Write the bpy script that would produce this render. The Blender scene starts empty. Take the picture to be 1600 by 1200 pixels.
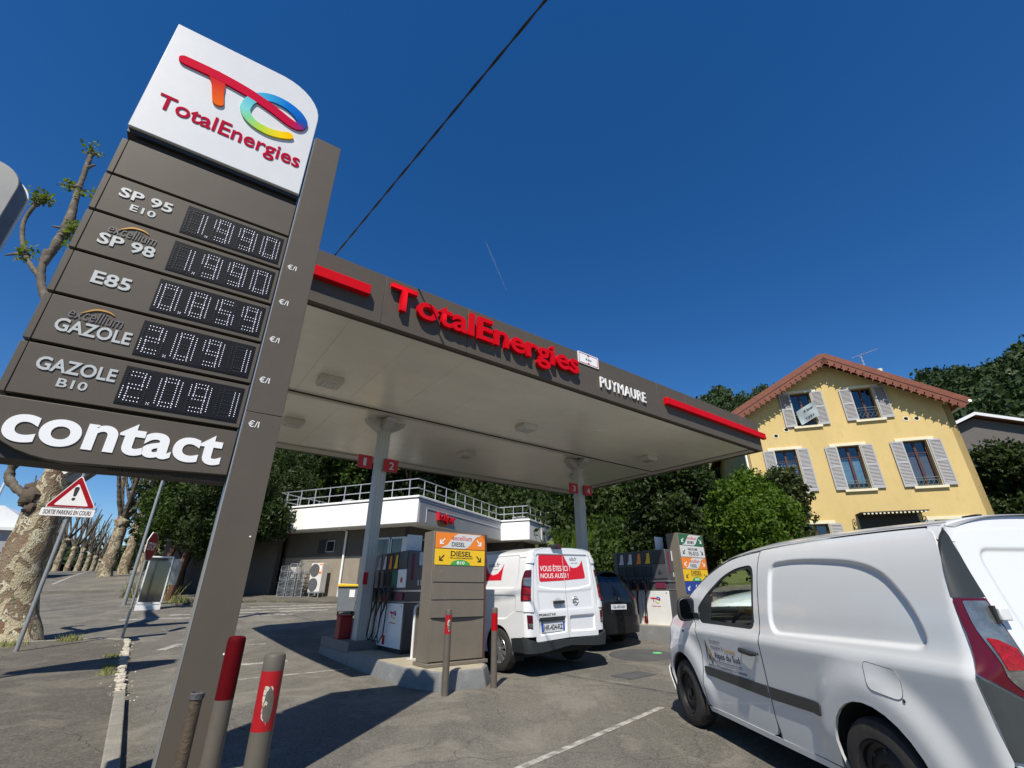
import bpy, bmesh, math, random
import numpy as np
from mathutils import Vector, Matrix
from mathutils.geometry import delaunay_2d_cdt

random.seed(7)
RNG = np.random.default_rng(7)
R = math.radians
SC = bpy.context.scene
COL = SC.collection

# ------------------------------------------------------------------ camera, sky, sun, exposure
cam_d = bpy.data.cameras.new('camera')
cam = bpy.data.objects.new('camera', cam_d)
COL.objects.link(cam)
cam_d.sensor_fit = 'HORIZONTAL'
cam_d.sensor_width = 36.0
cam_d.lens = 718.0 / 1600.0 * 36.0
cam_d.clip_start = 0.05
cam_d.clip_end = 12000
cam.location = (0, 0, 1.34)
cam.rotation_euler = (R(90 + 24.34), 0, 0)
SC.camera = cam

SUN_AZ, SUN_EL = 190.5, 52.5            # compass style, clockwise from +Y
world = bpy.data.worlds.new("World")
SC.world = world
world.use_nodes = True
wn = world.node_tree
bg = wn.nodes['Background']
sky = wn.nodes.new('ShaderNodeTexSky')
sky.sky_type = 'NISHITA'
sky.sun_disc = False
sky.sun_elevation = R(SUN_EL)
sky.sun_rotation = R(SUN_AZ)
sky.altitude = 500
sky.air_density = 1.0
sky.dust_density = 0.0
sky.ozone_density = 4.0
hs_n = wn.nodes.new('ShaderNodeHueSaturation')     # the phone's saturated rendering of a clear alpine sky
hs_n.inputs['Saturation'].default_value = 1.30
hs_n.inputs['Hue'].default_value = 0.506
wn.links.new(sky.outputs[0], hs_n.inputs['Color'])
wn.links.new(hs_n.outputs[0], bg.inputs[0])
bg.inputs[1].default_value = 0.093

sun_d = bpy.data.lights.new('sun', 'SUN')
sun_d.energy = 5.0
sun_d.angle = R(0.53)
sun_d.color = (1.0, 0.935, 0.82)
sun = bpy.data.objects.new('sun', sun_d)
COL.objects.link(sun)
sv = Vector((math.sin(R(SUN_AZ)) * math.cos(R(SUN_EL)), math.cos(R(SUN_AZ)) * math.cos(R(SUN_EL)), math.sin(R(SUN_EL))))
sun.rotation_euler = sv.to_track_quat('Z', 'Y').to_euler()
sun.location = (0, -20, 30)

SC.view_settings.view_transform = 'Standard'
SC.view_settings.look = 'None'
SC.view_settings.exposure = 0.35
SC.view_settings.gamma = 1.0
SC.view_settings.use_curve_mapping = False

# ------------------------------------------------------------------ materials
MATS = {}

def mk(name, col, rough=0.5, metal=0.0, var=0.08, vs=3.0, bump=0.0, bs=60.0, coat=0.0, emit=None, es=1.0,
       dirt=None, ds=1.2, dthr=0.55, rv=0.0, alpha=None, spec=0.5, stretch=None):
    """principled material whose colour wanders a little with object-space noise; dirt = (colour, amount)"""
    if name in MATS:
        return MATS[name]
    m = bpy.data.materials.new(name)
    m.use_nodes = True
    nt = m.node_tree
    N = nt.nodes
    L = nt.links
    p = N['Principled BSDF']
    p.inputs['Roughness'].default_value = rough
    p.inputs['Metallic'].default_value = metal
    p.inputs['Specular IOR Level'].default_value = spec
    if coat:
        p.inputs['Coat Weight'].default_value = coat
        p.inputs['Coat Roughness'].default_value = 0.04
    tc = N.new('ShaderNodeTexCoord')
    src = tc.outputs['Object']
    if stretch:
        mp = N.new('ShaderNodeMapping')
        mp.inputs['Scale'].default_value = stretch
        L.new(src, mp.inputs[0])
        src = mp.outputs[0]
    c = (*col, 1.0)
    cur = None
    if var > 0:
        nz = N.new('ShaderNodeTexNoise')
        nz.inputs['Scale'].default_value = vs
        nz.inputs['Detail'].default_value = 6
        nz.inputs['Roughness'].default_value = 0.65
        L.new(src, nz.inputs['Vector'])
        mr = N.new('ShaderNodeMapRange')
        mr.inputs[1].default_value = 0.3
        mr.inputs[2].default_value = 0.7
        mr.inputs[3].default_value = 1 - var
        mr.inputs[4].default_value = 1 + var
        L.new(nz.outputs[0], mr.inputs[0])
        mx = N.new('ShaderNodeVectorMath')
        mx.operation = 'SCALE'
        mx.inputs[0].default_value = col
        L.new(mr.outputs[0], mx.inputs['Scale'])
        cur = mx.outputs[0]
        if rv:
            m2 = N.new('ShaderNodeMapRange')
            m2.inputs[3].default_value = max(0.02, rough - rv)
            m2.inputs[4].default_value = rough + rv
            L.new(nz.outputs[0], m2.inputs[0])
            L.new(m2.outputs[0], p.inputs['Roughness'])
    if dirt:
        nz = N.new('ShaderNodeTexNoise')
        nz.inputs['Scale'].default_value = ds
        nz.inputs['Detail'].default_value = 8
        nz.inputs['Roughness'].default_value = 0.7
        L.new(src, nz.inputs['Vector'])
        mr = N.new('ShaderNodeMapRange')
        mr.inputs[1].default_value = dthr
        mr.inputs[2].default_value = dthr + 0.16
        mr.inputs[3].default_value = 0
        mr.inputs[4].default_value = dirt[1]
        L.new(nz.outputs[0], mr.inputs[0])
        mix = N.new('ShaderNodeMix')
        mix.data_type = 'RGBA'
        L.new(mr.outputs[0], mix.inputs[0])
        if cur:
            L.new(cur, mix.inputs[6])
        else:
            mix.inputs[6].default_value = c
        mix.inputs[7].default_value = (*dirt[0], 1)
        cur = mix.outputs[2]
    if cur:
        L.new(cur, p.inputs['Base Color'])
    else:
        p.inputs['Base Color'].default_value = c
    if bump:
        nb = N.new('ShaderNodeTexNoise')
        nb.inputs['Scale'].default_value = bs
        nb.inputs['Detail'].default_value = 4
        L.new(src, nb.inputs['Vector'])
        bp = N.new('ShaderNodeBump')
        bp.inputs['Strength'].default_value = bump
        bp.inputs['Distance'].default_value = 0.02
        L.new(nb.outputs[0], bp.inputs['Height'])
        L.new(bp.outputs[0], p.inputs['Normal'])
    if emit:
        p.inputs['Emission Color'].default_value = (*emit, 1)
        p.inputs['Emission Strength'].default_value = es
    MATS[name] = m
    return m

def glass(name, tint=(0.8, 0.85, 0.85), clear=0.75, rough=0.02, ior=1.5, refl=0.8):
    if name in MATS:
        return MATS[name]
    m = bpy.data.materials.new(name)
    m.use_nodes = True
    nt = m.node_tree
    N = nt.nodes
    L = nt.links
    N.remove(N['Principled BSDF'])
    out = [n for n in N if n.type == 'OUTPUT_MATERIAL'][0]
    tr = N.new('ShaderNodeBsdfTransparent')
    tr.inputs[0].default_value = (tint[0] * clear, tint[1] * clear, tint[2] * clear, 1)
    gl = N.new('ShaderNodeBsdfGlossy')
    gl.inputs[0].default_value = (1, 1, 1, 1)
    gl.inputs[1].default_value = rough
    lw = N.new('ShaderNodeLayerWeight')          # facing angle only, so that both sides of the pane behave alike
    pw = N.new('ShaderNodeMath')
    pw.operation = 'POWER'
    pw.inputs[1].default_value = 4.5
    L.new(lw.outputs['Facing'], pw.inputs[0])
    f0 = ((ior - 1) / (ior + 1)) ** 2
    fr = N.new('ShaderNodeMath')
    fr.operation = 'MULTIPLY_ADD'
    fr.inputs[1].default_value = refl
    fr.inputs[2].default_value = 1.6 * f0
    L.new(pw.outputs[0], fr.inputs[0])
    mx = N.new('ShaderNodeMixShader')
    L.new(fr.outputs[0], mx.inputs[0])
    L.new(tr.outputs[0], mx.inputs[1])
    L.new(gl.outputs[0], mx.inputs[2])
    L.new(mx.outputs[0], out.inputs[0])
    MATS[name] = m
    return m

# ------------------------------------------------------------------ mesh collecting
class MB:
    def __init__(self):
        self.v = []
        self.f = []
        self.m = []
        self.sm = []

    def add(self, vs, fs, mi=0, smooth=False):
        b = len(self.v)
        self.v.extend([tuple(p) for p in vs])
        for f in fs:
            self.f.append([i + b for i in f])
            self.m.append(mi)
            self.sm.append(smooth)
        return self

    def box(self, x0, x1, y0, y1, z0, z1, mi=0, M=None):
        vs = [(x0, y0, z0), (x1, y0, z0), (x1, y1, z0), (x0, y1, z0), (x0, y0, z1), (x1, y0, z1), (x1, y1, z1), (x0, y1, z1)]
        if M is not None:
            vs = [M @ Vector(p) for p in vs]
        return self.add(vs, [(3, 2, 1, 0), (4, 5, 6, 7), (0, 1, 5, 4), (1, 2, 6, 5), (2, 3, 7, 6), (3, 0, 4, 7)], mi)

    def prism(self, poly, y0, y1, mi=0, M=None):
        """poly in XZ, extruded along Y (front at y0)"""
        n = len(poly)
        vs = [(x, y0, z) for x, z in poly] + [(x, y1, z) for x, z in poly]
        if M is not None:
            vs = [M @ Vector(p) for p in vs]
        fs = [list(range(n)), list(range(2 * n - 1, n - 1, -1))]
        for i in range(n):
            j = (i + 1) % n
            fs.append((j, i, i + n, j + n))
        return self.add(vs, fs, mi)

    def slab(self, poly, z0, z1, mi=0):
        """poly in XY, extruded along Z; z0 may be a function (x, y)"""
        n = len(poly)
        a = [(x, y, z0(x, y) if callable(z0) else z0) for x, y in poly]
        b = [(x, y, z1(x, y) if callable(z1) else z1) for x, y in poly]
        fs = [list(range(n - 1, -1, -1)), list(range(n, 2 * n))]
        for i in range(n):
            j = (i + 1) % n
            fs.append((i, j, j + n, i + n))
        return self.add(a + b, fs, mi)

    def tube(self, pts, r, n=8, mi=0, cap=True, closed=False):
        pts = [Vector(p) for p in pts]
        rs = r if isinstance(r, (list, tuple)) else [r] * len(pts)
        vs = []
        fs = []
        up = None
        for i, p in enumerate(pts):
            if closed:
                d = (pts[(i + 1) % len(pts)] - pts[i - 1]).normalized()
            else:
                d = (pts[min(i + 1, len(pts) - 1)] - pts[max(i - 1, 0)]).normalized()
            if up is None:
                up = d.orthogonal().normalized()
            a = (up - d * up.dot(d))
            a = a.normalized() if a.length > 1e-5 else d.orthogonal().normalized()
            up = a
            b = d.cross(a)
            for k in range(n):
                t = 2 * math.pi * k / n
                vs.append(p + a * (rs[i] * math.cos(t)) + b * (rs[i] * math.sin(t)))
        m = len(pts)
        for i in range(m if closed else m - 1):
            for k in range(n):
                k2 = (k + 1) % n
                i2 = (i + 1) % m
                fs.append((i * n + k, i * n + k2, i2 * n + k2, i2 * n + k))
        if cap and not closed:
            fs.append(list(range(n - 1, -1, -1)))
            fs.append([(m - 1) * n + k for k in range(n)])
        return self.add(vs, fs, mi, True)

    def lathe(self, prof, c=(0, 0, 0), axis='Z', n=24, mi=0, a0=0.0, a1=2 * math.pi):
        """prof: list of (radius, along)"""
        vs = []
        full = abs(a1 - a0 - 2 * math.pi) < 1e-6
        nn = n if full else n + 1
        for r, h in prof:
            for k in range(nn):
                t = a0 + (a1 - a0) * k / n
                x, y = r * math.cos(t), r * math.sin(t)
                if axis == 'Z':
                    q = (x, y, h)
                elif axis == 'X':
                    q = (h, x, y)
                else:
                    q = (x, h, y)
                vs.append((c[0] + q[0], c[1] + q[1], c[2] + q[2]))
        fs = []
        for i in range(len(prof) - 1):
            for k in range(n):
                k2 = (k + 1) % nn
                fs.append((i * nn + k, i * nn + k2, (i + 1) * nn + k2, (i + 1) * nn + k))
        return self.add(vs, fs, mi, True)

    def build(self, name, mats, parent=None, bev=0.0, M=None, auto=35, seg=2):
        me = bpy.data.meshes.new(name)
        vs = self.v if M is None else [tuple(M @ Vector(p)) for p in self.v]
        me.from_pydata(vs, [], self.f)
        for m in (mats if isinstance(mats, (list, tuple)) else [mats]):
            me.materials.append(m)
        me.polygons.foreach_set('material_index', self.m)
        me.polygons.foreach_set('use_smooth', [True] * len(self.f) if auto else self.sm)
        bm = bmesh.new()
        bm.from_mesh(me)
        bmesh.ops.recalc_face_normals(bm, faces=bm.faces)
        bm.to_mesh(me)
        bm.free()
        if auto:
            me.set_sharp_from_angle(angle=R(auto))
        o = bpy.data.objects.new(name, me)
        COL.objects.link(o)
        if parent:
            o.parent = parent
        if bev:
            b = o.modifiers.new('bevel', 'BEVEL')
            b.width = bev
            b.segments = seg
            b.limit_method = 'ANGLE'
            b.angle_limit = R(40)
        return o

def np_mesh(name, V, F, mats, parent=None, mi=None, smooth=False, attr=None):
    """V (n,3) array, F (m,3 or 4) index array"""
    me = bpy.data.meshes.new(name)
    V = np.asarray(V, np.float32)
    F = np.asarray(F, np.int32)
    k = F.shape[1]
    me.vertices.add(len(V))
    me.vertices.foreach_set('co', V.ravel())
    me.loops.add(F.size)
    me.loops.foreach_set('vertex_index', F.ravel())
    me.polygons.add(len(F))
    me.polygons.foreach_set('loop_start', np.arange(0, F.size, k, dtype=np.int32))
    me.polygons.foreach_set('loop_total', np.full(len(F), k, np.int32))
    for m in (mats if isinstance(mats, (list, tuple)) else [mats]):
        me.materials.append(m)
    if mi is not None:
        me.polygons.foreach_set('material_index', np.asarray(mi, np.int32))
    me.polygons.foreach_set('use_smooth', np.full(len(F), smooth, bool))
    me.update(calc_edges=True)
    if attr is not None:
        a = me.attributes.new('tone', 'FLOAT', 'FACE')
        a.data.foreach_set('value', np.asarray(attr, np.float32))
    me.validate()
    o = bpy.data.objects.new(name, me)
    COL.objects.link(o)
    if parent:
        o.parent = parent
    return o

def thing(name, label, cat, loc=(0, 0, 0), rz=0.0, group=None):
    o = bpy.data.objects.new(name, None)
    o.empty_display_size = 0.2
    COL.objects.link(o)
    o.location = loc
    o.rotation_euler = (0, 0, rz)
    o['label'] = label
    o['category'] = cat
    if group:
        o['group'] = group
    return o

def tag(o, label=None, cat=None, group=None, kind=None):
    if label:
        o['label'] = label
    if cat:
        o['category'] = cat
    if group:
        o['group'] = group
    if kind:
        o['kind'] = kind
    return o

def copy_tree(o, parent=None):
    c = o.copy()
    COL.objects.link(c)
    if parent:
        c.parent = parent
    for ch in list(o.children):
        copy_tree(ch, c)
    return c

def azrot(az):
    """rotation about Z that lays local +X along compass azimuth az (degrees), local +Y then points to az-90"""
    return R(90 - az)

def rrect(x0, x1, z0, z1, r, n=5):
    if not isinstance(r, (list, tuple)):
        r = [r] * 4                     # bl, br, tr, tl
    pts = []
    for (cx, cz, rr, a) in ((x0 + r[0], z0 + r[0], r[0], 180), (x1 - r[1], z0 + r[1], r[1], 270), (x1 - r[2], z1 - r[2], r[2], 0), (x0 + r[3], z1 - r[3], r[3], 90)):
        if rr <= 0:
            pts.append((cx, cz))
            continue
        for k in range(n + 1):
            t = R(a + 90 * k / n)
            pts.append((cx + rr * math.cos(t), cz + rr * math.sin(t)))
    return pts

def rpoly(P, n=5):
    """P: list of (x, z, radius) -> rounded polygon"""
    out = []
    m = len(P)
    for i in range(m):
        x, z = P[i][:2]
        r = P[i][2] if len(P[i]) > 2 else 0
        if r <= 0:
            out.append((x, z))
            continue
        a = Vector((P[i - 1][0] - x, P[i - 1][1] - z))
        b = Vector((P[(i + 1) % m][0] - x, P[(i + 1) % m][1] - z))
        ra = min(r, a.length * 0.48)
        rb = min(r, b.length * 0.48)
        p0 = Vector((x, z)) + a.normalized() * ra
        p2 = Vector((x, z)) + b.normalized() * rb
        for k in range(n + 1):
            t = k / n
            q = p0 * (1 - t) ** 2 + Vector((x, z)) * 2 * t * (1 - t) + p2 * t * t
            out.append((q.x, q.y))
    return out

# ------------------------------------------------------------------ lettering (built-in font, turned into meshes)
_TC = {}

def _text_raw(s, bold, extrude, res=3, bevel=0.0, space=1.0):
    key = (s, bold, extrude, res, bevel, space)
    if key in _TC:
        return _TC[key]
    cu = bpy.data.curves.new('t', 'FONT')
    cu.body = s
    cu.size = 1.0
    cu.offset = bold
    cu.extrude = extrude
    cu.bevel_depth = bevel
    cu.resolution_u = res
    cu.space_character = space
    ob = bpy.data.objects.new('t', cu)
    COL.objects.link(ob)
    bpy.context.view_layer.update()
    dg = bpy.context.evaluated_depsgraph_get()
    me = bpy.data.meshes.new_from_object(ob.evaluated_get(dg))
    V = np.array([v.co[:] for v in me.vertices], float).reshape(-1, 3)
    F = [list(p.vertices) for p in me.polygons]
    bpy.data.objects.remove(ob)
    bpy.data.curves.remove(cu)
    bpy.data.meshes.remove(me)
    _TC[key] = (V, F)
    return V, F

def text(name, s, box, y, depth, mat, parent=None, bold=0.012, shear=0.0, fn=None, res=3, space=1.0, cap=None):
    """lettering filling box=(x0,x1,z0,z1) in the XZ plane, its front at local y - depth, its back at y"""
    V, F = _text_raw(s, bold, 0.02, res, 0.0, space)
    if len(V) == 0:
        return None
    V = V.copy()
    mn, mxx = V.min(0), V.max(0)
    x0, x1, z0, z1 = box
    zz = (V[:, 1] - mn[1]) / (mxx[1] - mn[1])
    X = x0 + (V[:, 0] - mn[0]) / (mxx[0] - mn[0]) * (x1 - x0) + shear * zz * (z1 - z0)
    Z = z0 + zz * (z1 - z0)
    Y = np.where(V[:, 2] > 0, y - depth, y)
    pts = list(zip(X.tolist(), Y.tolist(), Z.tolist()))
    if fn:
        pts = [fn(*p) for p in pts]
    b = MB()
    b.add(pts, F)
    return b.build(name, mat, parent)

def letters(name, s, box, y, depth, mat, parent, bold=0.012, res=4, bev=0.0, space=1.0):
    """every letter its own mesh, together filling box"""
    Vt, _ = _text_raw(s, bold, 0.02, res, 0.0, space)
    mn, mxx = Vt.min(0), Vt.max(0)
    x0, x1, z0, z1 = box
    sx = (x1 - x0) / (mxx[0] - mn[0])
    sz = (z1 - z0) / (mxx[1] - mn[1])
    out = []
    for i, ch in enumerate(s):
        if ch == ' ':
            continue
        V, F = _text_raw(ch, bold, 0.02, res, 0.0, space)
        Vp, _ = _text_raw(s[:i + 1], bold, 0.02, res, 0.0, space)
        pen = Vp.max(0)[0] - V.max(0)[0] if not s[:i].strip() == '' else 0.0
        X = x0 + (V[:, 0] + pen - mn[0]) * sx
        Z = z0 + (V[:, 1] - mn[1]) * sz
        Y = np.where(V[:, 2] > 0, y - depth, y)
        b = MB()
        b.add(list(zip(X.tolist(), Y.tolist(), Z.tolist())), F)
        out.append(b.build(name, mat, parent, bev=bev))
    return out

# ------------------------------------------------------------------ the lie of the land
def sp(t, k=1.2):
    return k * math.log1p(math.exp(min(40, t / k)))

O = Vector((-2.98, 5.62, 0))            # near left corner of the canopy's front line
AU, AV = 53.1, -36.9                    # forecourt axes (compass)
DU = Vector((math.sin(R(AU)), math.cos(R(AU)), 0))
DV = Vector((math.sin(R(AV)), math.cos(R(AV)), 0))

def uvw(u, v, z=0.0):
    return O + DU * u + DV * v + Vector((0, 0, z))

def T(x, y):
    u = (x - O.x) * DU.x + (y - O.y) * DU.y
    return 0.075 * sp(min(y, 130) - 11.5) + 0.04 * (sp(min(u, 26) - 6.5, 0.8)) 

def Tuv(u, v):
    p = uvw(u, v)
    return T(p.x, p.y)
# ------------------------------------------------------------------ ground
def mat_ground(name='worn_asphalt', tint=None, grain=75):
    m = bpy.data.materials.new(name)
    m.use_nodes = True
    nt = m.node_tree
    N = nt.nodes
    L = nt.links
    p = N['Principled BSDF']
    p.inputs['Roughness'].default_value = 0.88
    p.inputs['Specular IOR Level'].default_value = 0.3
    tc = N.new('ShaderNodeTexCoord')
    def noise(s, d=6, r=0.6, src=None, dist=0.0):
        n = N.new('ShaderNodeTexNoise')
        n.inputs['Scale'].default_value = s
        n.inputs['Detail'].default_value = d
        n.inputs['Roughness'].default_value = r
        n.inputs['Distortion'].default_value = dist
        L.new(src or tc.outputs['Object'], n.inputs['Vector'])
        return n.outputs[0]
    def ramp(x, a, b, lo=0.0, hi=1.0):
        r = N.new('ShaderNodeMapRange')
        r.inputs[1].default_value = a
        r.inputs[2].default_value = b
        r.inputs[3].default_value = lo
        r.inputs[4].default_value = hi
        L.new(x, r.inputs[0])
        return r.outputs[0]
    def mix(f, a, b, mode='MIX'):
        mx = N.new('ShaderNodeMix')
        mx.data_type = 'RGBA'
        mx.blend_type = mode
        if isinstance(f, float):
            mx.inputs[0].default_value = f
        else:
            L.new(f, mx.inputs[0])
        for i, c in ((6, a), (7, b)):
            if isinstance(c, tuple):
                mx.inputs[i].default_value = (*c, 1)
            else:
                L.new(c, mx.inputs[i])
        return mx.outputs[2]
    # stretched streaks along the driving direction
    mp = N.new('ShaderNodeMapping')
    mp.inputs['Rotation'].default_value = (0, 0, R(-36.9))
    mp.inputs['Scale'].default_value = (1.1, 0.25, 1)
    L.new(tc.outputs['Object'], mp.inputs[0])
    c = mix(ramp(noise(0.35, 5, 0.6), 0.38, 0.62), (0.080, 0.073, 0.061), (0.175, 0.162, 0.134))
    c = mix(ramp(noise(1.0, 7, 0.7, mp.outputs[0], 0.6), 0.44, 0.62, 0, 0.8), c, (0.062, 0.058, 0.051))
    c = mix(ramp(noise(2.3, 8, 0.75), 0.56, 0.70, 0, 0.6), c, (0.20, 0.185, 0.155))
    c = mix(ramp(noise(5.5, 3, 0.5), 0.66, 0.74, 0, 0.8), c, (0.052, 0.049, 0.045))
    # tyre-polished and oily bands along the lanes, and pale dusty patches between them
    mp2 = N.new('ShaderNodeMapping')
    mp2.inputs['Rotation'].default_value = (0, 0, R(-36.9))
    mp2.inputs['Scale'].default_value = (0.75, 0.09, 1)
    L.new(tc.outputs['Object'], mp2.inputs[0])
    c = mix(ramp(noise(1.0, 4, 0.55, mp2.outputs[0], 0.3), 0.44, 0.58, 0.0, 0.7), c, (0.062, 0.057, 0.049))
    c = mix(ramp(noise(0.8, 9, 0.72, None, 0.8), 0.50, 0.60, 0, 0.65), c, (0.235, 0.215, 0.175))
    c = mix(ramp(noise(1.7, 9, 0.8, None, 1.5), 0.56, 0.64, 0, 0.8), c, (0.042, 0.038, 0.033))
    c = mix(ramp(noise(14, 6, 0.7), 0.35, 0.65, 0.0, 0.35), c, (0.07, 0.065, 0.055))
    # aggregate
    v = N.new('ShaderNodeTexVoronoi')
    v.inputs['Scale'].default_value = grain
    L.new(tc.outputs['Object'], v.inputs['Vector'])
    c = mix(ramp(v.outputs['Color'], 0.1, 0.95, 0.0, 1.0), c, mix(0.5, c, (0.28, 0.265, 0.23)))
    c = mix(ramp(noise(160, 2, 0.5), 0.35, 0.5, 0.45, 0), c, (0.035, 0.033, 0.03))
    # cracks
    nd = N.new('ShaderNodeVectorMath')
    nd.operation = 'ADD'
    nn = N.new('ShaderNodeTexNoise')
    nn.inputs['Scale'].default_value = 1.3
    nn.inputs['Detail'].default_value = 5
    L.new(tc.outputs['Object'], nn.inputs['Vector'])
    L.new(tc.outputs['Object'], nd.inputs[0])
    L.new(nn.outputs['Color'], nd.inputs[1])
    vc = N.new('ShaderNodeTexVoronoi')
    vc.feature = 'DISTANCE_TO_EDGE'
    vc.inputs['Scale'].default_value = 0.32
    L.new(nd.outputs[0], vc.inputs['Vector'])
    cr = ramp(vc.outputs[0], 0.0, 0.0035, 0.6, 0.0)
    c = mix(cr, c, (0.04, 0.037, 0.034))
    if tint:
        c = mix(1.0, c, tint, 'MULTIPLY')
    L.new(c, p.inputs['Base Color'])
    b = N.new('ShaderNodeBump')
    b.inputs['Strength'].default_value = 0.55
    b.inputs['Distance'].default_value = 0.012
    L.new(noise(110, 3, 0.6), b.inputs['Height'])
    b2 = N.new('ShaderNodeBump')
    b2.inputs['Strength'].default_value = 0.4
    b2.inputs['Distance'].default_value = 0.02
    b2.invert = True
    L.new(cr, b2.inputs['Height'])
    L.new(b.outputs[0], b2.inputs['Normal'])
    L.new(b2.outputs[0], p.inputs['Normal'])
    return m

M_GROUND = mat_ground()
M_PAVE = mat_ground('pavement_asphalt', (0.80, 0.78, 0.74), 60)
M_PAVE2 = None
M_KERB = mk('kerb_concrete', (0.22, 0.205, 0.17), 0.9, var=0.2, vs=7, bump=0.5, bs=55, dirt=((0.14, 0.13, 0.11), 0.6), ds=5)
M_KERB2 = mk('manhole_ring', (0.16, 0.15, 0.14), 0.9, var=0.2, vs=7)
M_CRUMB = mk('crumbled_stone', (0.48, 0.44, 0.36), 0.95, var=0.2, vs=16, bump=0.9, bs=40, dirt=((0.25, 0.22, 0.17), 0.5), ds=12)
M_LINE = mk('road_paint', (0.38, 0.365, 0.33), 0.75, var=0.1, vs=8, dirt=((0.14, 0.13, 0.11), 0.95), ds=6, dthr=0.44)
M_GRASS = mk('dry_grass', (0.16, 0.17, 0.05), 0.9, var=0.3, vs=9)
M_FIELD = mk('rough_grass_ground', (0.09, 0.11, 0.035), 0.95, var=0.35, vs=0.4, bump=0.6, bs=8)

def axis(lim, near, step, grow=1.16):
    a = [0.0]
    s = step
    while a[-1] < lim:
        a.append(a[-1] + s)
        if a[-1] > near:
            s *= grow
    return np.array(sorted(set([-t for t in a[1:]] + a)))

xs = axis(420, 26, 0.7)
ys = axis(420, 26, 0.7) + 12
gx, gy = np.meshgrid(xs, ys)
gz_ = np.vectorize(T)(gx.ravel(), gy.ravel())
V = np.stack([gx.ravel(), gy.ravel(), gz_], 1)
nx, ny = len(xs), len(ys)
idx = np.arange(nx * ny).reshape(ny, nx)
F = np.stack([idx[:-1, :-1].ravel(), idx[:-1, 1:].ravel(), idx[1:, 1:].ravel(), idx[1:, :-1].ravel()], 1)
g = np_mesh('ground', V, F, M_GROUND, smooth=True)
tag(g, kind='structure')

def sheet(name, poly, lift, mat, step=0.5, skirt=0.12, parent=None, kind='structure', label=None, z=None):
    """polygon laid over the ground as a thin slab that follows its slope"""
    P = [Vector(p) for p in poly]
    E = []
    pts = []
    n = len(P)
    for i in range(n):
        a, b = P[i], P[(i + 1) % n]
        k = max(1, int((b - a).length / step))
        for j in range(k):
            pts.append(a.lerp(b, j / k))
    m = len(pts)
    E = [(i, (i + 1) % m) for i in range(m)]
    xs_ = [p.x for p in pts]
    ys_ = [p.y for p in pts]
    inner = []
    poly2 = [(p.x, p.y) for p in pts]
    st = max(step, (max(xs_) - min(xs_)) / 60)
    X = np.arange(min(xs_), max(xs_), st)
    Y = np.arange(min(ys_), max(ys_), st)
    if len(X) * len(Y) < 20000:
        gx, gy = np.meshgrid(X, Y)
        ins = inside(gx.ravel(), gy.ravel(), poly2)
        sd = sdist(gx.ravel(), gy.ravel(), poly2)
        ok = ins & (sd > st * 0.3)
        inner = [Vector((float(a), float(b))) for a, b in zip(gx.ravel()[ok], gy.ravel()[ok])]
    r = delaunay_2d_cdt([Vector((p.x, p.y)) for p in pts] + inner, E, [], 1, 1e-6)
    vs = [(v.x, v.y, (z(v.x, v.y) if z else T(v.x, v.y)) + lift) for v in r[0]]
    b = MB()
    b.add(vs, [list(f) for f in r[2]])
    if skirt:
        k0 = len(b.v)
        top = [(p.x, p.y, (z(p.x, p.y) if z else T(p.x, p.y)) + lift) for p in pts]
        bot = [(p[0], p[1], p[2] - skirt) for p in top]
        b.add(top + bot, [(i, (i + 1) % m, (i + 1) % m + m, i + m) for i in range(m)])
    o = b.build(name, mat, parent, auto=0 if not skirt else 30)
    if kind and not parent:
        o['kind'] = kind
    if label:
        o['label'] = label
    return o

def inside(X, Y, poly):
    P = np.asarray(poly, float)
    Q = np.roll(P, -1, 0)
    c = np.zeros(len(X), bool)
    for (x1, y1), (x2, y2) in zip(P, Q):
        cond = ((y1 > Y) != (y2 > Y))
        if abs(y2 - y1) < 1e-12:
            continue
        xi = (x2 - x1) * (Y - y1) / (y2 - y1) + x1
        c ^= cond & (X < xi)
    return c

def sdist(X, Y, poly):
    P = np.asarray(poly, float)
    Q = np.roll(P, -1, 0)
    d = np.full(len(X), 1e9)
    for a, b in zip(P, Q):
        ab = b - a
        l2 = (ab ** 2).sum()
        if l2 < 1e-14:
            continue
        t = np.clip(((X - a[0]) * ab[0] + (Y - a[1]) * ab[1]) / l2, 0, 1)
        d = np.minimum(d, np.hypot(X - a[0] - t * ab[0], Y - a[1] - t * ab[1]))
    return d

def U2(u, v):
    p = uvw(u, v)
    return (p.x, p.y)

# near pavement at the left: bounded by the kerb on its right and by the side road beyond
pave_near = [U2(-0.86, -14), U2(-0.86, 10.15), U2(-1.4, 10.85), U2(-9.5, 12.6), U2(-24, 12.6), U2(-24, -14)]
sheet('pavement', pave_near, 0.11, M_PAVE, 0.6, 0.2)
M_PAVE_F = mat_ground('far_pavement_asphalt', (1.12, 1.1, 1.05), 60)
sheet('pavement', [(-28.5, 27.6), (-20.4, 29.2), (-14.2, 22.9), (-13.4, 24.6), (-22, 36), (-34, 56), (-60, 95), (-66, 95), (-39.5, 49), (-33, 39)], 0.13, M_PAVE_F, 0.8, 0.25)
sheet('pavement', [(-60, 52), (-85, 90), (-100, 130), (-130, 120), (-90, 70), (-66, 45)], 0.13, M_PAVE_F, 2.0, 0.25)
sheet('pavement', [(-14.6, 22.1), (-11.8, 23.5), (-8.9, 23.0), (-5.2, 21.6), (1.2, 31), (-3, 36), (-16, 27)], 0.09, M_PAVE, 0.6, 0.2)
gb = sheet('grass_verge', [(3.4, 31.5), (10, 24.5), (24, 27), (60, 60), (20, 90), (-30, 90), (-8, 40)], 0.12, M_FIELD, 1.5, 0.25, z=lambda x, y: T(x, y) + 0.42 * max(0, y - 28 + 0.2 * x))
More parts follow.
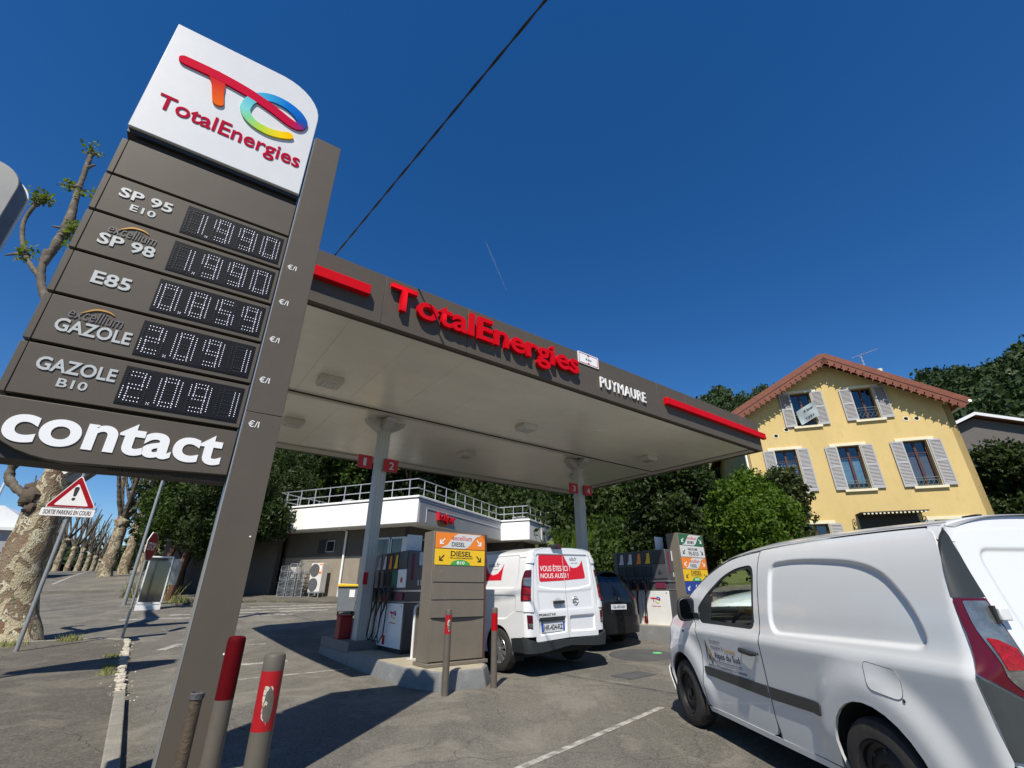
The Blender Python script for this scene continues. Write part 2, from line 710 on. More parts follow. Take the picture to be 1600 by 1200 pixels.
sheet('grass_verge', [(11, 20.5), (30, 15), (60, 20), (60, 60), (24, 27), (13, 24)], 0.3, M_FIELD, 2.0, 0.5)

# kerb of the near pavement: smooth concrete stones near the camera, then crumbling pale ones
kerb = thing('kerb', '', 'kerb', (0, 0, 0))
del kerb['label'], kerb['category']
kerb['kind'] = 'structure'
v = -9.0
k = 0
while v < 10.1:
    crumb = v > 2.5
    ln = 0.98 if not crumb else random.uniform(0.2, 0.42)
    ln = min(ln, 10.15 - v)
    if ln < 0.05:
        break
    b = MB()
    w0 = 0.12
    if not crumb:
        b.box(-0.86, -0.86 + w0, v + 0.006, v + ln - 0.006, -0.1, 0.125)
    else:
        n = 4
        for i in range(n):
            a0 = v + ln * i / n
            a1 = v + ln * (i + 1) / n
            j = random.uniform(-0.035, 0.03)
            b.box(-0.86 - random.uniform(0, 0.04), -0.765 + j, a0, a1 - 0.002, -0.1, 0.11 + random.uniform(-0.04, 0.035))
    M = Matrix.Translation(O) @ Matrix.Rotation(azrot(AU), 4, 'Z')
    p = uvw(-0.8, v)
    M = Matrix.Translation((0, 0, T(p.x, p.y))) @ M
    o = b.build('kerb_stone', M_CRUMB if crumb else M_KERB, kerb, bev=0.012, M=M)
    v += ln
    k += 1
# its short return along the side road
for i in range(10):
    a = Vector(U2(-0.86, 10.15)).lerp(Vector(U2(-1.4, 10.85)), min(1, i / 2)) if i < 3 else Vector(U2(-1.4, 10.85)).lerp(Vector(U2(-9.5, 12.6)), (i - 2) / 8)
    j = i + 1
    c_ = Vector(U2(-0.86, 10.15)).lerp(Vector(U2(-1.4, 10.85)), min(1, j / 2)) if j < 3 else Vector(U2(-1.4, 10.85)).lerp(Vector(U2(-9.5, 12.6)), (j - 2) / 8)
    d = (c_ - a)
    nrm = Vector((-d.y, d.x)).normalized() * 0.14
    b = MB()
    a = a + d * 0.01
    b.slab([(a.x, a.y), (c_.x, c_.y), (c_.x + nrm.x, c_.y + nrm.y), (a.x + nrm.x, a.y + nrm.y)][::1], lambda x, y: T(x, y) - 0.1, lambda x, y: T(x, y) + 0.115)
    b.build('kerb_stone', M_KERB, kerb, bev=0.012)
# loose crumbs and stains of mortar beside the broken kerb
b = MB()
for i in range(120):
    v = random.uniform(2.5, 10.3)
    u = -0.8 + random.gauss(0, 0.12)
    s = random.uniform(0.004, 0.016)
    p = uvw(u, v)
    z = T(p.x, p.y) + (0.11 if u < -0.86 else 0.0)
    M = Matrix.Translation((p.x, p.y, z + s * 0.3)) @ Matrix.Rotation(random.uniform(0, 6), 4, 'Z') @ Matrix.Rotation(random.uniform(0, 1), 4, 'X')
    b.box(-s, s, -s * 0.7, s * 0.7, -s * 0.5, s * 0.5, M=M)
tag(b.build('kerb_rubble', M_CRUMB), 'pale mortar crumbs scattered along the broken kerb', 'rubble', kind='stuff')
# dry weeds at the kerb's foot and round tree and shop
b = MB()
def tuft(x, y, z, n, h, r):
    for i in range(n):
        a = random.uniform(0, 6.28)
        q = random.uniform(0, r)
        px_, py_ = x + q * math.cos(a), y + q * math.sin(a)
        l = h * random.uniform(0.5, 1.2)
        a2 = random.uniform(0, 6.28)
        tx, ty = px_ + l * 0.6 * math.cos(a2), py_ + l * 0.6 * math.sin(a2)
        w = 0.006 + 0.02 * h
        b.add([(px_ - w, py_, z), (px_ + w, py_ + w, z), (tx, ty, z + l)], [(0, 1, 2)])
for v in (4.6, 5.1, 5.6, 6.8, 7.2):
    p = uvw(-1.0, v)
    tuft(p.x, p.y, T(p.x, p.y) + 0.11, 60, 0.06, 0.16)
for (x, y, n, h, r) in ((-10.9, 12.9, 120, 0.16, 0.25), (-11.6, 12.1, 90, 0.14, 0.4), (-17.6, 24.5, 260, 0.8, 1.2), (-14.6, 22.3, 120, 0.3, 0.6)):
    tuft(x, y, T(x, y) + 0.1, n, h, r)
for i in range(30):
    x = -14 + i * 0.3
    tuft(x, 22.6 - 0.0 * x + random.uniform(-.3, .3) + (0.9 if x > -12 else 0), T(x, 22.6) + 0.1, 14, 0.09, 0.25)
tag(b.build('weeds', M_GRASS, auto=0), 'dry weeds growing along kerbs and tree feet', 'weeds', kind='stuff')

# painted markings
def mark(pts, w, name='road_marking'):
    P = [Vector(p) for p in pts]
    left = []
    right = []
    for i, p in enumerate(P):
        d = (P[min(i + 1, len(P) - 1)] - P[max(i - 1, 0)]).normalized()
        n_ = Vector((-d.y, d.x)) * w / 2
        left.append(p + n_)
        right.append(p - n_)
    return sheet(name, [tuple(p) for p in left + right[::-1]], 0.004, M_LINE, 0.4, 0.0)
mark([(2.9, 7.35), (1.9, 7.0), (0.1, 4.85), (-1.5, 2.9)][1:], 0.08)
mark([U2(-0.02, 8.95), U2(0.16, 8.85)], 0.9)
mark([U2(0.1, 8.9), U2(2.0, 8.0)], 0.08)
mark([U2(0.9, 5.3), U2(1.9, 5.3)], 0.25)
mark([U2(0.2, 3.6), U2(2.6, 3.6)], 0.1)
mark([U2(-0.35, 1.0), U2(0.1, 1.0)], 0.12)
for i in range(4):
    x0 = -12.0 + i * 0.8
    mark([(x0 - 1.4, 17.6 + i * 1.3), (x0 + 3.8, 19.2 + i * 1.3)], 0.28)
mark([(-33, 36), (-42, 47.5), (-57, 68), (-75, 99)], 0.2)

# manhole in the lane, grey cover with a green painted dot, and a patched gully
mcx, mcy = 2.74, 11.25
mh = thing('manhole_cover', 'round dark grey manhole cover with green dot in the forecourt lane', 'manhole cover', (0, 0, 0))
M_IRON = mk('cast_iron', (0.075, 0.075, 0.078), 0.7, 0.1, var=0.15, bump=0.5, bs=45)
disc = lambda r, dx=0, dy=0: [(mcx + dx + r * math.cos(R(a)), mcy + dy + r * math.sin(R(a))) for a in range(0, 360, 12)]
sheet('ring', disc(0.72), 0.004, M_KERB2, 0.25, 0.0, mh, None)
sheet('lid', disc(0.68), 0.009, M_IRON, 0.25, 0.0, mh, None)
sheet('dot', disc(0.10, 0.38, 0.12), 0.013, mk('green_paint', (0.12, 0.5, 0.18), 0.6), 0.25, 0.0, mh, None)
gl = sheet('gully_grate', [U2(5.9, -0.35), U2(6.6, -0.35), U2(6.6, 0.1), U2(5.9, 0.1)], 0.006, M_IRON, 0.3, 0.0, kind=None)
tag(gl, 'flat rusty drain patch sunk in the asphalt before the parked vans', 'drain')
for (x, y, s) in ((-3.9, 9.6, 0.14), (-4.9, 11.5, 0.18), (-6.9, 12.4, 0.2), (-3.4, 7.5, 0.09)):
    pass

# ------------------------------------------------------------------ the price totem
M_TAUPE = mk('taupe_panel', (0.094, 0.080, 0.064), 0.5, 0.0, var=0.05, vs=4, bump=0.04, bs=300, spec=0.22)
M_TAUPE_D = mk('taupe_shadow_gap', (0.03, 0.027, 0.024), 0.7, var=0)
M_WHITE = mk('white_enamel', (0.66, 0.665, 0.67), 0.32, var=0.025, vs=5, coat=0.3)
M_BLACK = mk('black_metal_and_shade', (0.02, 0.02, 0.021), 0.5, var=0.1)
M_LTXT = mk('pale_lettering', (0.48, 0.49, 0.47), 0.4, 0.2, var=0.05)
M_WTXT = mk('white_lettering', (0.82, 0.82, 0.82), 0.4, var=0.02)
M_LEDBG = mk('led_screen', (0.008, 0.009, 0.012), 0.5, var=0.2, vs=3, spec=0.15)
M_LEDOFF = mk('led_unlit', (0.0115, 0.0125, 0.016), 0.5, var=0)
M_LED = mk('led_lit', (0.8, 0.8, 0.9), 0.5, var=0, emit=(0.82, 0.82, 1.0), es=0.5)
M_GOLD = mk('gold_swoosh', (0.5, 0.27, 0.07), 0.4, 0.4, var=0)
M_EXC = mk('excellium_relief', (0.17, 0.155, 0.14), 0.35, 0.3, var=0.0)
M_TRED = mk('wordmark_red', (0.42, 0.003, 0.032), 0.65, var=0, spec=0.02)

tot = thing('price_totem', 'tall brown fuel price totem with white logo board and LED prices', 'price sign', (-2.18, 3.50, 0), azrot(56.3))

# pillar
b = MB(); b.box(0.015, 0.285, 0.0, 0.36, 0.0, 2.685); b.box(0.018, 0.282, 0.003, 0.357, 2.685, 2.69, 0); b.box(0.015, 0.285, 0.0, 0.36, 2.69, 5.925)
b.build('pillar', M_TAUPE, tot, bev=0.004)
b = MB(); b.box(0.002, 0.0125, 0.004, 0.35, 0.02, 5.9); b.build('pillar_edge', mk('bright_edge', (0.4, 0.385, 0.36), 0.35, 0.6, var=0.02), tot)
# white logo board with one round corner
arc = [(-1.405, 5.045), (-0.008, 5.045), (-0.008, 6.14)]
for k in range(9):
    t = R(k * 90 / 8)
    arc.append((-0.008 - 0.43 + 0.43 * math.cos(t), 6.16 + 0.41 * math.sin(t)))
arc.append((-1.405, 6.53))
b = MB(); b.prism(arc, -0.015, 0.35); board = b.build('logo_board', [M_WHITE], tot, bev=0.006)
b = MB(); b.box(-1.40, -0.01, 0.015, 0.34, 5.0, 5.043); b.build('board_soffit', M_BLACK, tot)
b = MB(); b.box(-1.34, -0.01, 0.06, 0.3, 2.12, 5.0); b.build('core_frame', M_TAUPE_D, tot)

# letters and ribbon on the board
text('wordmark', 'TotalEnergies', (-1.295, -0.075, 5.315, 5.555), -0.016, 0.006, M_TRED, board, bold=0.012, res=6)

def ribbon(cs, ws, y0, dep, colf, name, parent, n=60, mat=None):
    """flat band with round ends along a Catmull-Rom path, colour from colf(i/n)"""
    P = [Vector(c) for c in cs]
    pts = []
    m = len(P) - 1
    for i in range(n + 1):
        s = i / n * m
        k = min(int(s), m - 1)
        t = s - k
        p0, p1, p2, p3 = P[max(k - 1, 0)], P[k], P[k + 1], P[min(k + 2, m)]
        pts.append(0.5 * ((2 * p1) + (p2 - p0) * t + (2 * p0 - 5 * p1 + 4 * p2 - p3) * t * t + (3 * p1 - p0 - 3 * p2 + p3) * t ** 3))
    W = np.interp(np.linspace(0, m, n + 1), range(m + 1), ws)
    b = MB()
    L_, R_ = [], []
    for i, p in enumerate(pts):
        d = (pts[min(i + 1, n)] - pts[max(i - 1, 0)]).normalized()
        q = Vector((-d.y, d.x))
        L_.append(p + q * W[i] / 2)
        R_.append(p - q * W[i] / 2)
    mats = []
    def end(p, d, w, rev):
        a0 = math.atan2(d.y, d.x)
        return [(p.x + w / 2 * math.cos(a0 + R(90 - 180 * k / 8)), p.y + w / 2 * math.sin(a0 + R(90 - 180 * k / 8))) for k in range(9)]
    ys0, ys1 = y0 - dep, y0
    for i in range(n):
        q = [L_[i], L_[i + 1], R_[i + 1], R_[i]]
        b.add([(a.x, ys0, a.y) for a in q] + [(a.x, ys1, a.y) for a in q], [(0, 1, 2, 3), (0, 4, 5, 1), (2, 6, 7, 3)])
    for (i, sgn) in ((0, -1), (n, 1)):
        j = min(max(i, 1), n - 1)
        d = (pts[min(i + 1, n)] - pts[max(i - 1, 0)]).normalized() * sgn
        e = end(pts[i], d, W[i], 0)
        m_ = len(e)
        b.add([(x, ys0, z) for x, z in e] + [(x, ys1, z) for x, z in e], [list(range(m_))] + [(k, k + 1, k + 1 + m_, k + m_) for k in range(m_ - 1)])
    if mat is None:
        mm = bpy.data.materials.new(name + '_colours')
        mm.use_nodes = True
        at = mm.node_tree.nodes.new('ShaderNodeVertexColor')
        at.layer_name = 'print'
        pb = mm.node_tree.nodes['Principled BSDF']
        pb.inputs['Roughness'].default_value = 0.6
        pb.inputs['Specular IOR Level'].default_value = 0.02
        mm.node_tree.links.new(at.outputs[0], pb.inputs['Base Color'])
        mat = mm
    o = b.build(name, mat, parent)
    me = o.data
    ca = me.color_attributes.new('print', 'FLOAT_COLOR', 'POINT')
    A = np.array([(p.x, p.y) for p in pts])
    for v in me.vertices:
        i = int(np.argmin((A[:, 0] - v.co.x) ** 2 + (A[:, 1] - v.co.z) ** 2))
        ca.data[v.index].color = (*colf(i / n), 1)
    return o

def grad(stops):
    ks = [s[0] for s in stops]
    def f(t):
        return tuple(float(np.interp(t, ks, [s[1][c] for s in stops])) for c in range(3))
    return f

# the emblem: a red stroke with a stem, and a rainbow loop (board coordinates read off the photograph)
def emblem(parent, x, z, s, y, dep=0.018):
    """x, z: left end and middle of the stroke; s: width of the whole mark over 1.15 m"""
    def q(px_, pz):
        return (x + (px_ + 1.25) * s, z + (pz - 6.07) * s)
    ribbon([q(-0.668, 5.83), q(-0.648, 5.96), q(-0.58, 6.075), q(-0.47, 6.14), q(-0.34, 6.145), q(-0.22, 6.095), q(-0.155, 6.02), q(-0.15, 5.97)], [0.088 * s, .09 * s, .095 * s, .105 * s, .11 * s, .115 * s, .11 * s, .10 * s], y, dep,
           grad([(0, (0.2, 0.62, 0.6)), (0.3, (0.05, 0.4, 0.62)), (0.6, (0.0, 0.15, 0.55)), (1, (0.01, 0.05, 0.28))]), 'emblem_loop', parent)
    ribbon([q(-0.668, 5.83), q(-0.63, 5.745), q(-0.55, 5.685), q(-0.43, 5.665), q(-0.32, 5.69), q(-0.235, 5.735)], [0.088 * s, .088 * s, .09 * s, .095 * s, .09 * s, .085 * s], y, dep * 0.98,
           grad([(0, (0.2, 0.62, 0.6)), (0.25, (0.2, 0.6, 0.3)), (0.5, (0.42, 0.62, 0.05)), (0.8, (0.85, 0.6, 0.01)), (1, (0.88, 0.5, 0.0))]), 'emblem_tail', parent)
    ribbon([q(-0.97, 6.07), q(-0.935, 5.97), q(-0.915, 5.87), q(-0.885, 5.745)], [0.15 * s, 0.115 * s, 0.10 * s, 0.095 * s], y, dep * 0.96,
           grad([(0, (0.58, 0.006, 0.03)), (0.4, (0.62, 0.04, 0.02)), (1, (0.75, 0.12, 0.01))]), 'emblem_stem', parent)
    ribbon([q(-1.235, 6.075), q(-0.95, 6.082), q(-0.68, 6.055), q(-0.45, 5.995), q(-0.27, 5.925), q(-0.19, 5.915), q(-0.155, 5.95), q(-0.15, 5.985)], [0.11 * s, .115 * s, .115 * s, .11 * s, .105 * s, .10 * s, .095 * s, .10 * s], y, dep * 1.04,
           grad([(0, (0.58, 0.004, 0.03)), (0.6, (0.5, 0.004, 0.05)), (0.78, (0.25, 0.02, 0.14)), (0.9, (0.04, 0.05, 0.26)), (1, (0.01, 0.07, 0.38))]), 'emblem_stroke', parent)
emblem(board, -1.25, 6.07, 1.0, -0.016)

# digits drawn with two rows of LED dots
SEG = {'0': 'abcdef', '1': 'bc', '2': 'abged', '5': 'afgcd', '8': 'abcdefg', '9': 'abcdfg'}
def seg_dots(segs, x, z, w, h, y, s=0.0028):
    t = w * 0.22
    b = MB()
    P = {'a': ((t * .9, h), (w - t * .9, h)), 'g': ((t * .9, h / 2 + t / 2), (w - t * .9, h / 2 + t / 2)), 'd': ((t * .9, t), (w - t * .9, t)),
         'f': ((0, h / 2 + t * .3), (0, h - t * .5)), 'e': ((0, t * .5), (0, h / 2 - t * .3)), 'b': ((w - t, h / 2 + t * .3), (w - t, h - t * .5)), 'c': ((w - t, t * .5), (w - t, h / 2 - t * .3))}
    for c in segs:
        (x0, z0), (x1, z1) = P[c]
        hor = c in 'agd'
        L_ = (x1 - x0) if hor else (z1 - z0)
        n = max(3, int(L_ / 0.0165))
        for r in (0, 1):
            for i in range(n + 1):
                k = i / n
                if hor:
                    cx, cz = x0 + L_ * k, z0 - r * t
                    if r and c != 'g' and c == 'a':
                        cx = x0 + (L_ - 0) * k
                else:
                    cx, cz = x0 + r * t, z0 + L_ * k
                b.box(x + cx - s, x + cx + s, y - 0.002, y, z + cz - s, z + cz + s)
        for i in (0, 1):
            pass
    return b

rows = [('SP 95', 'E10', '1990', None), ('SP 98', None, '1990', 'excellium'), ('E85', None, '0859', None), ('GAZOLE', None, '2091', 'excellium'), ('GAZOLE', 'B10', '2091', None)]
zt = 4.895
def panel(z0, z1, name='price_panel', left=-1.40):
    b = MB()
    b.box(left + 0.045, -0.006, 0.0, 0.05, z0, z1)
    p = b.build(name, M_TAUPE, tot, bev=0.004)
    b = MB()
    b.prism([(left, z0), (left + 0.041, z0), (left + 0.041, z1), (left, z1)], 0.002, 0.36)
    b.build('end_cap', M_TAUPE, p, bev=0.004)
    return p
panel(4.51, 4.90, 'blank_panel')
for i, (t1, t2, price, ex) in enumerate(rows):
    z1 = 4.485 - 0.395 * i
    z0 = z1 - 0.37
    p = panel(z0, z1)
    sx = {'SP 95': (-1.265, -0.905), 'SP 98': (-1.265, -0.905), 'E85': (-1.2, -0.965), 'GAZOLE': (-1.275, -0.845)}[t1]
    if t2:
        text('fuel_name', t1, (*sx, z0 + 0.185, z0 + 0.285), 0.0, 0.007, M_LTXT, p, bold=0.022)
        text('fuel_grade', t2, (-1.165 + (0.03 if t2 == 'B10' else 0), -0.995 + (0.02 if t2 == 'B10' else 0), z0 + 0.085, z0 + 0.15), 0.0, 0.005, M_LTXT, p, bold=0.018)
    elif ex:
        text('fuel_name', t1, (*sx, z0 + 0.095, z0 + 0.20), 0.0, 0.007, M_LTXT, p, bold=0.022)
        text('additive_name', ex, (-1.235, -0.925, z0 + 0.215, z0 + 0.305), 0.0, 0.006, M_EXC, p, bold=0.0, shear=0.1)
        ribbon([(-1.17, z0 + 0.265), (-1.10, z0 + 0.318), (-1.03, z0 + 0.325), (-0.985, z0 + 0.305)], [0.004, 0.014, 0.012, 0.003], 0.0, 0.008, grad([(0, (.5, .3, .1)), (1, (.5, .3, .1))]), 'swoosh', p, n=14, mat=M_GOLD)
    else:
        text('fuel_name', t1, (*sx, z0 + 0.14, z0 + 0.25), 0.0, 0.007, M_LTXT, p, bold=0.022)
    b = MB(); b.box(-0.81, -0.035, -0.004, 0.03, z0 + 0.035, z0 + 0.335); b.box(-0.80, -0.045, -0.006, -0.004, z0 + 0.045, z0 + 0.325)
    b.build('led_screen', M_LEDBG, p, bev=0.002)
    for k, ch in enumerate(price):
        x = -0.79 + 0.193 * k + (0.012 if k else 0)
        w = 0.135
        seg_dots(SEG[ch], x, z0 + 0.07, w, 0.225, -0.008).build('led_digit', M_LED, p, auto=0)['kind'] = 'stuff'
        off = [c for c in 'abcdefg' if c not in SEG[ch]]
        if off:
            seg_dots(off, x, z0 + 0.07, w, 0.225, -0.0075, 0.0045).build('unlit_digit', M_LEDOFF, p, auto=0)['kind'] = 'stuff'
    b = MB()
    for (dx, dz) in ((0, 0), (0.014, 0), (0, 0.014), (0.014, 0.014), (.007, .007)):
        b.box(-0.630 + dx, -0.626 + dx, -0.01, -0.008, z0 + 0.062 + dz, z0 + 0.066 + dz)
    b.build('led_point', M_LED, p, auto=0)
    text('unit_mark', '€/l', (0.05, 0.128, z0 + 0.025, z0 + 0.08), 0.0, 0.003, M_WTXT, tot, bold=0.005)
# contact board with the big round lower left corner
pts = [(-0.006, 2.155), (-0.006, 2.505), (-1.40, 2.505), (-1.40, 2.47)]
for k in range(9):
    t = R(180 + 90 * k / 8)
    pts.append((-1.40 + 0.46 + 0.46 * math.cos(t), 2.42 + 0.30 * math.sin(t)))
b = MB(); b.prism([pts[i] for i in range(len(pts))], 0.0, 0.36)
cb = b.build('contact_board', M_TAUPE, tot, bev=0.005)
text('contact_lettering', 'contact', (-1.29, -0.075, 2.215, 2.445), 0.0, 0.006, M_WTXT, cb, bold=0.028, space=1.02, res=8)
b = MB()
for i in range(40):
    x = -0.72 + i * 0.0175
    if 17 < i < 21:
        continue
    b.box(x, x + 0.009, 0.06, 0.13, 2.112, 2.124)
b.build('vent_slots', M_BLACK, cb)
b = MB(); b.box(0.0, 0.31, -0.02, 0.38, -0.02, 0.03); b.build('base_plate', M_KERB, tot, bev=0.005)
for (x, z) in ((0.245, 1.72), (0.245, 0.95)):
    b = MB(); b.lathe([(0.0, -0.004), (0.006, -0.003), (0.007, 0.0)], c=(x, 0, z), axis='Y', n=10); b.build('rivet', M_WTXT, tot)
# ------------------------------------------------------------------ bollards
M_BOLL = mk('bollard_taupe', (0.108, 0.094, 0.075), 0.5, 0.1, var=0.08, vs=9, dirt=((0.5, 0.48, 0.44), 0.5), ds=26, dthr=0.66)
M_BRED = mk('bollard_red', (0.36, 0.003, 0.007), 0.45, var=0.05, vs=12, spec=0.15)
M_BRED_W = mk('bollard_red_peeled', (0.32, 0.003, 0.007), 0.4, var=0.05, vs=12, dirt=((0.5, 0.45, 0.4), 0.95), ds=22, dthr=0.63)
M_BRED_SHADE = mk('bollard_shaded_red', (0.085, 0.001, 0.003), 0.6, var=0.2, vs=12, spec=0.1)  # bollard red with the totem's shade put into the colour
def bollard(x, y, h, r, label, z0=0.0, worn=False, band=(0.70, 0.93), group='taupe and red bollards', dark=False, dome=True):  # dark: band and cap take the red coloured as in shade
    t = thing('bollard', label, 'bollard', (x, y, z0), 0.0, group)
    b = MB()
    b.lathe([(r * 1.02, -0.05), (r, 0.02), (r, band[0] * h)], n=28)
    b.lathe([(r * 0.985, band[0] * h - 0.01), (r * 0.985, band[1] * h + 0.01)], n=28)
    b.build('post', M_BOLL, t)
    b = MB()
    b.lathe([(r * 1.004, band[0] * h), (r * 1.006, band[1] * h)], n=28)
    b.build('reflective_band', M_BRED_SHADE if dark else (M_BRED_W if worn else M_BRED), t)
    b = MB()
    b.lathe([(r, band[1] * h), (r, h - r * 0.35), (r * 0.92, h - r * 0.12), (r * 0.7, h), (0, h + 0.003)], n=28)
    b.build('cap', M_BRED_SHADE if dark else M_BOLL, t)
    if worn:
        b = MB()
        def patch(b, a, z, w, hh, rad, jag):
            nn = 18
            pts = [(rad * math.cos(a), rad * math.sin(a), z * h)]
            for k in range(nn):
                q = 2 * math.pi * k / nn
                rr = random.uniform(1 - jag, 1 + jag)
                aa = a + w * rr * math.cos(q)
                zz = z * h + hh * rr * math.sin(q)
                pts.append((rad * math.cos(aa), rad * math.sin(aa), zz))
            b.add(pts, [(0, 1 + k, 1 + (k + 1) % nn) for k in range(nn)])
        patch(b, -1.32, 0.835, 0.34, 0.04, r * 1.016, 0.2)
        patch(b, -1.05, 0.80, 0.48, 0.075, r * 1.014, 0.14)
        b.build('torn_film', M_CRUMB, t)
        b = MB()
        patch(b, -0.98, 0.80, 0.44, 0.072, r * 1.03, 0.16)
        b.build('bare_patch', M_BOLL, t)
    return t
bollard(-0.95, 7.71, 1.10, 0.05, 'thin taupe bollard with red scuffed top left of the diesel board', T(-.95, 7.71), True)
bollard(-0.28, 8.30, 1.10, 0.05, 'taupe bollard with clean red band beside the white van wheel', T(-.25, 8.27))
bollard(-1.19, 2.67, 1.06, 0.05, 'nearest taupe bollard with torn red film in front of the totem', 0, True)
bollard(-1.70, 3.24, 1.09, 0.05, 'taupe bollard with all red top coloured as in shade touching the totem pillar', 0, False, (0.70, 0.97), dark=True)
t = thing('rusty_pipe_stub', 'short rusty brown pipe standing in front of the totem pillar', 'pipe', (-1.60, 2.78, 0))
b = MB(); b.lathe([(0.029, -0.05), (0.029, 0.85)], n=20)
b.build('pipe', mk('rusty_pipe', (0.1, 0.075, 0.05), 0.6, 0.4, var=0.4, vs=7, dirt=((0.03, 0.028, 0.025), 0.7), ds=9, bump=0.3), t)
b = MB(); b.lathe([(0.028, 0.845), (0.034, 0.847), (0.035, 0.87), (0.026, 0.875), (0.024, 0.85), (0.0, 0.85)], n=20); b.build('pipe_collar', M_IRON, t)

# ------------------------------------------------------------------ forecourt canopy
M_SOFF = mk('soffit_sheet', (0.84, 0.81, 0.71), 0.22, 0.12, var=0.05, vs=0.7, bump=0.14, bs=1.6, dirt=((0.68, 0.65, 0.56), 0.4), ds=0.8, stretch=(1, 2.2, 1))
M_SOFF_G = mk('soffit_trim', (0.5, 0.48, 0.41), 0.5, var=0.05)
M_COLP = mk('column_paint', (0.44, 0.435, 0.41), 0.42, 0.15, var=0.05, vs=3)
M_RED = mk('signal_red', (0.58, 0.003, 0.010), 0.45, var=0.03, vs=4, spec=0.12)
M_RED_S = mk('signal_red_side', (0.42, 0.003, 0.01), 0.5, var=0)
M_LAMP = mk('lamp_housing', (0.55, 0.53, 0.47), 0.5, var=0.05)
M_LENS = mk('lamp_lens', (0.5, 0.5, 0.5), 0.15, var=0.1, spec=0.8)
ROT_C = azrot(AU)
can = thing('forecourt_canopy', 'large flat fuel station canopy with brown fascia and red lettering', 'canopy', (O.x, O.y, 0), ROT_C)
UE0, UE1, VE = -0.62, 13.3, 8.6
ZF0, ZF1 = 5.24, 6.17
# fascia panels, front
seams = [UE0, 1.10, 2.71, 5.5, 8.28, 9.51, 12.3, UE1]
for a, c_ in zip(seams, seams[1:]):
    b = MB(); b.box(a + 0.004, c_ - 0.004, 0.0, 0.09, ZF0 + 0.0, ZF1)
    b.build('fascia_panel', M_TAUPE, can, bev=0.004)
b = MB(); b.box(UE0, UE1, 0.012, 0.08, ZF0 + .01, ZF1 - .01); b.build('fascia_backing', mk('seam_metal', (0.36, 0.34, 0.3), 0.4, 0.5, var=0), can)
for (n_, args) in (('end', (UE1 - 0.09, UE1, 0.094, VE, ZF0, ZF1)), ('end', (UE0, UE0 + 0.09, 0.094, VE, ZF0, ZF1)), ('rear', (UE0 + .094, UE1 - .094, VE - .09, VE, ZF0, ZF1))):
    b = MB(); b.box(*args); b.build('fascia_panel', M_TAUPE, can, bev=0.004)
b = MB(); b.box(UE0 + .1, UE1 - .1, 0.1, VE - .1, ZF1 - 0.2, ZF1 - 0.12); b.build('roof_deck', M_SOFF_G, can)
# inner return lip: its shade under the front fascia is put into the dark colour
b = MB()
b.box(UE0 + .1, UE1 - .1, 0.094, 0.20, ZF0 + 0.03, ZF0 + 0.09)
b.build('shaded_lip', M_TAUPE_D, can)
# soffit sheets: real planks seen as fine lines; front bay and rear bay either side of the beam
nb = 0
for (v0, v1) in ((0.21, 3.80), (3.90, VE - 0.12)):
    k = 12
    w = (UE1 - 0.35 - UE0 - 0.25) / k
    for i in range(k):
        b = MB()
        b.box(UE0 + 0.22 + i * w + 0.0018, UE0 + 0.22 + (i + 1) * w - 0.0018, v0, v1, ZF0 + 0.06, ZF0 + 0.085)
        b.build('soffit_sheet', M_SOFF, can)
b = MB(); b.box(UE0 + .1, UE1 - .1, 3.81, 3.89, ZF0 + 0.0, ZF0 + 0.03, 1); b.box(UE0 + .1, UE1 - .1, 3.825, 3.875, ZF0 + 0.03, ZF0 + 0.08, 0)
b.build('gutter_beam', [M_TAUPE_D, M_SOFF_G], can)
b = MB(); b.box(UE1 - 0.34, UE1 - 0.1, 0.21, VE - .12, ZF0 + 0.02, ZF0 + 0.055); b.build('end_trim', M_SOFF_G, can)
b = MB(); b.box(UE0 + 0.1, UE0 + 0.2, 0.21, VE - .12, ZF0 + 0.02, ZF0 + 0.055); b.build('end_trim', M_SOFF_G, can)
b = MB(); b.box(UE0 + .2, UE1 - .34, VE - 0.55, VE - .1, ZF0 + 0.015, ZF0 + 0.05); b.build('end_trim', M_SOFF_G, can)
# lamps under the soffit
for (u, v) in ((1.15, 2.73), (1.18, 5.81), (6.14, 2.58), (6.23, 5.73), (11.13, 2.62), (11.1, 5.8)):
    b = MB()
    b.prism([(u - 0.22, ZF0 + 0.058), (u - 0.24, ZF0 - 0.02), (u - 0.2, ZF0 - 0.09), (u + 0.2, ZF0 - 0.09), (u + 0.24, ZF0 - 0.02), (u + 0.22, ZF0 + 0.058)], v - 0.19, v + 0.19)
    l_ = b.build('canopy_lamp', M_LAMP, can, bev=0.01)
    b = MB()
    for k in range(4):
        b.box(u - 0.15 + k * 0.077, u - 0.09 + k * 0.077, v - 0.14, v + 0.14, ZF0 - 0.1, ZF0 - 0.092)
    b.build('lens', M_LENS, l_)
# red strips on the fascia
for (a, c_) in ((-0.9 + 0.28, 0.84), (8.50, 13.46)):
    b = MB(); b.box(a, c_, -0.115, -0.002, 5.625, 5.80); b.build('red_strip', M_RED, can, bev=0.006)
b = MB(); b.box(8.5, 13.40, -0.02, -0.003, 5.42, 5.62)
# raised letters
letters('letter', 'TotalEnergies', (1.17, 5.45, 5.40, 6.02), -0.03, 0.075, M_RED, can, bold=0.02, bev=0.006)
letters('letter', 'PUYMAURE', (6.16, 7.74, 5.47, 5.73), -0.012, 0.03, M_WTXT, can, bold=0.0, space=1.12)
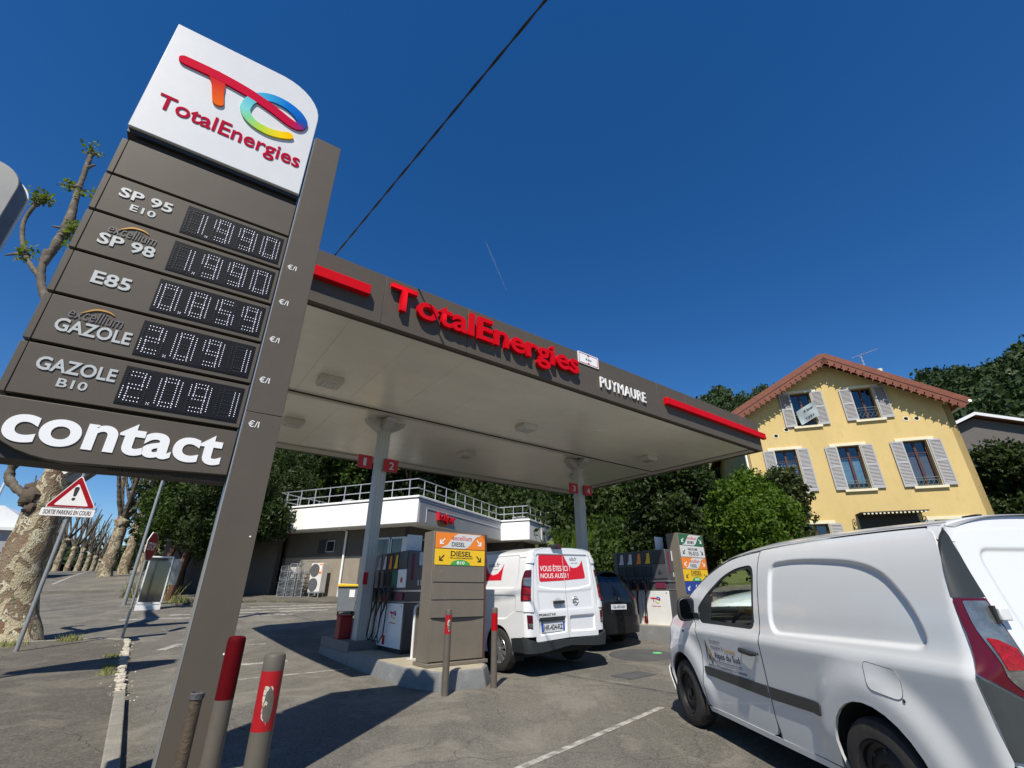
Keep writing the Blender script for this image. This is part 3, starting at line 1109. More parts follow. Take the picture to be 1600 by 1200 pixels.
# clearance plate
b = MB(); b.prism(rrect(5.52, 6.16, 5.91, 6.19, 0.02), -0.02, -0.008)
cp = b.build('clearance_plate', M_WTXT, can)
b = MB()
for (x0, x1, z0, z1) in ((5.55, 6.13, 5.93, 5.94), (5.55, 6.13, 6.16, 6.17), (5.55, 5.56, 5.94, 6.16), (6.12, 6.13, 5.94, 6.16)):
    b.box(x0, x1, -0.024, -0.0205, z0, z1)
b.prism([(5.80, 5.942), (5.88, 5.942), (5.84, 5.985)], -0.024, -0.0205)
b.prism([(5.80, 6.158), (5.84, 6.115), (5.88, 6.158)], -0.024, -0.0205)
b.build('plate_border', M_TRED, cp)
text('plate_text', '4.5m', (5.75, 5.93, 6.015, 6.08), -0.0205, 0.002, M_BLACK, cp, bold=0.02)
# columns
M_NUM = mk('number_sign_red', (0.42, 0.005, 0.012), 0.45, var=0.05)
for (cu, cv, nums, side) in ((3.02, 4.36, ('1', '2'), 0), (9.58, 4.24, ('3', '4'), 1)):
    zb = Tuv(cu, cv) + 0.36
    b = MB()
    b.box(cu - 0.125, cu + 0.125, cv - 0.13, cv + 0.13, zb, 5.29)
    col = b.build('column', M_COLP, can, bev=0.012)
    b = MB()
    for s in (-1, 1):
        b.prism([(cu + s * 0.127, 4.93), (cu + s * 0.46, 5.14), (cu + s * 0.50, 5.235), (cu + s * 0.127, 5.235)], cv - 0.12, cv + 0.12)
    for s in (-1, 1):
        M = Matrix.Translation((cu, cv, 0)) @ Matrix.Rotation(R(90), 4, 'Z')
        b.prism([(s * 0.132, 4.95), (s * 0.42, 5.15), (s * 0.44, 5.232), (s * 0.132, 5.232)], -0.11, 0.11, M=M)
    b.build('capital', M_COLP, col, bev=0.008)
    b = MB(); b.box(cu - 0.129, cu - 0.03, cv - 0.142, cv - 0.131, zb + 1.08, zb + 1.32)
    b.build('column_sticker', M_NUM, col)
    b = MB()
    for i in range(3):
        b.box(cu - 0.085 + 0.08 * i, cu - 0.08 + 0.08 * i, cv - 0.133, cv - 0.13, zb, 4.9)
    b.build('column_rib', mk('column_rib_shade', (0.25, 0.25, 0.24), 0.5, var=0), col)
    dz = 0.0 if side == 0 else 0.17
    for k, n_ in enumerate(nums):
        x0 = (cu - 0.62 if k == 0 else cu + 0.02)
        b = MB()
        b.prism(rrect(x0, x0 + 0.34, 3.95 + dz, 4.25 + dz, [0.01, 0.01, 0.06, 0.01] if k == 0 else 0.015), cv - 0.24 if k == 0 else cv - 0.22, cv - 0.20 if k == 0 else cv - 0.18)
        ns = b.build('number_sign', M_NUM, can)
        text('numeral', n_, (x0 + 0.12, x0 + 0.12 + (0.07 if n_ == '1' else 0.12), 4.0 + dz, 4.18 + dz), cv - 0.24 if k == 0 else cv - 0.22, 0.004, M_LTXT, ns, bold=0.012)
        b = MB(); b.box(x0 + 0.05, x0 + 0.29, cv - 0.198, cv - 0.165, 4.08 + dz, 4.11 + dz)
        b.build('bracket', M_BLACK, ns)
# overspray swirls the photograph shows on the sheet next to the middle lamp
M_SCR = mk('wipe_marks', (0.95, 0.94, 0.88), 0.5, var=0)
b = MB()
for i in range(26):
    u = random.uniform(5.2, 8.2)
    v = random.uniform(1.7, 3.3)
    a = random.gauss(-0.5, 0.35)
    l_ = random.uniform(0.25, 0.8)
    pts = [(u + math.cos(a + 0.25 * math.sin(k * 1.3)) * l_ * k / 4, v + math.sin(a + 0.5 * math.sin(k)) * l_ * k / 4, ZF0 + 0.0585) for k in range(5)]
    w = random.uniform(0.003, 0.007)
    for p, q in zip(pts, pts[1:]):
        b.add([(p[0], p[1] - w, p[2]), (q[0], q[1] - w, q[2]), (q[0], q[1] + w, q[2]), (p[0], p[1] + w, p[2])], [(0, 1, 2, 3)])
b.build('wipe_marks', M_SCR, can, auto=0)['kind'] = 'stuff'

# ------------------------------------------------------------------ pump islands
M_ISL = mk('island_concrete', (0.33, 0.295, 0.22), 0.85, var=0.15, vs=3, bump=0.3, bs=50, dirt=((0.2, 0.18, 0.15), 0.6), ds=2.5)
M_ISLK = mk('island_kerb', (0.16, 0.165, 0.165), 0.75, var=0.15, vs=3, bump=0.25, bs=40, dirt=((0.32, 0.31, 0.28), 0.5), ds=6, dthr=0.58)
M_PLINTH = mk('plinth_dark', (0.12, 0.12, 0.12), 0.7, var=0.15)
def island(du, dv, label):
    p = uvw(3.3 + du, 3.3 + dv)
    z = T(p.x, p.y)
    t = thing('pump_island', label, 'kerbed island', (p.x, p.y, z), ROT_C, 'pump islands')
    outer = [(-0.62, 2.7), (-0.62, -1.9), (-0.38, -2.62), (0.4, -2.68), (0.72, -2.35), (0.74, 2.7)]
    cx, cy = 0.05, 0.0
    b = MB()
    n = len(outer)
    top = [(cx + (x - cx) * 0.93, cy + (y - cy) * 0.975) for x, y in outer]
    vs = [(x, y, -0.25) for x, y in outer] + [(x, y, 0.0) for x, y in outer] + [(x, y, 0.225) for x, y in top]
    fs = []
    for i in range(n):
        j = (i + 1) % n
        fs += [(i, j, j + n, i + n), (i + n, j + n, j + 2 * n, i + 2 * n)]
    fs.append([i + 2 * n for i in range(n)])
    b.add(vs, fs)
    b.build('kerb_face', M_ISLK, t, bev=0.02, seg=3)
    top2 = [(cx + (x - cx) * 0.9, cy + (y - cy) * 0.965) for x, y in outer]
    b = MB(); b.slab(top2, 0.2, 0.232); b.build('island_top', M_ISL, t, bev=0.005)
    return t, z
M_PUMPG = mk('pump_grey', (0.10, 0.10, 0.105), 0.4, 0.3, var=0.06, vs=4)
M_PUMPD = mk('pump_dark', (0.035, 0.035, 0.038), 0.35, 0.2, var=0.1)
M_NOZR = mk('nozzle_red', (0.2, 0.015, 0.01), 0.5, var=0)
M_NOZO = mk('nozzle_orange', (0.42, 0.13, 0.015), 0.5, var=0)
M_NOZG = mk('nozzle_green', (0.015, 0.09, 0.03), 0.5, var=0)
M_PUMPW = mk('pump_white', (0.74, 0.74, 0.73), 0.35, var=0.04, vs=5, coat=0.2)
M_STEEL = mk('brushed_steel', (0.5, 0.5, 0.5), 0.35, 0.9, var=0.06, vs=8)
M_HOSE = mk('black_hose', (0.012, 0.012, 0.013), 0.55, var=0)
M_PAPER = mk('paper_notice', (0.6, 0.62, 0.64), 0.6, var=0.1, vs=14)
M_PINK = mk('magenta_label', (0.16, 0.02, 0.05), 0.5, var=0.1)
M_YEL = mk('diesel_yellow', (0.80, 0.50, 0.015), 0.4, var=0.02)
M_ORG = mk('excellium_orange', (0.80, 0.22, 0.02), 0.4, var=0.02)
M_GRN = mk('biofuel_green', (0.06, 0.33, 0.06), 0.4, var=0.02)
M_DGRN = mk('octane_green', (0.02, 0.13, 0.06), 0.4, var=0.02)
M_BLUE = mk('adblue_blue', (0.02, 0.05, 0.28), 0.4, var=0.02)
M_LGREY = mk('print_light_grey', (0.62, 0.62, 0.6), 0.4, var=0.02)
M_PRED = mk('print_red', (0.5, 0.02, 0.03), 0.45, var=0)
M_INK = mk('print_ink', (0.015, 0.013, 0.012), 0.5, var=0)

def pump(du, dv, label, base=0.232, plain=False):
    p = uvw(3.3 + du, 2.95 + dv)
    z = Tuv(3.3 + du, 3.3 + dv) + base
    t = thing('fuel_pump', label, 'fuel pump', (p.x, p.y, z), ROT_C, 'fuel pumps')
    W, D = 0.66, 1.75
    b = MB(); b.box(0.03, W - 0.03, 0.03, D - 0.03, 0.0, 0.07); b.build('pump_foot', M_PUMPD, t)
    b = MB(); b.box(0.012, W, 0.0, D, 0.07, 0.88); b.build('hydraulic_cabinet', M_PUMPG, t, bev=0.01)
    for (a, c_) in ((0.02, 0.88), (0.9, D - 0.02)):
        b = MB(); b.box(-0.012, 0.01, a, c_, 0.085, 0.87); d = b.build('side_door', M_PUMPW, t, bev=0.006)
        b = MB()
        for (y, zz) in ((a + 0.07, 0.82), (c_ - 0.07, 0.82)):
            b.lathe([(0.0, -0.017), (0.014, -0.016), (0.014, -0.012)], c=(0, y, zz), axis='X', n=12)
        b.build('lock', M_BLACK, d)
    # emblem on the first door, facing the left lane
    Mx = Matrix(((0, 1, 0, 0), (-1, 0, 0, 0), (0, 0, 1, 0), (0, 0, 0, 1)))      # +X -> -Y, -Y -> -X
    Me = Matrix.Translation((-0.012, 0.72, 0)) @ Mx
    e = bpy.data.objects.new('emblem_plate', None)
    def lane(x, y, zz):
        return tuple(Me @ Vector((x, y, zz)))
    b = MB()
    b.add([lane(0.02, -0.0015, 0.50), lane(0.5, -0.0015, 0.50), lane(0.5, -0.0015, 0.515), lane(0.02, -0.0015, 0.515)], [(0, 1, 2, 3)])
    text('wordmark', 'TotalEnergies', (0.14, 0.42, 0.50, 0.53), -0.001, 0.002, M_PRED, t, bold=0.02, fn=lane)
    ex = bpy.data.objects.new('emblem', bpy.data.meshes.new('emblem'))
    COL.objects.link(ex); ex.parent = t
    ex.matrix_local = Me
    ex['category'] = ''
    del ex['category']
    emblem(ex, 0.13, 0.70, 0.26, -0.002, 0.003)
    b = MB(); b.box(-0.015, -0.0125, 0.74, 0.86, 0.12, 0.28); b.build('warning_label', M_NUM, t)
    b = MB(); b.box(0.0, W + 0.01, -0.008, D + 0.01, 0.885, 0.905); b.build('tray_trim', M_STEEL, t, bev=0.003)
    b = MB(); b.box(0.03, W - 0.02, 0.012, D - 0.012, 0.905, 1.08); b.build('waist', M_PUMPG, t)
    b = MB(); b.box(0.0, W, -0.01, D, 1.08, 1.12); b.build('display_ledge', M_STEEL, t, bev=0.004)
    b = MB(); b.box(0.015, W - 0.01, 0.0, D, 1.125, 1.86); hd = b.build('pump_head', M_PUMPG, t, bev=0.012)
    b = MB(); b.box(0.0, 0.014, 0.02, 0.42, 1.16, 1.50); b.build('receipt_panel', M_PUMPG if plain else M_PUMPW, hd, bev=0.003)
    b = MB(); b.lathe([(0, -0.004), (0.05, -0.003), (0.055, 0.0)], c=(0, 0.22, 1.3), axis='X', n=16); b.build('card_logo', M_PUMPD if plain else M_PRED, hd)
    b = MB(); b.box(0.0, 0.014, 0.02, 0.42, 1.51, 1.84); b.build('screen', M_PUMPD, hd, bev=0.003)
    for i, mm in enumerate((M_YEL, M_ORG, M_PAPER, M_PAPER)):
        y0 = 0.46 + i * 0.3
        b = MB(); b.box(0.002, 0.014, y0, y0 + 0.26, 1.50, 1.84); fp = b.build('fuel_panel', M_PUMPD, hd)
        b = MB()
        b.add([(0.0, y0 + 0.03, 1.53), (0.0, y0 + 0.2, 1.53), (0.0, y0 + 0.14, 1.64), (0.0, y0 + 0.12, 1.78), (0.0, y0 + 0.03, 1.80)], [(0, 1, 2, 3, 4)])
        b.build('fuel_swoosh', mm, fp)
        b = MB(); b.box(0.002, 0.014, y0, y0 + 0.26, 1.2, 1.47); b.build('price_display', M_PUMPD if i or plain else M_DGRN, hd)
    b = MB(); b.box(0.26, 0.38, -0.006, -0.001, 1.58, 1.83); b.build('notice', M_PAPER, hd)
    b = MB(); b.box(0.10, 0.16, -0.006, -0.001, 1.3, 1.8); b.build('vertical_label', M_PINK, hd)
    b = MB()
    for k in range(4):
        b.box(0.25 + 0.06 * k, 0.28 + 0.06 * k, -0.006, -0.001, 1.2, 1.3)
    b.build('pictograms', M_LGREY, hd)
    b = MB(); b.box(-0.005, 0.014, 0.1, 0.4, 0.93, 1.06); b.build('magenta_notice', M_PINK, t)
    b = MB(); b.box(0.1, 0.45, -0.02, -0.012, 1.86, 2.2, M=Matrix.Translation((0.0, 0.35, 0))); b.build('top_notice', M_PAPER, t)
    # nozzles in holsters with hoses down the lane side
    for i in range(4):
        y = 0.62 + i * 0.27
        b = MB()
        b.box(-0.10, 0.0, y - 0.05, y + 0.05, 0.93, 1.16)
        hol = b.build('nozzle_holster', M_PUMPD, t, bev=0.01)
        b = MB()
        b.tube([(-0.12, y, 1.12), (-0.17, y, 1.02), (-0.13, y, 0.86), (-0.16, y, 0.72)], [0.03, 0.035, 0.028, 0.014], 8)
        b.build('nozzle', M_HOSE, t)
        b = MB(); b.tube([(-0.165, y, 1.03), (-0.135, y, 0.90)], [0.0375, 0.032], 8); b.build('nozzle_sleeve', [M_NOZR, M_NOZO, M_NOZG, M_NOZO][i], t)
        b = MB()
        pts = [(-0.13, y, 0.9), (-0.19, y + 0.02, 0.6), (-0.22, y + 0.03, 0.28), (-0.17, y + 0.06, 0.16), (-0.08, y + 0.08, 0.3), (-0.05, y + 0.09, 0.8), (-0.06, y + 0.1, 1.5)]
        b.tube(pts, 0.014, 6)
        b.build('hose', M_HOSE, t)
    return t

def arrow(b, cx, cz, s, left, y):
    """45 degree arrow pointing down and outwards"""
    d = -1 if left else 1
    def q(x, z):
        return (cx + d * x * s, cz + z * s)
    a = [q(-0.5, 0.36), q(-0.36, 0.5), q(0.2, -0.06), q(0.06, -0.2)]
    h1 = [q(-0.22, -0.5), q(-0.22, -0.30), q(0.3, -0.30), q(0.5, -0.5)]
    h2 = [q(0.5, 0.22), q(0.3, 0.22), q(0.3, -0.30), q(0.5, -0.5)]
    b.prism(a, y - 0.002, y)
    b.prism(h1, y - 0.003, y)
    b.prism(h2, y - 0.0035, y)
    b.prism([q(0.02, -0.1), q(0.1, -0.02), q(0.31, -0.22), q(0.22, -0.31)], y - 0.0015, y)

def fuel_board(t, x0, x1, z0, z1, kind, y=-0.012):
    mats = {'exd': M_ORG, 'd': M_YEL, 'exs': M_DGRN, '95': M_LGREY, 'blue': M_BLUE}
    b = MB(); b.box(x0, x1, y, 0.0, z0, z1)
    p = b.build('fuel_board', mats[kind], t, bev=0.002)
    w, h = x1 - x0, z1 - z0
    q = lambda a, c_: (x0 + a * w, z0 + c_ * h)
    if kind in ('exd', 'exs'):
        pts = [q(0.10, 0.02), q(0.22, 0.2), q(0.36, 0.82), q(0.44, 0.98), q(0.93, 0.98), q(0.80, 0.82), q(0.67, 0.2), q(0.58, 0.02)]
        b = MB(); b.prism(rpoly([(*pts[0], 0), (*pts[1], .03), (*pts[2], .03), (*pts[3], 0), (*pts[4], 0), (*pts[5], .03), (*pts[6], .03), (*pts[7], 0)]), y - 0.003, y - .0001)
        b.build('pale_field', M_LGREY, p)
        text('additive_word', 'excellium', (*[x0 + a * w for a in (0.31, 0.71)], *[z0 + a * h for a in (0.55, 0.86)]), y - 0.003, 0.002, M_PRED, p, bold=0.004, shear=0.08)
        text('fuel_word', 'DIESEL' if kind == 'exd' else 'SANS PLOMB 98', (*[x0 + a * w for a in (0.31, 0.58)], *[z0 + a * h for a in (0.14, 0.42)]), y - 0.003, 0.002, M_INK, p, bold=0.012)
        am = M_WTXT
    elif kind == 'd':
        text('fuel_word', 'DIESEL', (*[x0 + a * w for a in (0.30, 0.73)], *[z0 + a * h for a in (0.56, 0.9)]), y, 0.002, M_INK, p, bold=0.016)
        text('small_print', '10% de BIOCARBURANT', (*[x0 + a * w for a in (0.28, 0.75)], *[z0 + a * h for a in (0.42, 0.50)]), y, 0.002, M_INK, p, bold=0.02)
        pts = [q(0.5 + 0.2 * math.cos(R(180 - k * 15)), 0.0 + 0.36 * math.sin(R(180 - k * 15))) for k in range(13)]
        b = MB(); b.prism(pts[::-1], y - 0.002, y - .0001); b.build('green_arc', M_GRN, p)
        text('grade_word', 'B10', (*[x0 + a * w for a in (0.43, 0.58)], *[z0 + a * h for a in (0.06, 0.26)]), y - 0.002, 0.002, M_WTXT, p, bold=0.014)
        am = M_INK
    elif kind == '95':
        text('fuel_word', 'SANS PLOMB', (*[x0 + a * w for a in (0.3, 0.7)], *[z0 + a * h for a in (0.6, 0.82)]), y, 0.002, M_INK, p, bold=0.012)
        text('grade_word', '95-E10', (*[x0 + a * w for a in (0.31, 0.72)], *[z0 + a * h for a in (0.14, 0.5)]), y, 0.002, M_INK, p, bold=0.012)
        am = M_INK
    else:
        text('fuel_word', 'AdBlue', (*[x0 + a * w for a in (0.4, 0.7)], *[z0 + a * h for a in (0.5, 0.75)]), y, 0.002, M_WTXT, p, bold=0.01)
        am = M_WTXT
    b = MB()
    arrow(b, x0 + 0.13 * w, z0 + 0.45 * h, 0.40 * h, True, y - 0.0005)
    arrow(b, x0 + 0.87 * w, z0 + 0.45 * h, 0.40 * h, False, y - 0.0005)
    b.build('arrows', am, p)
    return p

M_TAUPE_L = mk('tower_taupe', (0.165, 0.142, 0.112), 0.5, 0.1, var=0.06, vs=4, dirt=((0.33, 0.31, 0.28), 0.35), ds=9, dthr=0.6)
def tower(u, v, label, boards, plain, zbase, H=2.05, W=1.1, bh=0.27):
    p = uvw(u, v)
    t = thing('fuel_sign_tower', label, 'fuel sign', (p.x, p.y, zbase), ROT_C, 'fuel sign towers')
    b = MB(); b.box(-0.02, W + 0.03, -0.06, 0.42, 0.0, 0.055); b.build('foot_plate', M_TAUPE_L, t, bev=0.008)
    b = MB(); b.box(0.0, W, 0.0, 0.36, 0.056, H); b.build('housing', M_TAUPE_L, t, bev=0.006)
    b = MB(); b.box(W - 0.04, W - 0.004, -0.006, 0.0, 0.056, H); b.build('edge_strip', mk('dark_red_edge', (0.09, 0.03, 0.025), 0.5, var=0), t)
    z = H - 0.02
    for k in boards:
        fuel_board(t, 0.035, W - 0.05, z - bh + 0.012, z, k)
        z -= bh
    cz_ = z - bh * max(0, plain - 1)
    b = MB(); b.prism([(0.04, cz_ - 0.012), (0.25, cz_ - 0.045), (0.5, cz_ - 0.055), (0.8, cz_ - 0.045), (W - 0.06, cz_ - 0.012), (W - 0.06, cz_ + 0.002), (0.04, cz_ + 0.002)], -0.0135, -0.0125); b.build('panel_shadow', M_BLACK, t)  # black crescent painted as the shadow of the bent cladding panel
    for i in range(plain):
        h = bh if i < plain - 1 else z - 0.06
        b = MB(); b.box(0.03, W - 0.05, -0.012, -0.001, z - h + 0.014, z - 0.002); b.build('cladding_panel', M_TAUPE_L, t, bev=0.003)
        b = MB(); b.box(0.03, W - 0.05, -0.003, -0.0005, z - h, z - h + 0.013); b.build('joint', M_BLACK, t)
        z -= h
    return t
i1, z1_ = island(0, 0, 'grey kerbed pump island with pale concrete top behind two bollards')
b = MB(); b.box(-0.60, 0.5, 0.78, 2.6, 0.2, 0.40); b.build('column_plinth', M_PLINTH, i1, bev=0.01)
i2, z2_ = island(6.75, 0.0, 'far pump island right of the black car')
b = MB(); b.box(-0.60, 0.5, 0.7, 2.6, 0.2, 0.40); b.build('column_plinth', M_PLINTH, i2, bev=0.01)
pump(0, 0, 'grey fuel pump with white doors and red blue emblem behind the diesel board')
p2 = pump(6.45, -1.5, 'fuel pump with sunlit white side right of the black car', plain=True)
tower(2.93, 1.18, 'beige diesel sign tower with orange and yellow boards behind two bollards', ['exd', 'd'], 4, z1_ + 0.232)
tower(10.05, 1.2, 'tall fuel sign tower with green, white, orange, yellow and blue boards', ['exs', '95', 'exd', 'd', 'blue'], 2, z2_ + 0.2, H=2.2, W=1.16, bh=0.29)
# guard hoop with beige infill between pump and tower
p = uvw(3.22, 2.25)
gh = thing('guard_hoop', 'beige panel framed by a white tube between pump and diesel sign', 'guard rail', (p.x, p.y, z1_ + 0.232), ROT_C)
b = MB(); b.prism(rrect(0.0, 0.62, 0.02, 0.84, [0, 0, .06, .06]), 0.0, 0.02); b.build('infill_panel', M_TAUPE_L, gh)
b = MB()
pts = [(-0.01, 0.01, 0.0)] + [(-0.01 + 0.08 - 0.08 * math.cos(R(k * 18)), 0.01, 0.78 + 0.08 * math.sin(R(k * 18))) for k in range(6)] + [(0.63 - 0.08 + 0.08 * math.sin(R(k * 18)), 0.01, 0.78 + 0.08 * math.cos(R(k * 18))) for k in range(6)] + [(0.63, 0.01, 0.0)]
b.tube(pts, 0.024, 10); b.build('tube_frame', M_WHITE, gh)
b = MB(); b.box(-0.06, 0.3, -0.05, 0.1, 0.0, 0.015); b.build('foot', M_WHITE, gh)
b = MB(); b.prism([(0.15, 0.14), (0.22, 0.14), (0.235, 0.32), (0.135, 0.32)], -0.006, -0.0005)
for k in range(6):
    b.prism([(0.18, 0.32 + k * .04), (0.185 + .03 * (-1) ** k, 0.36 + k * .04), (0.19 + 0.04 * (-1) ** k, 0.35 + k * .04), (0.195, 0.33 + k * .04)], -0.006, -0.0005)
b.build('sticker', M_BLACK, gh)
# red sand box on the plinth
p = uvw(2.70, 4.75)
rb = thing('red_bin', 'dark red square bin on the plinth left of the first column', 'bin', (p.x, p.y, z1_ + 0.40), ROT_C)
b = MB(); b.box(0, 0.27, 0, 0.27, 0, 0.43); b.build('bin_body', mk('bin_red', (0.22, 0.012, 0.012), 0.5, var=0.12), rb, bev=0.015)
b = MB(); b.box(-0.01, 0.28, -0.01, 0.28, 0.43, 0.46); b.build('bin_lid', mk('bin_red', (0.22, 0.012, 0.012)), rb, bev=0.01)
# payment terminal beside the second pump
p = uvw(10.35, 1.65)
pt = thing('payment_terminal', 'grey payment terminal with red card decal beside the far pump', 'terminal', (p.x, p.y, z2_ + 0.2), ROT_C)
b = MB(); b.box(-0.35, 0.0, 0, 0.3, 0, 1.35); b.build('terminal_body', M_TAUPE_L, pt, bev=0.01)
b = MB(); b.box(-0.30, -0.05, -0.006, 0.0, 0.92, 1.22); b.build('terminal_screen', M_PUMPD, pt)
b = MB(); b.box(-0.14, -0.04, -0.006, 0.0, 0.68, 0.84); b.build('card_decal', M_BRED, pt)
b = MB(); b.box(-0.32, -0.04, -0.006, 0.0, 0.30, 0.45); b.build('price_label', M_WTXT, pt)
# tyre inflator post between pump and wall
p = uvw(9.9, 3.4)
# ------------------------------------------------------------------ the shop
M_STW = mk('shop_white_render', (0.82, 0.82, 0.79), 0.6, var=0.03, vs=1.2, dirt=((0.7, 0.69, 0.64), 0.5), ds=0.9, dthr=0.55)
M_STG = mk('shop_grey_and_shade', (0.33, 0.335, 0.345), 0.5, var=0.05, vs=0.8)
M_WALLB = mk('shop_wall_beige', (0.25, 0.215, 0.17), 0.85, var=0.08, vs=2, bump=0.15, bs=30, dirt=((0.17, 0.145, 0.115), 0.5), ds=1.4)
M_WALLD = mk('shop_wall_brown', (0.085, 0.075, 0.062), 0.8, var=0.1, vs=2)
M_RAIL = mk('galvanised_rail', (0.48, 0.49, 0.5), 0.4, 0.55, var=0.08)
M_FRAME = mk('window_alu', (0.45, 0.46, 0.47), 0.4, 0.6, var=0.05)
M_DGLASS = mk('dark_shop_glass', (0.018, 0.02, 0.022), 0.06, var=0.2, vs=1.0, spec=0.9)
SX, SY = -4.41, 22.0
GZ = 0.80
sh = thing('shop', 'low fuel station shop with white roof band and roof railing', 'shop', (SX, SY, 0), azrot(113.5))
# local +X runs along azimuth 113.5 (so the long front stretches to -X), +Y recedes to azimuth 23.5
def sprism(poly, z0, z1, name, m, bev=0.0, parent=None):
    b = MB(); b.slab(poly, z0, z1); return b.build(name, m, parent or sh, bev=bev)
XL = -9.4
T1 = 9.3
outer = [(XL, 0.0), (0.0, 0.0), (0.0, T1), (1.95, T1), (1.95, T1 + 6.3), (XL, T1 + 6.3)]
def inset(d, e=0.0):
    return [(XL + d, d), (-d, d), (-d, T1 + d), (1.95 - d, T1 + d), (1.95 - d, T1 + 6.3 - d), (XL + d, T1 + 6.3 - d)]
sprism(inset(0.0), 4.27, 5.36, 'roof_band', M_STW, 0.03)
sprism([(XL - .05, -.05), (0.05, -.05), (0.05, T1 - .05), (2.0, T1 - .05), (2.0, T1 + 6.35), (XL - .05, T1 + 6.35)], 5.42, 5.52, 'coping', M_STW, 0.015)
sprism(inset(0.06), 5.361, 5.419, 'coping_joint', M_STG)
b = MB(); b.box(0.003, 0.012, 0.15, T1 - 0.1, 4.32, 5.30); b.build('end_face_shade', M_STG, sh)  # grey sheet that puts the end face's shade into its colour
b = MB(); b.box(0.012, 0.03, 0.7, T1 - .2, 5.0, 5.03); b.box(0.012, 0.03, 0.72, 0.75, 4.35, 5.0); b.build('conduit', M_WHITE, sh)
# walls under the overhang
def wall_seg(p0, p1, z0, z1, th, m, name):
    a, c_ = Vector(p0), Vector(p1)
    d = (c_ - a).normalized()
    n_ = Vector((-d.y, d.x)) * th
    b = MB(); b.slab([tuple(a), tuple(c_), tuple(c_ + n_), tuple(a + n_)], z0, z1)
    return b.build(name, m, sh)
OV = 1.05
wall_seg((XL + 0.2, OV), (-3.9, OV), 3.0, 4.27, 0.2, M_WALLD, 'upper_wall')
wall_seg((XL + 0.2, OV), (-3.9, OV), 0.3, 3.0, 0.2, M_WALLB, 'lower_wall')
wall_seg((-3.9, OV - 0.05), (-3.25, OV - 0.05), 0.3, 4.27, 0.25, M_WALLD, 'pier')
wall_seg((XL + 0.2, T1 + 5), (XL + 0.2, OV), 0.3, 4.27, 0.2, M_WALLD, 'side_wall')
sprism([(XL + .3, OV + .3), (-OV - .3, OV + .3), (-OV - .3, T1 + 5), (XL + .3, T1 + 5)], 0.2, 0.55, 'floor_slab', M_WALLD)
# glazed corner
for (x0, x1) in ((-3.2, -2.2), (-2.15, -1.1)):
    b = MB(); b.box(x0, x1, OV + 0.02, OV + 0.05, 0.9, 3.75)
    pn = b.build('shop_window', M_DGLASS, sh)
    b = MB()
    for (a, c_, e, f) in ((x0, x1, 3.72, 3.80), (x0, x1, 0.85, 0.95), (x0, x0 + 0.06, 0.85, 3.8), (x1 - 0.06, x1, 0.85, 3.8), (x0, x1, 2.95, 3.01)):
        b.box(a, c_, OV - 0.02, OV + 0.019, e, f)
    b.build('frame', M_FRAME, pn)
b = MB(); b.box(-3.2, -1.1, OV, OV + 0.3, 3.8, 4.27); b.build('transom', M_WALLD, sh)
for i in range(5):
    y0 = OV + 0.2 + i * 1.55
    b = MB(); b.box(-OV - 0.05, -OV - 0.02, y0, y0 + 1.5, 0.75, 3.75)
    pn = b.build('shop_window', M_DGLASS, sh)
    b = MB()
    for (a, c_, e, f) in ((y0, y0 + 1.5, 3.7, 3.78), (y0, y0 + 1.5, 0.7, 0.8), (y0, y0 + 0.06, 0.7, 3.78), (y0, y0 + 1.5, 2.9, 2.96)):
        b.box(-OV - 0.019, -OV + 0.02, a, c_, e, f)
    b.build('frame', M_FRAME, pn)
b = MB(); b.box(-OV - 0.3, -OV, OV, T1, 3.8, 4.27); b.build('transom', M_WALLD, sh)
b = MB(); b.box(-2.3, 1.2, T1 + 0.9, T1 + 1.1, 0.9, 4.27); b.build('pier', M_WALLD, sh)
b = MB(); b.box(0.9, 1.1, T1 + 1.1, T1 + 5.5, 0.9, 4.27); b.build('side_wall', M_WALLD, sh)
# small barred window and drain pipe, blue-grey posters
b = MB(); b.box(-6.2, -5.7, OV - 0.03, OV - 0.002, 3.25, 3.75); wd = b.build('small_window', M_DGLASS, sh)
b = MB()
for (a, c_, e, f) in ((-6.22, -5.68, 3.74, 3.79), (-6.22, -5.68, 3.22, 3.26), (-6.24, -6.2, 3.22, 3.79), (-5.70, -5.66, 3.22, 3.79)):
    b.box(a, c_, OV - 0.05, OV - 0.031, e, f)
b.build('frame', M_FRAME, wd)
b = MB(); b.box(-6.75, -6.24, OV - 0.07, OV - 0.002, 3.15, 3.85); b.build('open_shutter', M_BLACK, sh)
b = MB(); b.tube([(-4.95, OV - 0.08, GZ), (-4.95, OV - 0.08, 4.2), (-4.95, 0.4, 4.26)], 0.055, 10); b.build('downpipe', M_STW, sh)
b = MB(); b.box(-1.62, -1.12, OV - 0.06, OV - 0.04, 2.75, 3.65, M=Matrix.Rotation(R(3), 4, 'Y')); b.build('poster', M_PAPER, sh)
b = MB(); b.box(-3.15, -2.3, OV - 0.04, OV - 0.025, 1.05, 2.35, ); pb_ = b.build('notice_board', M_PAPER, sh)
b = MB(); b.box(-3.15, -2.3, OV - 0.055, OV - 0.041, 1.68, 1.73); b.build('board_rail', M_FRAME, pb_)
b = MB(); b.box(-3.1, -2.5, OV - 0.08, OV - 0.06, 2.35, 2.8); b.build('red_poster', M_PRED, sh)
b = MB(); b.box(-2.75, -2.35, OV - 0.09, OV - 0.081, 2.4, 2.75); b.build('brown_poster', M_ISL, sh)
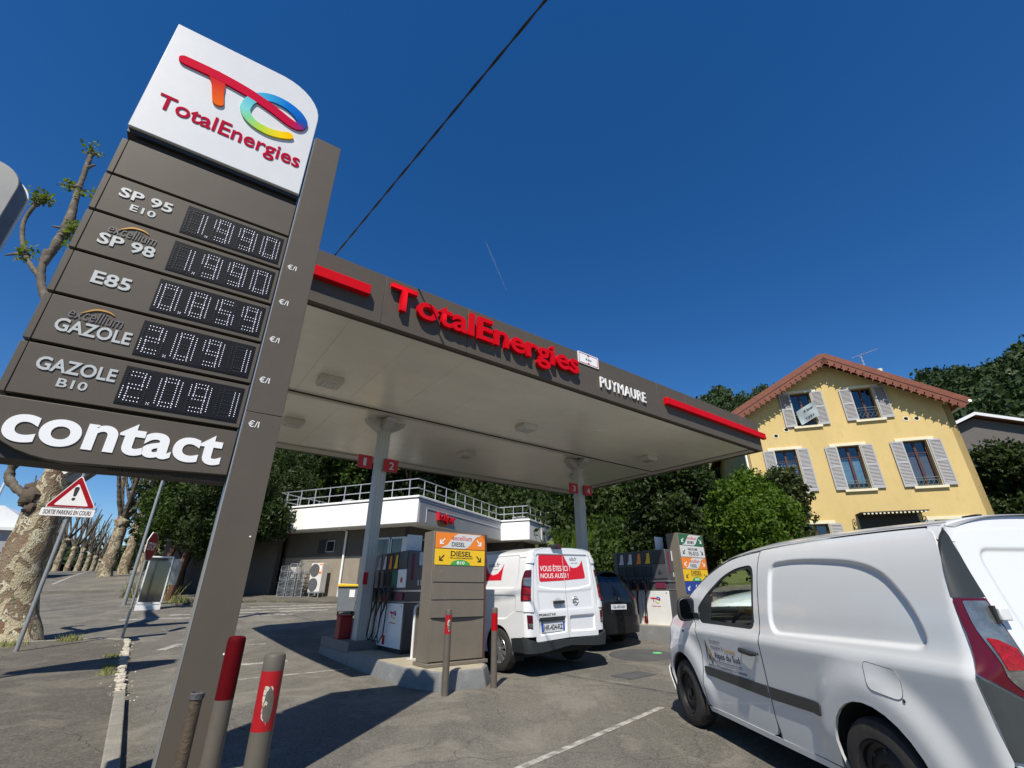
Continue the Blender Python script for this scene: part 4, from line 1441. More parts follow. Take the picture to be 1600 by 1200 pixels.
# shop name
M_BRED2 = mk('bonjour_red', (0.55, 0.01, 0.02), 0.4, var=0)
Mb = Matrix.Translation((0.05, 0, 0)) @ Matrix(((0, -1, 0, 0), (1, 0, 0, 0), (0, 0, 1, 0), (0, 0, 0, 1)))
def east(x, y, z):
    return (0.035 - y, x, z)
text('shop_name', 'bonjour', (1.62, 3.2, 4.42, 4.98), 0.0, 0.16, M_BRED2, sh, bold=0.008, fn=east)
ribbon([(1.75, 4.5), (2.1, 4.38), (2.5, 4.45)], [0.05, 0.12, 0.04], 0, 0.1, grad([(0, (.5, .3, .1)), (1, (.5, .3, .1))]), 'smile_mark', sh, n=16, mat=M_GOLD)
sm = [o for o in sh.children if o.name.startswith('smile_mark')][0]
for v_ in sm.data.vertices:
    v_.co = Vector(east(*v_.co))
b = MB(); b.box(1.955, 1.99, T1 + 2.1, T1 + 5.2, 4.4, 5.2); fr = b.build('sign_panel', M_WHITE, sh)
b = MB(); b.box(1.992, 2.0, T1 + 2.25, T1 + 5.1, 4.32, 5.08); b.build('sign_face', M_STG, fr)
text('wash_sign', 'Wash', (T1 + 3.1, T1 + 4.9, 4.45, 4.95), 0.0, 0.05, M_BLUE, fr, bold=0.01, fn=lambda x, y, z: (2.0 - y, x, z))
# roof railing: two rails and posts
b = MB()
path = [(XL + 0.1, 5.0), (XL + 0.1, 0.22), (-0.22, 0.22), (-0.22, T1 + 0.22), (1.75, T1 + 0.22), (1.75, T1 + 6.0)]
for z in (5.93, 6.37):
    b.tube([(x, y, z) for x, y in path], 0.024, 8)
b.build('guard_rails', M_RAIL, sh)
for (p0, p1), n in zip(zip(path, path[1:]), (5, 8, 8, 2, 5)):
    for i in range(n + 1):
        x = p0[0] + (p1[0] - p0[0]) * (i + 0.5) / (n + 1) * 1.0
        y = p0[1] + (p1[1] - p0[1]) * (i + 0.5) / (n + 1)
        b = MB(); b.tube([(x, y, 5.5), (x, y, 6.37)], 0.026, 8); b.build('rail_post', M_RAIL, sh)
b = MB(); b.box(-5.6, -5.0, 1.0, 1.5, 5.52, 5.85); b.build('roof_unit', M_STG, sh, bev=0.02)
b = MB()
for (x, y) in ((0.3, T1 + 1.2), (1.3, T1 + 1.2), (0.3, T1 + 1.9), (1.3, T1 + 1.9)):
    b.tube([(x, y, 5.5), (x, y, 5.85)], 0.03, 6)
b.tube([(0.3, T1 + 1.2, 5.85), (1.3, T1 + 1.2, 5.85), (1.3, T1 + 1.9, 5.85), (0.3, T1 + 1.9, 5.85)], 0.03, 6, closed=True)
b.build('roof_hatch_frame', M_RAIL, sh)

# dark wall continuing from the shop to the left
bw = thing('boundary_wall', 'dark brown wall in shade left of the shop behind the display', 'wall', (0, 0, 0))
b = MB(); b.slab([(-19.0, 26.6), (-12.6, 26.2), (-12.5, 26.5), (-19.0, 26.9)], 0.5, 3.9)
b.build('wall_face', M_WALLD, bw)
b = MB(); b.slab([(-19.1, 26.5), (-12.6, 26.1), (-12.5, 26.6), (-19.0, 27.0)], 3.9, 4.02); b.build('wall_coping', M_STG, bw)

# air conditioners on stands, trolley rack, wheelie bin by the shop wall
M_ACW = mk('ac_cream', (0.62, 0.61, 0.56), 0.5, var=0.04)
M_GRILL = mk('ac_grille', (0.06, 0.06, 0.06), 0.5, var=0.1)
def ac(x, y, z, w, h, fans, label, stand):
    # placed in the shop's frame (x along the front)
    p = sh.matrix_basis
    t = thing('air_conditioner', label, 'air conditioner', (0, 0, 0), azrot(113.5), 'outdoor air conditioner units')
    M = Matrix.Translation((SX, SY, 0)) @ Matrix.Rotation(azrot(113.5), 4, 'Z')
    q = M @ Vector((x, y, 0))
    t.location = (q.x, q.y, z)
    b = MB(); b.box(0, w, 0, 0.38, 0, h); b.build('casing', M_ACW, t, bev=0.015)
    n = fans
    for i in range(n):
        cz = h * (i + 0.5) / n
        r = min(0.28, h / n * 0.42)
        b = MB(); b.lathe([(0, 0.0), (r, 0.0), (r, -0.02), (r * 1.05, -0.02), (r * 1.05, 0.0)], c=(w * 0.37, -0.004, cz), axis='Y', n=24)
        fg = b.build('fan_grille', M_GRILL, t)
        b = MB()
        for k in range(5):
            b.lathe([(r * (0.2 + 0.18 * k) - .006, -0.025), (r * (0.2 + 0.18 * k) + .006, -0.025)], c=(w * 0.37, -0.004, cz), axis='Y', n=20)
        b.build('fan_rings', M_FRAME, fg)
    if n == 2:
        b = MB(); b.box(w * 0.75, w * 0.98, -0.008, -0.001, h * 0.62, h * 0.97); b.build('energy_label', M_ORG, t)
        b = MB(); b.box(w * 0.78, w * 0.94, -0.012, -0.0085, h * 0.7, h * 0.92); b.build('label_field', M_WTXT, t)
    if stand:
        b = MB()
        for xx in (0.08, w - 0.08):
            b.tube([(xx, 0.05, 0.0), (xx, 0.05, -stand)], 0.025, 6)
            b.tube([(xx, 0.35, 0.0), (xx, 0.35, -stand)], 0.025, 6)
        b.box(-0.02, w + 0.02, 0.02, 0.38, -0.05, -0.002)
        b.build('stand', M_FRAME, t)
gzs = T(-9.3, 23.6) + 0.09
ac(-6.35, 0.35, gzs + 0.33, 0.75, 1.32, 2, 'tall cream air conditioner with two fans beside the white downpipe', 0.33)
ac(-8.25, 0.5, gzs + 0.95, 0.7, 0.55, 1, 'small cream air conditioner behind the grey roll cage racks', 0.95)
M0 = Matrix.Translation((SX, SY, 0)) @ Matrix.Rotation(azrot(113.5), 4, 'Z')
for i, xx in enumerate((-8.1, -7.6, -7.1)):
    q = M0 @ Vector((xx, 0.1 + 0.1 * i, 0))
    t = thing('bottle_rack', ['leftmost slanting wire rack cage by the shop wall', 'middle wire rack cage leaning between its neighbours', 'wire rack cage right against the tall air conditioner'][i], 'rack', (q.x, q.y, gzs), azrot(113.5) + R(4 - 4 * i), 'wire rack cages by the shop wall')
    b = MB()
    w, h, d = 0.46, 1.55 + 0.1 * i, 0.5
    for x in (0, w):
        for y in (0, d):
            b.tube([(x, y, 0), (x, y, h)], 0.014, 5)
    for z in (0.12, 0.5, 0.88, 1.26, h):
        b.tube([(0, 0, z), (w, 0, z), (w, d, z), (0, d, z)], 0.011, 5, closed=True)
    b.build('rack_frame', M_RAIL, t)
    b = MB()
    for k in range(7):
        b.tube([(w * (k + 0.5) / 7, 0, 0.12), (w * (k + 0.5) / 7 + 0.0, 0, h)], 0.005, 4)
        b.tube([(0, 0, 0.2 + k * 0.18), (w, d * 0.2, 0.32 + k * 0.18)], 0.007, 4)
    b.build('rack_wires', M_RAIL, t)
    b = MB()
    for k in range(6):
        b.box(0.04, w - 0.04, 0.08, d - 0.05, 0.14 + 0.2 * k, 0.17 + 0.2 * k, M=Matrix.Rotation(R(random.uniform(-6, 6)), 4, 'Y'))
    b.build('rack_trays', M_PUMPG, t)
q = Vector((-6.15, 18.9, T(-6.15, 18.9)))
wb = thing('wheelie_bin', 'grey wheelie bin with yellow lid behind the first column', 'bin', q, R(20))
b = MB(); b.prism([(-0.30, 0.12), (0.30, 0.12), (0.37, 0.95), (-0.37, 0.95)], -0.33, 0.33); b.build('bin_body', mk('bin_grey', (0.15, 0.165, 0.18), 0.5, var=0.06), wb, bev=0.03)
b = MB(); b.prism([(-0.40, 0.95), (0.40, 0.95), (0.38, 1.03), (-0.36, 1.06)], -0.38, 0.36); b.build('bin_lid', mk('bin_yellow', (0.75, 0.5, 0.03), 0.45, var=0.05), wb, bev=0.02)
for s in (-1, 1):
    b = MB(); b.lathe([(0, -0.03), (0.1, -0.03), (0.1, 0.03), (0, 0.03)], c=(s * 0.25, 0.25, 0.1), axis='X', n=16); b.build('wheel', M_BLACK, wb)
b = MB(); b.box(0.05, 0.24, -0.338, -0.331, 0.6, 0.85); b.build('bin_label', M_WTXT, wb)

# ------------------------------------------------------------------ the yellow house
M_YW = mk('yellow_render', (0.56, 0.42, 0.175), 0.9, var=0.12, vs=0.8, bump=0.2, bs=22, dirt=((0.46, 0.345, 0.14), 0.75), ds=1.6, dthr=0.5, stretch=(1, 1, 0.45))
M_CREAM = mk('cream_stone', (0.66, 0.61, 0.44), 0.8, var=0.06)
M_SHUT = mk('shutter_grey', (0.36, 0.36, 0.37), 0.6, var=0.05, vs=8)
M_REDW = mk('oxblood_timber', (0.16, 0.045, 0.022), 0.7, var=0.22, vs=5, bump=0.2, bs=20)
M_WFR = mk('window_brown', (0.075, 0.024, 0.016), 0.5, var=0.1)
M_PANE = mk('house_pane', (0.03, 0.045, 0.06), 0.04, var=0.3, vs=1.5, spec=1.0)
M_CURT = mk('net_curtain', (0.42, 0.5, 0.56), 0.8, var=0.25, vs=5)
M_CURT2 = mk('rose_curtain', (0.33, 0.22, 0.2), 0.8, var=0.1, vs=5)
M_TILE = mk('roof_brown', (0.20, 0.07, 0.04), 0.8, var=0.2, vs=3)
HZ = 0.75
hs = thing('yellow_house', 'yellow three storey house with grey shutters and scalloped red eaves', 'house', (20.43, 20.0, 0), azrot(107.9))
# local: +X along azimuth 107.9 (to the right), wall spans x = -9.06 .. 0, +Y recedes
HW = 9.06
EZ, AZT, AX = 9.45, 12.3, -4.60
front = [(-HW, HZ), (0, HZ), (0, EZ - 0.05), (AX, AZT - 0.15), (-HW, EZ + 0.25)]
wins = []
for (x0, x1, z0, z1, kind) in ((-6.36, -5.46, 8.90, 10.68, 'flag'), (-3.66, -2.77, 8.96, 10.60, 'rail'),
                               (-7.67, -6.73, 5.69, 7.77, 'tall'), (-4.97, -4.05, 5.67, 7.74, 'tall'), (-2.29, -1.37, 5.65, 7.75, 'rose'),
                               (-7.20, -6.2, 2.2, 4.19, 'low'), (-2.16, -1.15, 2.2, 4.19, 'low')):
    wins.append((x0, x1, z0, z1, kind))
def wall_with_holes(poly, holes, y0, y1, name, m, parent):
    pts = [Vector(p) for p in poly]
    E = [(i, (i + 1) % len(poly)) for i in range(len(poly))]
    for h in holes:
        k = len(pts)
        pts += [Vector(p) for p in h]
        E += [(k + i, k + (i + 1) % len(h)) for i in range(len(h))]
    r = delaunay_2d_cdt(pts, E, [], 0, 1e-6)
    vs = [tuple(v) for v in r[0]]
    keep = []
    for f in r[2]:
        cx = sum(vs[i][0] for i in f) / len(f)
        cz = sum(vs[i][1] for i in f) / len(f)
        A = np.array([cx]), np.array([cz])
        if inside(*A, poly)[0] and not any(inside(*A, h)[0] for h in holes):
            keep.append(list(f))
    b = MB()
    b.add([(x, y0, z) for x, z in vs], keep)
    for h in holes:
        n = len(h)
        b.add([(x, y0, z) for x, z in h] + [(x, y1, z) for x, z in h], [(i, (i + 1) % n, (i + 1) % n + n, i + n) for i in range(n)])
    return b.build(name, m, parent)
holes = [[(x0, z0), (x1, z0), (x1, z1), (x0, z1)] for x0, x1, z0, z1, k in wins]
doorh = [(-4.55, 1.9), (-3.1, 1.9), (-3.1, 4.1), (-4.55, 4.1)]
vents = [(-7.42, 8.52), (-6.90, 8.80), (-1.81, 8.83), (-1.40, 8.80)]
vh = [[(cx + 0.09 * math.cos(R(a)), cz + 0.09 * math.sin(R(a))) for a in range(0, 360, 30)] for cx, cz in vents]
wall_with_holes(front, holes + [doorh] + vh, 0.0, 0.24, 'front_wall', M_YW, hs)
b = MB()
b.box(-HW, -HW + 0.25, 0.0, 11.0, HZ, EZ + 0.2)
b.box(-0.25, 0.0, 0.0, 11.0, HZ, EZ - 0.1)
b.box(-HW, 0, 10.8, 11.0, HZ, EZ - 0.1)
sw = b.build('side_wall', M_YW, hs)
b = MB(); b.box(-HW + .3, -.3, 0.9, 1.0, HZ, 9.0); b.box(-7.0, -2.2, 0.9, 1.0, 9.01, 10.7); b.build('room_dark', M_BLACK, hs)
for (cx, cz) in vents:
    b = MB(); b.lathe([(0.085, -0.005), (0.125, -0.012), (0.125, 0.0)], c=(cx, 0, cz), axis='Y', n=18); v_ = b.build('vent', M_CREAM, hs)
    b = MB(); b.lathe([(0, 0.06), (0.085, 0.06)], c=(cx, 0, cz), axis='Y', n=18); b.build('vent_mesh', M_BLACK, v_)
# corner downpipe on the left edge
b = MB(); b.tube([(-HW + 0.06, -0.06, HZ), (-HW + 0.06, -0.06, EZ + .1)], 0.05, 8); b.build('downpipe', M_STW, hs)

def shutter_pair(w, x0, x1, z0, z1):
    W = 0.50
    for s in (0, 1):
        b = MB()
        a = x0 - 0.03 - W if s == 0 else x1 + 0.03
        c_ = a + W
        fr_ = 0.055
        zm = (z0 + z1) / 2 + 0.05
        y0, y1 = -0.085, -0.045
        b.box(a, a + fr_, y0, y1, z0, z1)
        b.box(c_ - fr_, c_, y0, y1, z0, z1)
        for (p, q) in ((z0, z0 + 0.1), (z1 - 0.08, z1), (zm - 0.04, zm + 0.04)):
            b.box(a + fr_, c_ - fr_, y0, y1, p, q)
        o = b.build('shutter', M_SHUT, w)
        b = MB()
        for (p, q) in ((z0 + 0.1, zm - 0.04), (zm + 0.04, z1 - 0.08)):
            n = int((q - p) / 0.062)
            for i in range(n):
                zc = p + (i + 0.5) * (q - p) / n
                b.add([(a + fr_, y0 + 0.004, zc - 0.024), (c_ - fr_, y0 + 0.004, zc - 0.024), (c_ - fr_, y1 - 0.002, zc + 0.026), (a + fr_, y1 - 0.002, zc + 0.026)], [(0, 1, 2, 3)])
        m_ = b.v
        o2 = MB(); o2.v = b.v; o2.f = b.f; o2.m = b.m; o2.sm = b.sm
        # slats joined to their leaf (third level is the last)
        me = o2.build('shutter_slats', M_SHUT, w, auto=0)
        me['kind'] = 'stuff'

for (x0, x1, z0, z1, kind) in wins:
    b = MB()
    b.box(x0 - 0.1, x0, -0.035, 0.02, z0, z1)
    b.box(x1, x1 + 0.1, -0.035, 0.02, z0, z1)
    b.box(x0 - 0.30, x1 + 0.30, -0.05, 0.0, z1 + 0.001, z1 + 0.14)
    w = b.build('window', M_CREAM, hs, bev=0.008)
    b = MB(); b.box(x0 - 0.18, x1 + 0.18, -0.11, 0.02, z0 - 0.11, z0 - 0.001); b.build('sill', M_CREAM, w, bev=0.01)
    b = MB()
    fw = 0.055
    b.box(x0, x0 + fw, 0.17, 0.22, z0, z1); b.box(x1 - fw, x1, 0.17, 0.22, z0, z1)
    b.box(x0 + fw, x1 - fw, 0.17, 0.22, z1 - fw, z1); b.box(x0 + fw, x1 - fw, 0.17, 0.22, z0, z0 + 0.12)
    xm = (x0 + x1) / 2
    b.box(xm - 0.05, xm + 0.05, 0.165, 0.22, z0 + .12, z1 - fw)
    if kind in ('tall', 'rose', 'low'):
        zt_ = z1 - (z1 - z0) * 0.26
        b.box(x0 + fw, xm - .05, 0.17, 0.22, zt_ - 0.02, zt_ + 0.02)
        b.box(xm + .05, x1 - fw, 0.17, 0.22, zt_ - 0.02, zt_ + 0.02)
    b.build('frame', M_WFR, w, bev=0.006)
    b = MB(); b.box(x0 + .02, xm, 0.205, 0.21, z0 + 0.02, z1 - .02); b.build('pane', glass('house_glass', (0.8, 0.9, 0.95), 0.85), w)
    b = MB(); b.box(xm, x1 - .02, 0.205, 0.21, z0 + 0.02, z1 - .02); b.build('pane', glass('house_glass'), w)
    if kind in ('tall', 'rose'):
        for s, (a, c_) in enumerate(((x0 + 0.05, xm - 0.05), (xm + 0.05, x1 - 0.05))):
            b = MB()
            n = 12
            zt_ = z0 + (z1 - z0) * 0.72
            for i in range(n):
                p0 = a + (c_ - a) * i / n
                p1 = a + (c_ - a) * (i + 1) / n
                b.add([(p0, 0.27 + 0.012 * (i % 2), z0 + 0.3), (p1, 0.27 + 0.012 * ((i + 1) % 2), z0 + 0.3), (p1, 0.27 + 0.012 * ((i + 1) % 2), zt_), (p0, 0.27 + 0.012 * (i % 2), zt_)], [(0, 1, 2, 3)])
            b.build('curtain', M_CURT2 if kind == 'rose' else M_CURT, w)
    if kind in ('rail', 'tall', 'rose', 'flag'):
        zt_ = z0 + (0.62 if kind in ('rail', 'flag') else 0.40)
        b = MB()
        b.tube([(x0, 0.03, zt_), (x1, 0.03, zt_)], 0.014, 6)
        b.tube([(x0, 0.03, zt_ - 0.12), (x1, 0.03, zt_ - 0.12)], 0.01, 6)
        b.tube([(x0, 0.03, z0 + 0.06), (x1, 0.03, z0 + 0.06)], 0.012, 6)
        zc = (zt_ - 0.12 + z0 + 0.06) / 2
        for k in range(5):
            xc = x0 + (x1 - x0) * (k + 0.5) / 5
            for a in (-1, 1):
                b.tube([(xc - 0.09 * a, 0.03, zc - 0.14), (xc, 0.03, zc), (xc + 0.09 * a, 0.03, zc + 0.14)], 0.007, 5)
        b.build('window_guard', mk('guard_green', (0.16, 0.2, 0.18), 0.5, 0.3), w)
    shutter_pair(w, x0, x1, z0, z1)
    if kind == 'tall' or kind == 'low':
        pass
# banner hung from the upper left window
b = MB()
n = 8
pts = []
for i in range(n + 1):
    for j in range(n + 1):
        s, t_ = i / n, j / n
        x = -6.30 + 0.1 * s + (1 - t_) * (0.10) + s * 0.74 
        z = 8.92 + 0.72 * t_ + 0.42 * s 
        y = -0.16 - 0.30 * s * (0.35 + 0.65 * t_) + 0.04 * math.sin(6 * s + 3 * t_)
        pts.append((x, y, z))
b.add(pts, [(i * (n + 1) + j, (i + 1) * (n + 1) + j, (i + 1) * (n + 1) + j + 1, i * (n + 1) + j + 1) for i in range(n) for j in range(n)], smooth=True)
bn = b.build('banner', mk('pale_banner', (0.34, 0.40, 0.41), 0.7, var=0.08), None)
bn.location = hs.location
bn.rotation_euler = hs.rotation_euler
tag(bn, 'pale grey printed banner hanging out of the upper left house window', 'banner')
def banner_pt(x, y, z):
    s, t_ = x, z
    X = -6.30 + 0.1 * s + (1 - t_) * (0.10) + s * 0.74
    Z = 8.92 + 0.72 * t_ + 0.42 * s
    Y = -0.16 - 0.30 * s * (0.35 + 0.65 * t_) + 0.04 * math.sin(6 * s + 3 * t_) + y
    return (X, Y, Z)
text('print', 'A louer', (0.3, 0.85, 0.62, 0.82), -0.008, 0.003, M_INK, bn, bold=0.02, fn=banner_pt)
text('print', 'T.2/3.4', (0.3, 0.75, 0.16, 0.30), -0.008, 0.003, M_INK, bn, bold=0.02, fn=banner_pt)
# roof slopes with deep verge, scalloped boards, rafters
def slope(xa, za, xb, zb, name):
    b = MB()
    b.prism([(xa, za), (xb, zb), (xb, zb + 0.14), (xa, za + 0.14)], -0.62, 11.4)
    return b.build(name, M_TILE, hs)
RE = (0.42, EZ - 0.24)
LE = (-HW - 0.62, EZ - 0.02)
AP = (AX, AZT + 0.02)
slope(AP[0], AP[1], RE[0], RE[1], 'roof_slope')
slope(LE[0], LE[1], AP[0], AP[1], 'roof_slope')
for (A_, B_) in ((AP, RE), (AP, LE)):
    a, c_ = Vector(A_), Vector(B_)
    d = (c_ - a)
    Ln = d.length
    d = d.normalized()
    up = Vector((-d.y, d.x))
    if up.y < 0:
        up = -up
    b = MB()
    q = [a + up * 0.17, c_ + up * 0.17, c_ - up * 0.10, a - up * 0.10]
    b.prism([tuple(p) for p in q], -0.68, -0.63)
    b.build('verge_board', M_REDW, hs, bev=0.006)
    b = MB()
    q = [a - up * 0.102, c_ - up * 0.102, c_ - up * 0.125, a - up * 0.125]
    b.prism([tuple(p) for p in q], -0.665, -0.64)
    b.build('verge_groove', M_TAUPE_D, hs)
    n = int(Ln / 0.30)
    for i in range(n):
        p0 = a + d * (Ln * i / n)
        p1 = a + d * (Ln * (i + 1) / n)
        pm = (p0 + p1) / 2
        dn = Vector((0, -1))
        dv_ = -up
        w_ = (p1 - p0).length / 2
        pl = [p0 - up * 0.12, p1 - up * 0.12, p1 - up * 0.20, p1 - d * 0.035 - up * 0.27, p1 - d * 0.01 - up * 0.36, pm + d * 0.04 - up * 0.38, pm - up * 0.50, pm - d * 0.04 - up * 0.38, p0 + d * 0.01 - up * 0.36, p0 + d * 0.035 - up * 0.27, p0 - up * 0.20]
        b = MB(); b.prism([tuple(p) for p in pl], -0.66, -0.635)
        b.build('scallop', M_REDW, hs)
    # soffit boards under the overhang
    b = MB()
    q = [a - up * 0.03, c_ - up * 0.03, c_ - up * 0.001, a - up * 0.001]
    b.prism([tuple(p) for p in q], -0.60, 0.0)
    b.build('eaves_soffit', M_REDW, hs)
b = MB(); b.tube([(RE[0] + 0.05, -0.7, RE[1]), (RE[0] + 0.05, 11.4, RE[1])], 0.07, 8); b.build('gutter', M_STW, hs)
# chimney with pot and aerial
ch = MB(); ch.box(-2.0, -1.45, 1.0, 1.5, 10.0, 11.35); c1 = ch.build('chimney', M_CREAM, hs, bev=0.01)
b = MB(); b.lathe([(0.14, 11.35), (0.12, 11.95), (0.13, 11.96), (0.13, 12.0)], c=(-1.6, 1.25, 0), n=14); b.build('chimney_pot', M_CREAM, c1)
b = MB(); b.lathe([(0.1, 11.35), (0.1, 11.6)], c=(-1.87, 1.25, 0), n=14); b.build('chimney_pot', M_CREAM, c1)
ae = thing('tv_aerial', 'thin lattice aerial mast standing on the yellow house roof', 'aerial', (0, 0, 0), azrot(107.9))
q = hs.matrix_basis if False else None
Mh = Matrix.Translation(hs.location) @ Matrix.Rotation(azrot(107.9), 4, 'Z')
q = Mh @ Vector((-2.05, 1.6, 10.7)); ae.location = q
b = MB()
for k in range(3):
    a = R(120 * k)
    b.tube([(0.05 * math.cos(a), 0.05 * math.sin(a), 0), (0.03 * math.cos(a), 0.03 * math.sin(a), 2.35)], 0.012, 5)
for k in range(12):
    b.tube([(0.05, 0, k * 0.2), (-0.03, 0.03, k * 0.2 + 0.1), (-0.03, -0.03, k * 0.2 + 0.2)], 0.007, 4)
b.build('mast', M_RAIL, ae)
b = MB(); b.tube([(-0.35, 0.2, 2.36), (0.75, -0.3, 2.5)], 0.012, 5)
for k in range(9):
    x = -0.3 + k * 0.12
    y = 0.18 - k * 0.055
    b.tube([(x - 0.07, y - 0.14, 2.37 + k * 0.016), (x + 0.07, y + 0.14, 2.37 + k * 0.016)], 0.006, 4)
b.build('antenna', M_RAIL, ae)
# glazed porch roof on the ground floor with iron scroll
b = MB()
b.prism([(-4.98, 4.50), (-2.55, 4.50), (-2.5, 4.55), (-5.03, 4.55)], -0.75, 0.0)
pr = b.build('porch_roof', M_TAUPE_D, hs)
b = MB()
for i in range(16):
    b.box(-4.95 + i * 0.15, -4.95 + i * 0.15 + 0.07, -0.765, -0.75, 4.44, 4.50)
b.build('porch_fringe', M_CREAM, pr)
b = MB()
sc_ = [(-2.6, -0.3 - 0.012 * k * math.cos(k * 0.5), 4.15 + 0.012 * k * math.sin(k * 0.5)) for k in range(24)]
b.tube(sc_, 0.016, 6)
sc_ = [(-5.2, -0.2 - 0.012 * k * math.cos(k * 0.5), 4.15 + 0.012 * k * math.sin(k * 0.5)) for k in range(24)]
b.tube(sc_, 0.016, 6)
b.build('porch_bracket', M_IRON, pr)
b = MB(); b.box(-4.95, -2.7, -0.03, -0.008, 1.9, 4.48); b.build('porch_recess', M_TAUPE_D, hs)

# gable of the building behind the house on the right, pale building at the far left
M_GABLE = mk('slate_gable', (0.1, 0.092, 0.088), 0.8, var=0.1)
gb_ = thing('hillside_chalet', 'dark gabled building with white verge boards among trees right of the house', 'house', (53.2, 50.0, 0), azrot(112))
b = MB(); b.prism([(-4.2, 5), (5.4, 5), (5.4, 17.7), (0, 19.6), (-4.2, 18.0)], 0, 7); b.build('gable_wall', M_GABLE, gb_)
b = MB(); b.prism([(-5.0, 17.6), (0, 19.75), (6.4, 17.5), (6.4, 17.85), (0, 20.1), (-5.0, 17.95)], -0.9, -0.75)
b.build('verge_board', M_WHITE, gb_)
b = MB(); b.prism([(-5.0, 17.65), (0, 19.8), (6.4, 17.55), (6.4, 17.8), (0, 20.05), (-5.0, 17.9)], -0.72, 7.5); b.build('roof', M_TILE, gb_)
lb = thing('roadside_house', 'pale low building with white roof at the far left edge', 'house', (-48, 38, 0), azrot(60))
b = MB(); b.box(-10, 7, 0, 8, 1, 6.1); b.build('wall', mk('grey_render', (0.3, 0.31, 0.32), 0.8, var=0.06), lb)
b = MB(); b.prism([(-10.5, 6.1), (7.6, 6.1), (7.6, 6.35), (-10.5, 6.35)], -0.5, 8.5); b.prism([(-10.5, 6.36), (7.4, 6.36), (4.4, 8.3), (-10.5, 8.3)], 1.5, 7.5)
b.build('roof', M_WHITE, lb)
for i in range(3):
    b = MB(); b.box(1.0 + i * 2.2, 1.9 + i * 2.2, -0.03, 0.0, 3.1, 4.4); b.build('window', M_PANE, lb)
b = MB(); b.tube([(5.8, 3, 8.3), (5.8, 3, 9.6)], 0.05, 6); b.build('aerial', M_WHITE, lb)
# ------------------------------------------------------------------ vehicles: skins cut from unrolled side patterns
M_CARW = mk('van_white_paint', (0.63, 0.645, 0.645), 0.28, var=0.015, vs=2, coat=0.8)
M_CARW2 = mk('rental_white_paint', (0.72, 0.73, 0.74), 0.3, var=0.015, vs=2, coat=0.7)
M_CARB = mk('black_car_paint', (0.006, 0.0065, 0.008), 0.25, var=0, coat=0.4, spec=0.3)
M_PLAS = mk('black_plastic', (0.022, 0.026, 0.027), 0.5, var=0.08, vs=9, bump=0.05, bs=300)
M_PLASG = mk('grey_plastic', (0.04, 0.046, 0.047), 0.42, var=0.06, vs=9)
M_RUB = mk('tyre_rubber', (0.022, 0.021, 0.020), 0.8, var=0.2, vs=14, dirt=((0.07, 0.06, 0.05), 0.5), ds=5)
M_WHEEL = mk('steel_wheel_black', (0.02, 0.02, 0.021), 0.45, 0.4, var=0.2, vs=12)
M_ALLOY = mk('silver_wheel', (0.5, 0.5, 0.51), 0.3, 0.8, var=0.05)
M_LREDD = mk('lamp_dark_red', (0.075, 0.003, 0.010), 0.25, var=0.1, coat=0.3, spec=0.25)
M_LRED = mk('lamp_red', (0.27, 0.003, 0.005), 0.2, var=0.35, vs=30, coat=0.4, bump=0.4, bs=60, spec=0.3)
M_LCLR = mk('lamp_clear', (0.25, 0.25, 0.24), 0.18, 0.7, var=0.4, vs=9, coat=0.6, bump=0.25, bs=22)
M_SEAM = mk('panel_gap', (0.01, 0.01, 0.01), 0.8, var=0)
M_INT = mk('car_interior', (0.018, 0.018, 0.02), 0.8, var=0.15)
M_PLATE = mk('number_plate', (0.62, 0.64, 0.66), 0.4, var=0.03)
M_PLATEB = mk('plate_blue', (0.02, 0.08, 0.4), 0.4, var=0)
M_CHROME = mk('chrome', (0.6, 0.6, 0.6), 0.12, 1.0, var=0)
G_CAR = glass('car_glass', (0.9, 0.95, 0.93), 0.92, 0.01, 1.2, 0.35)
M_TINT = mk('privacy_glass', (0.006, 0.007, 0.008), 0.03, var=0, spec=1.0)

class Shell:
    """plan outline with rounded nose and tail; t runs along the side (forward +), wraps round both corners"""
    def __init__(s, sf, sc, rf, rr, hw, lean, kf=1.0, kr=1.0, rake=None, nose=None):
        s.sf, s.sc, s.rf, s.rr, s.hw, s.lean, s.kf, s.kr = sf, sc, rf, rr, hw, lean, kf, kr
        s.rake = rake or (lambda z: 0.0)
        s.nose = nose or (lambda z: 0.0)

    def pos(s, t, z, off=0.0, side=-1):
        z = float(z)
        if t > s.sf:
            e = t - s.sf
            ph = min(e / s.rf, math.pi / 2)
            y = s.sf + s.rf * s.kf * math.sin(ph)
            q = s.hw - s.rf * (1 - math.cos(ph)) - max(0.0, e - s.rf * math.pi / 2)
            nx, ny = math.cos(ph), math.sin(ph)
            y += s.nose(z) * math.sin(ph)
        elif t < s.sc:
            e = s.sc - t
            ph = min(e / s.rr, math.pi / 2)
            y = s.sc - s.rr * s.kr * math.sin(ph)
            q = s.hw - s.rr * (1 - math.cos(ph)) - max(0.0, e - s.rr * math.pi / 2)
            nx, ny = math.cos(ph), -math.sin(ph)
            y += s.rake(z) * math.sin(ph)
        else:
            y, q, nx, ny = t, s.hw, 1.0, 0.0
        ln = s.lean(t, z)
        f = max(0.0, min(1.0, q / s.hw))
        q = q - ln * f
        return (side * (q + nx * off), y + ny * off, z)

def densify(poly, step):
    out = []
    n = len(poly)
    for i in range(n):
        a, b = Vector(poly[i]), Vector(poly[(i + 1) % n])
        k = max(1, int((b - a).length / step))
        for j in range(k):
            out.append(tuple(a.lerp(b, j / k)))
    return out

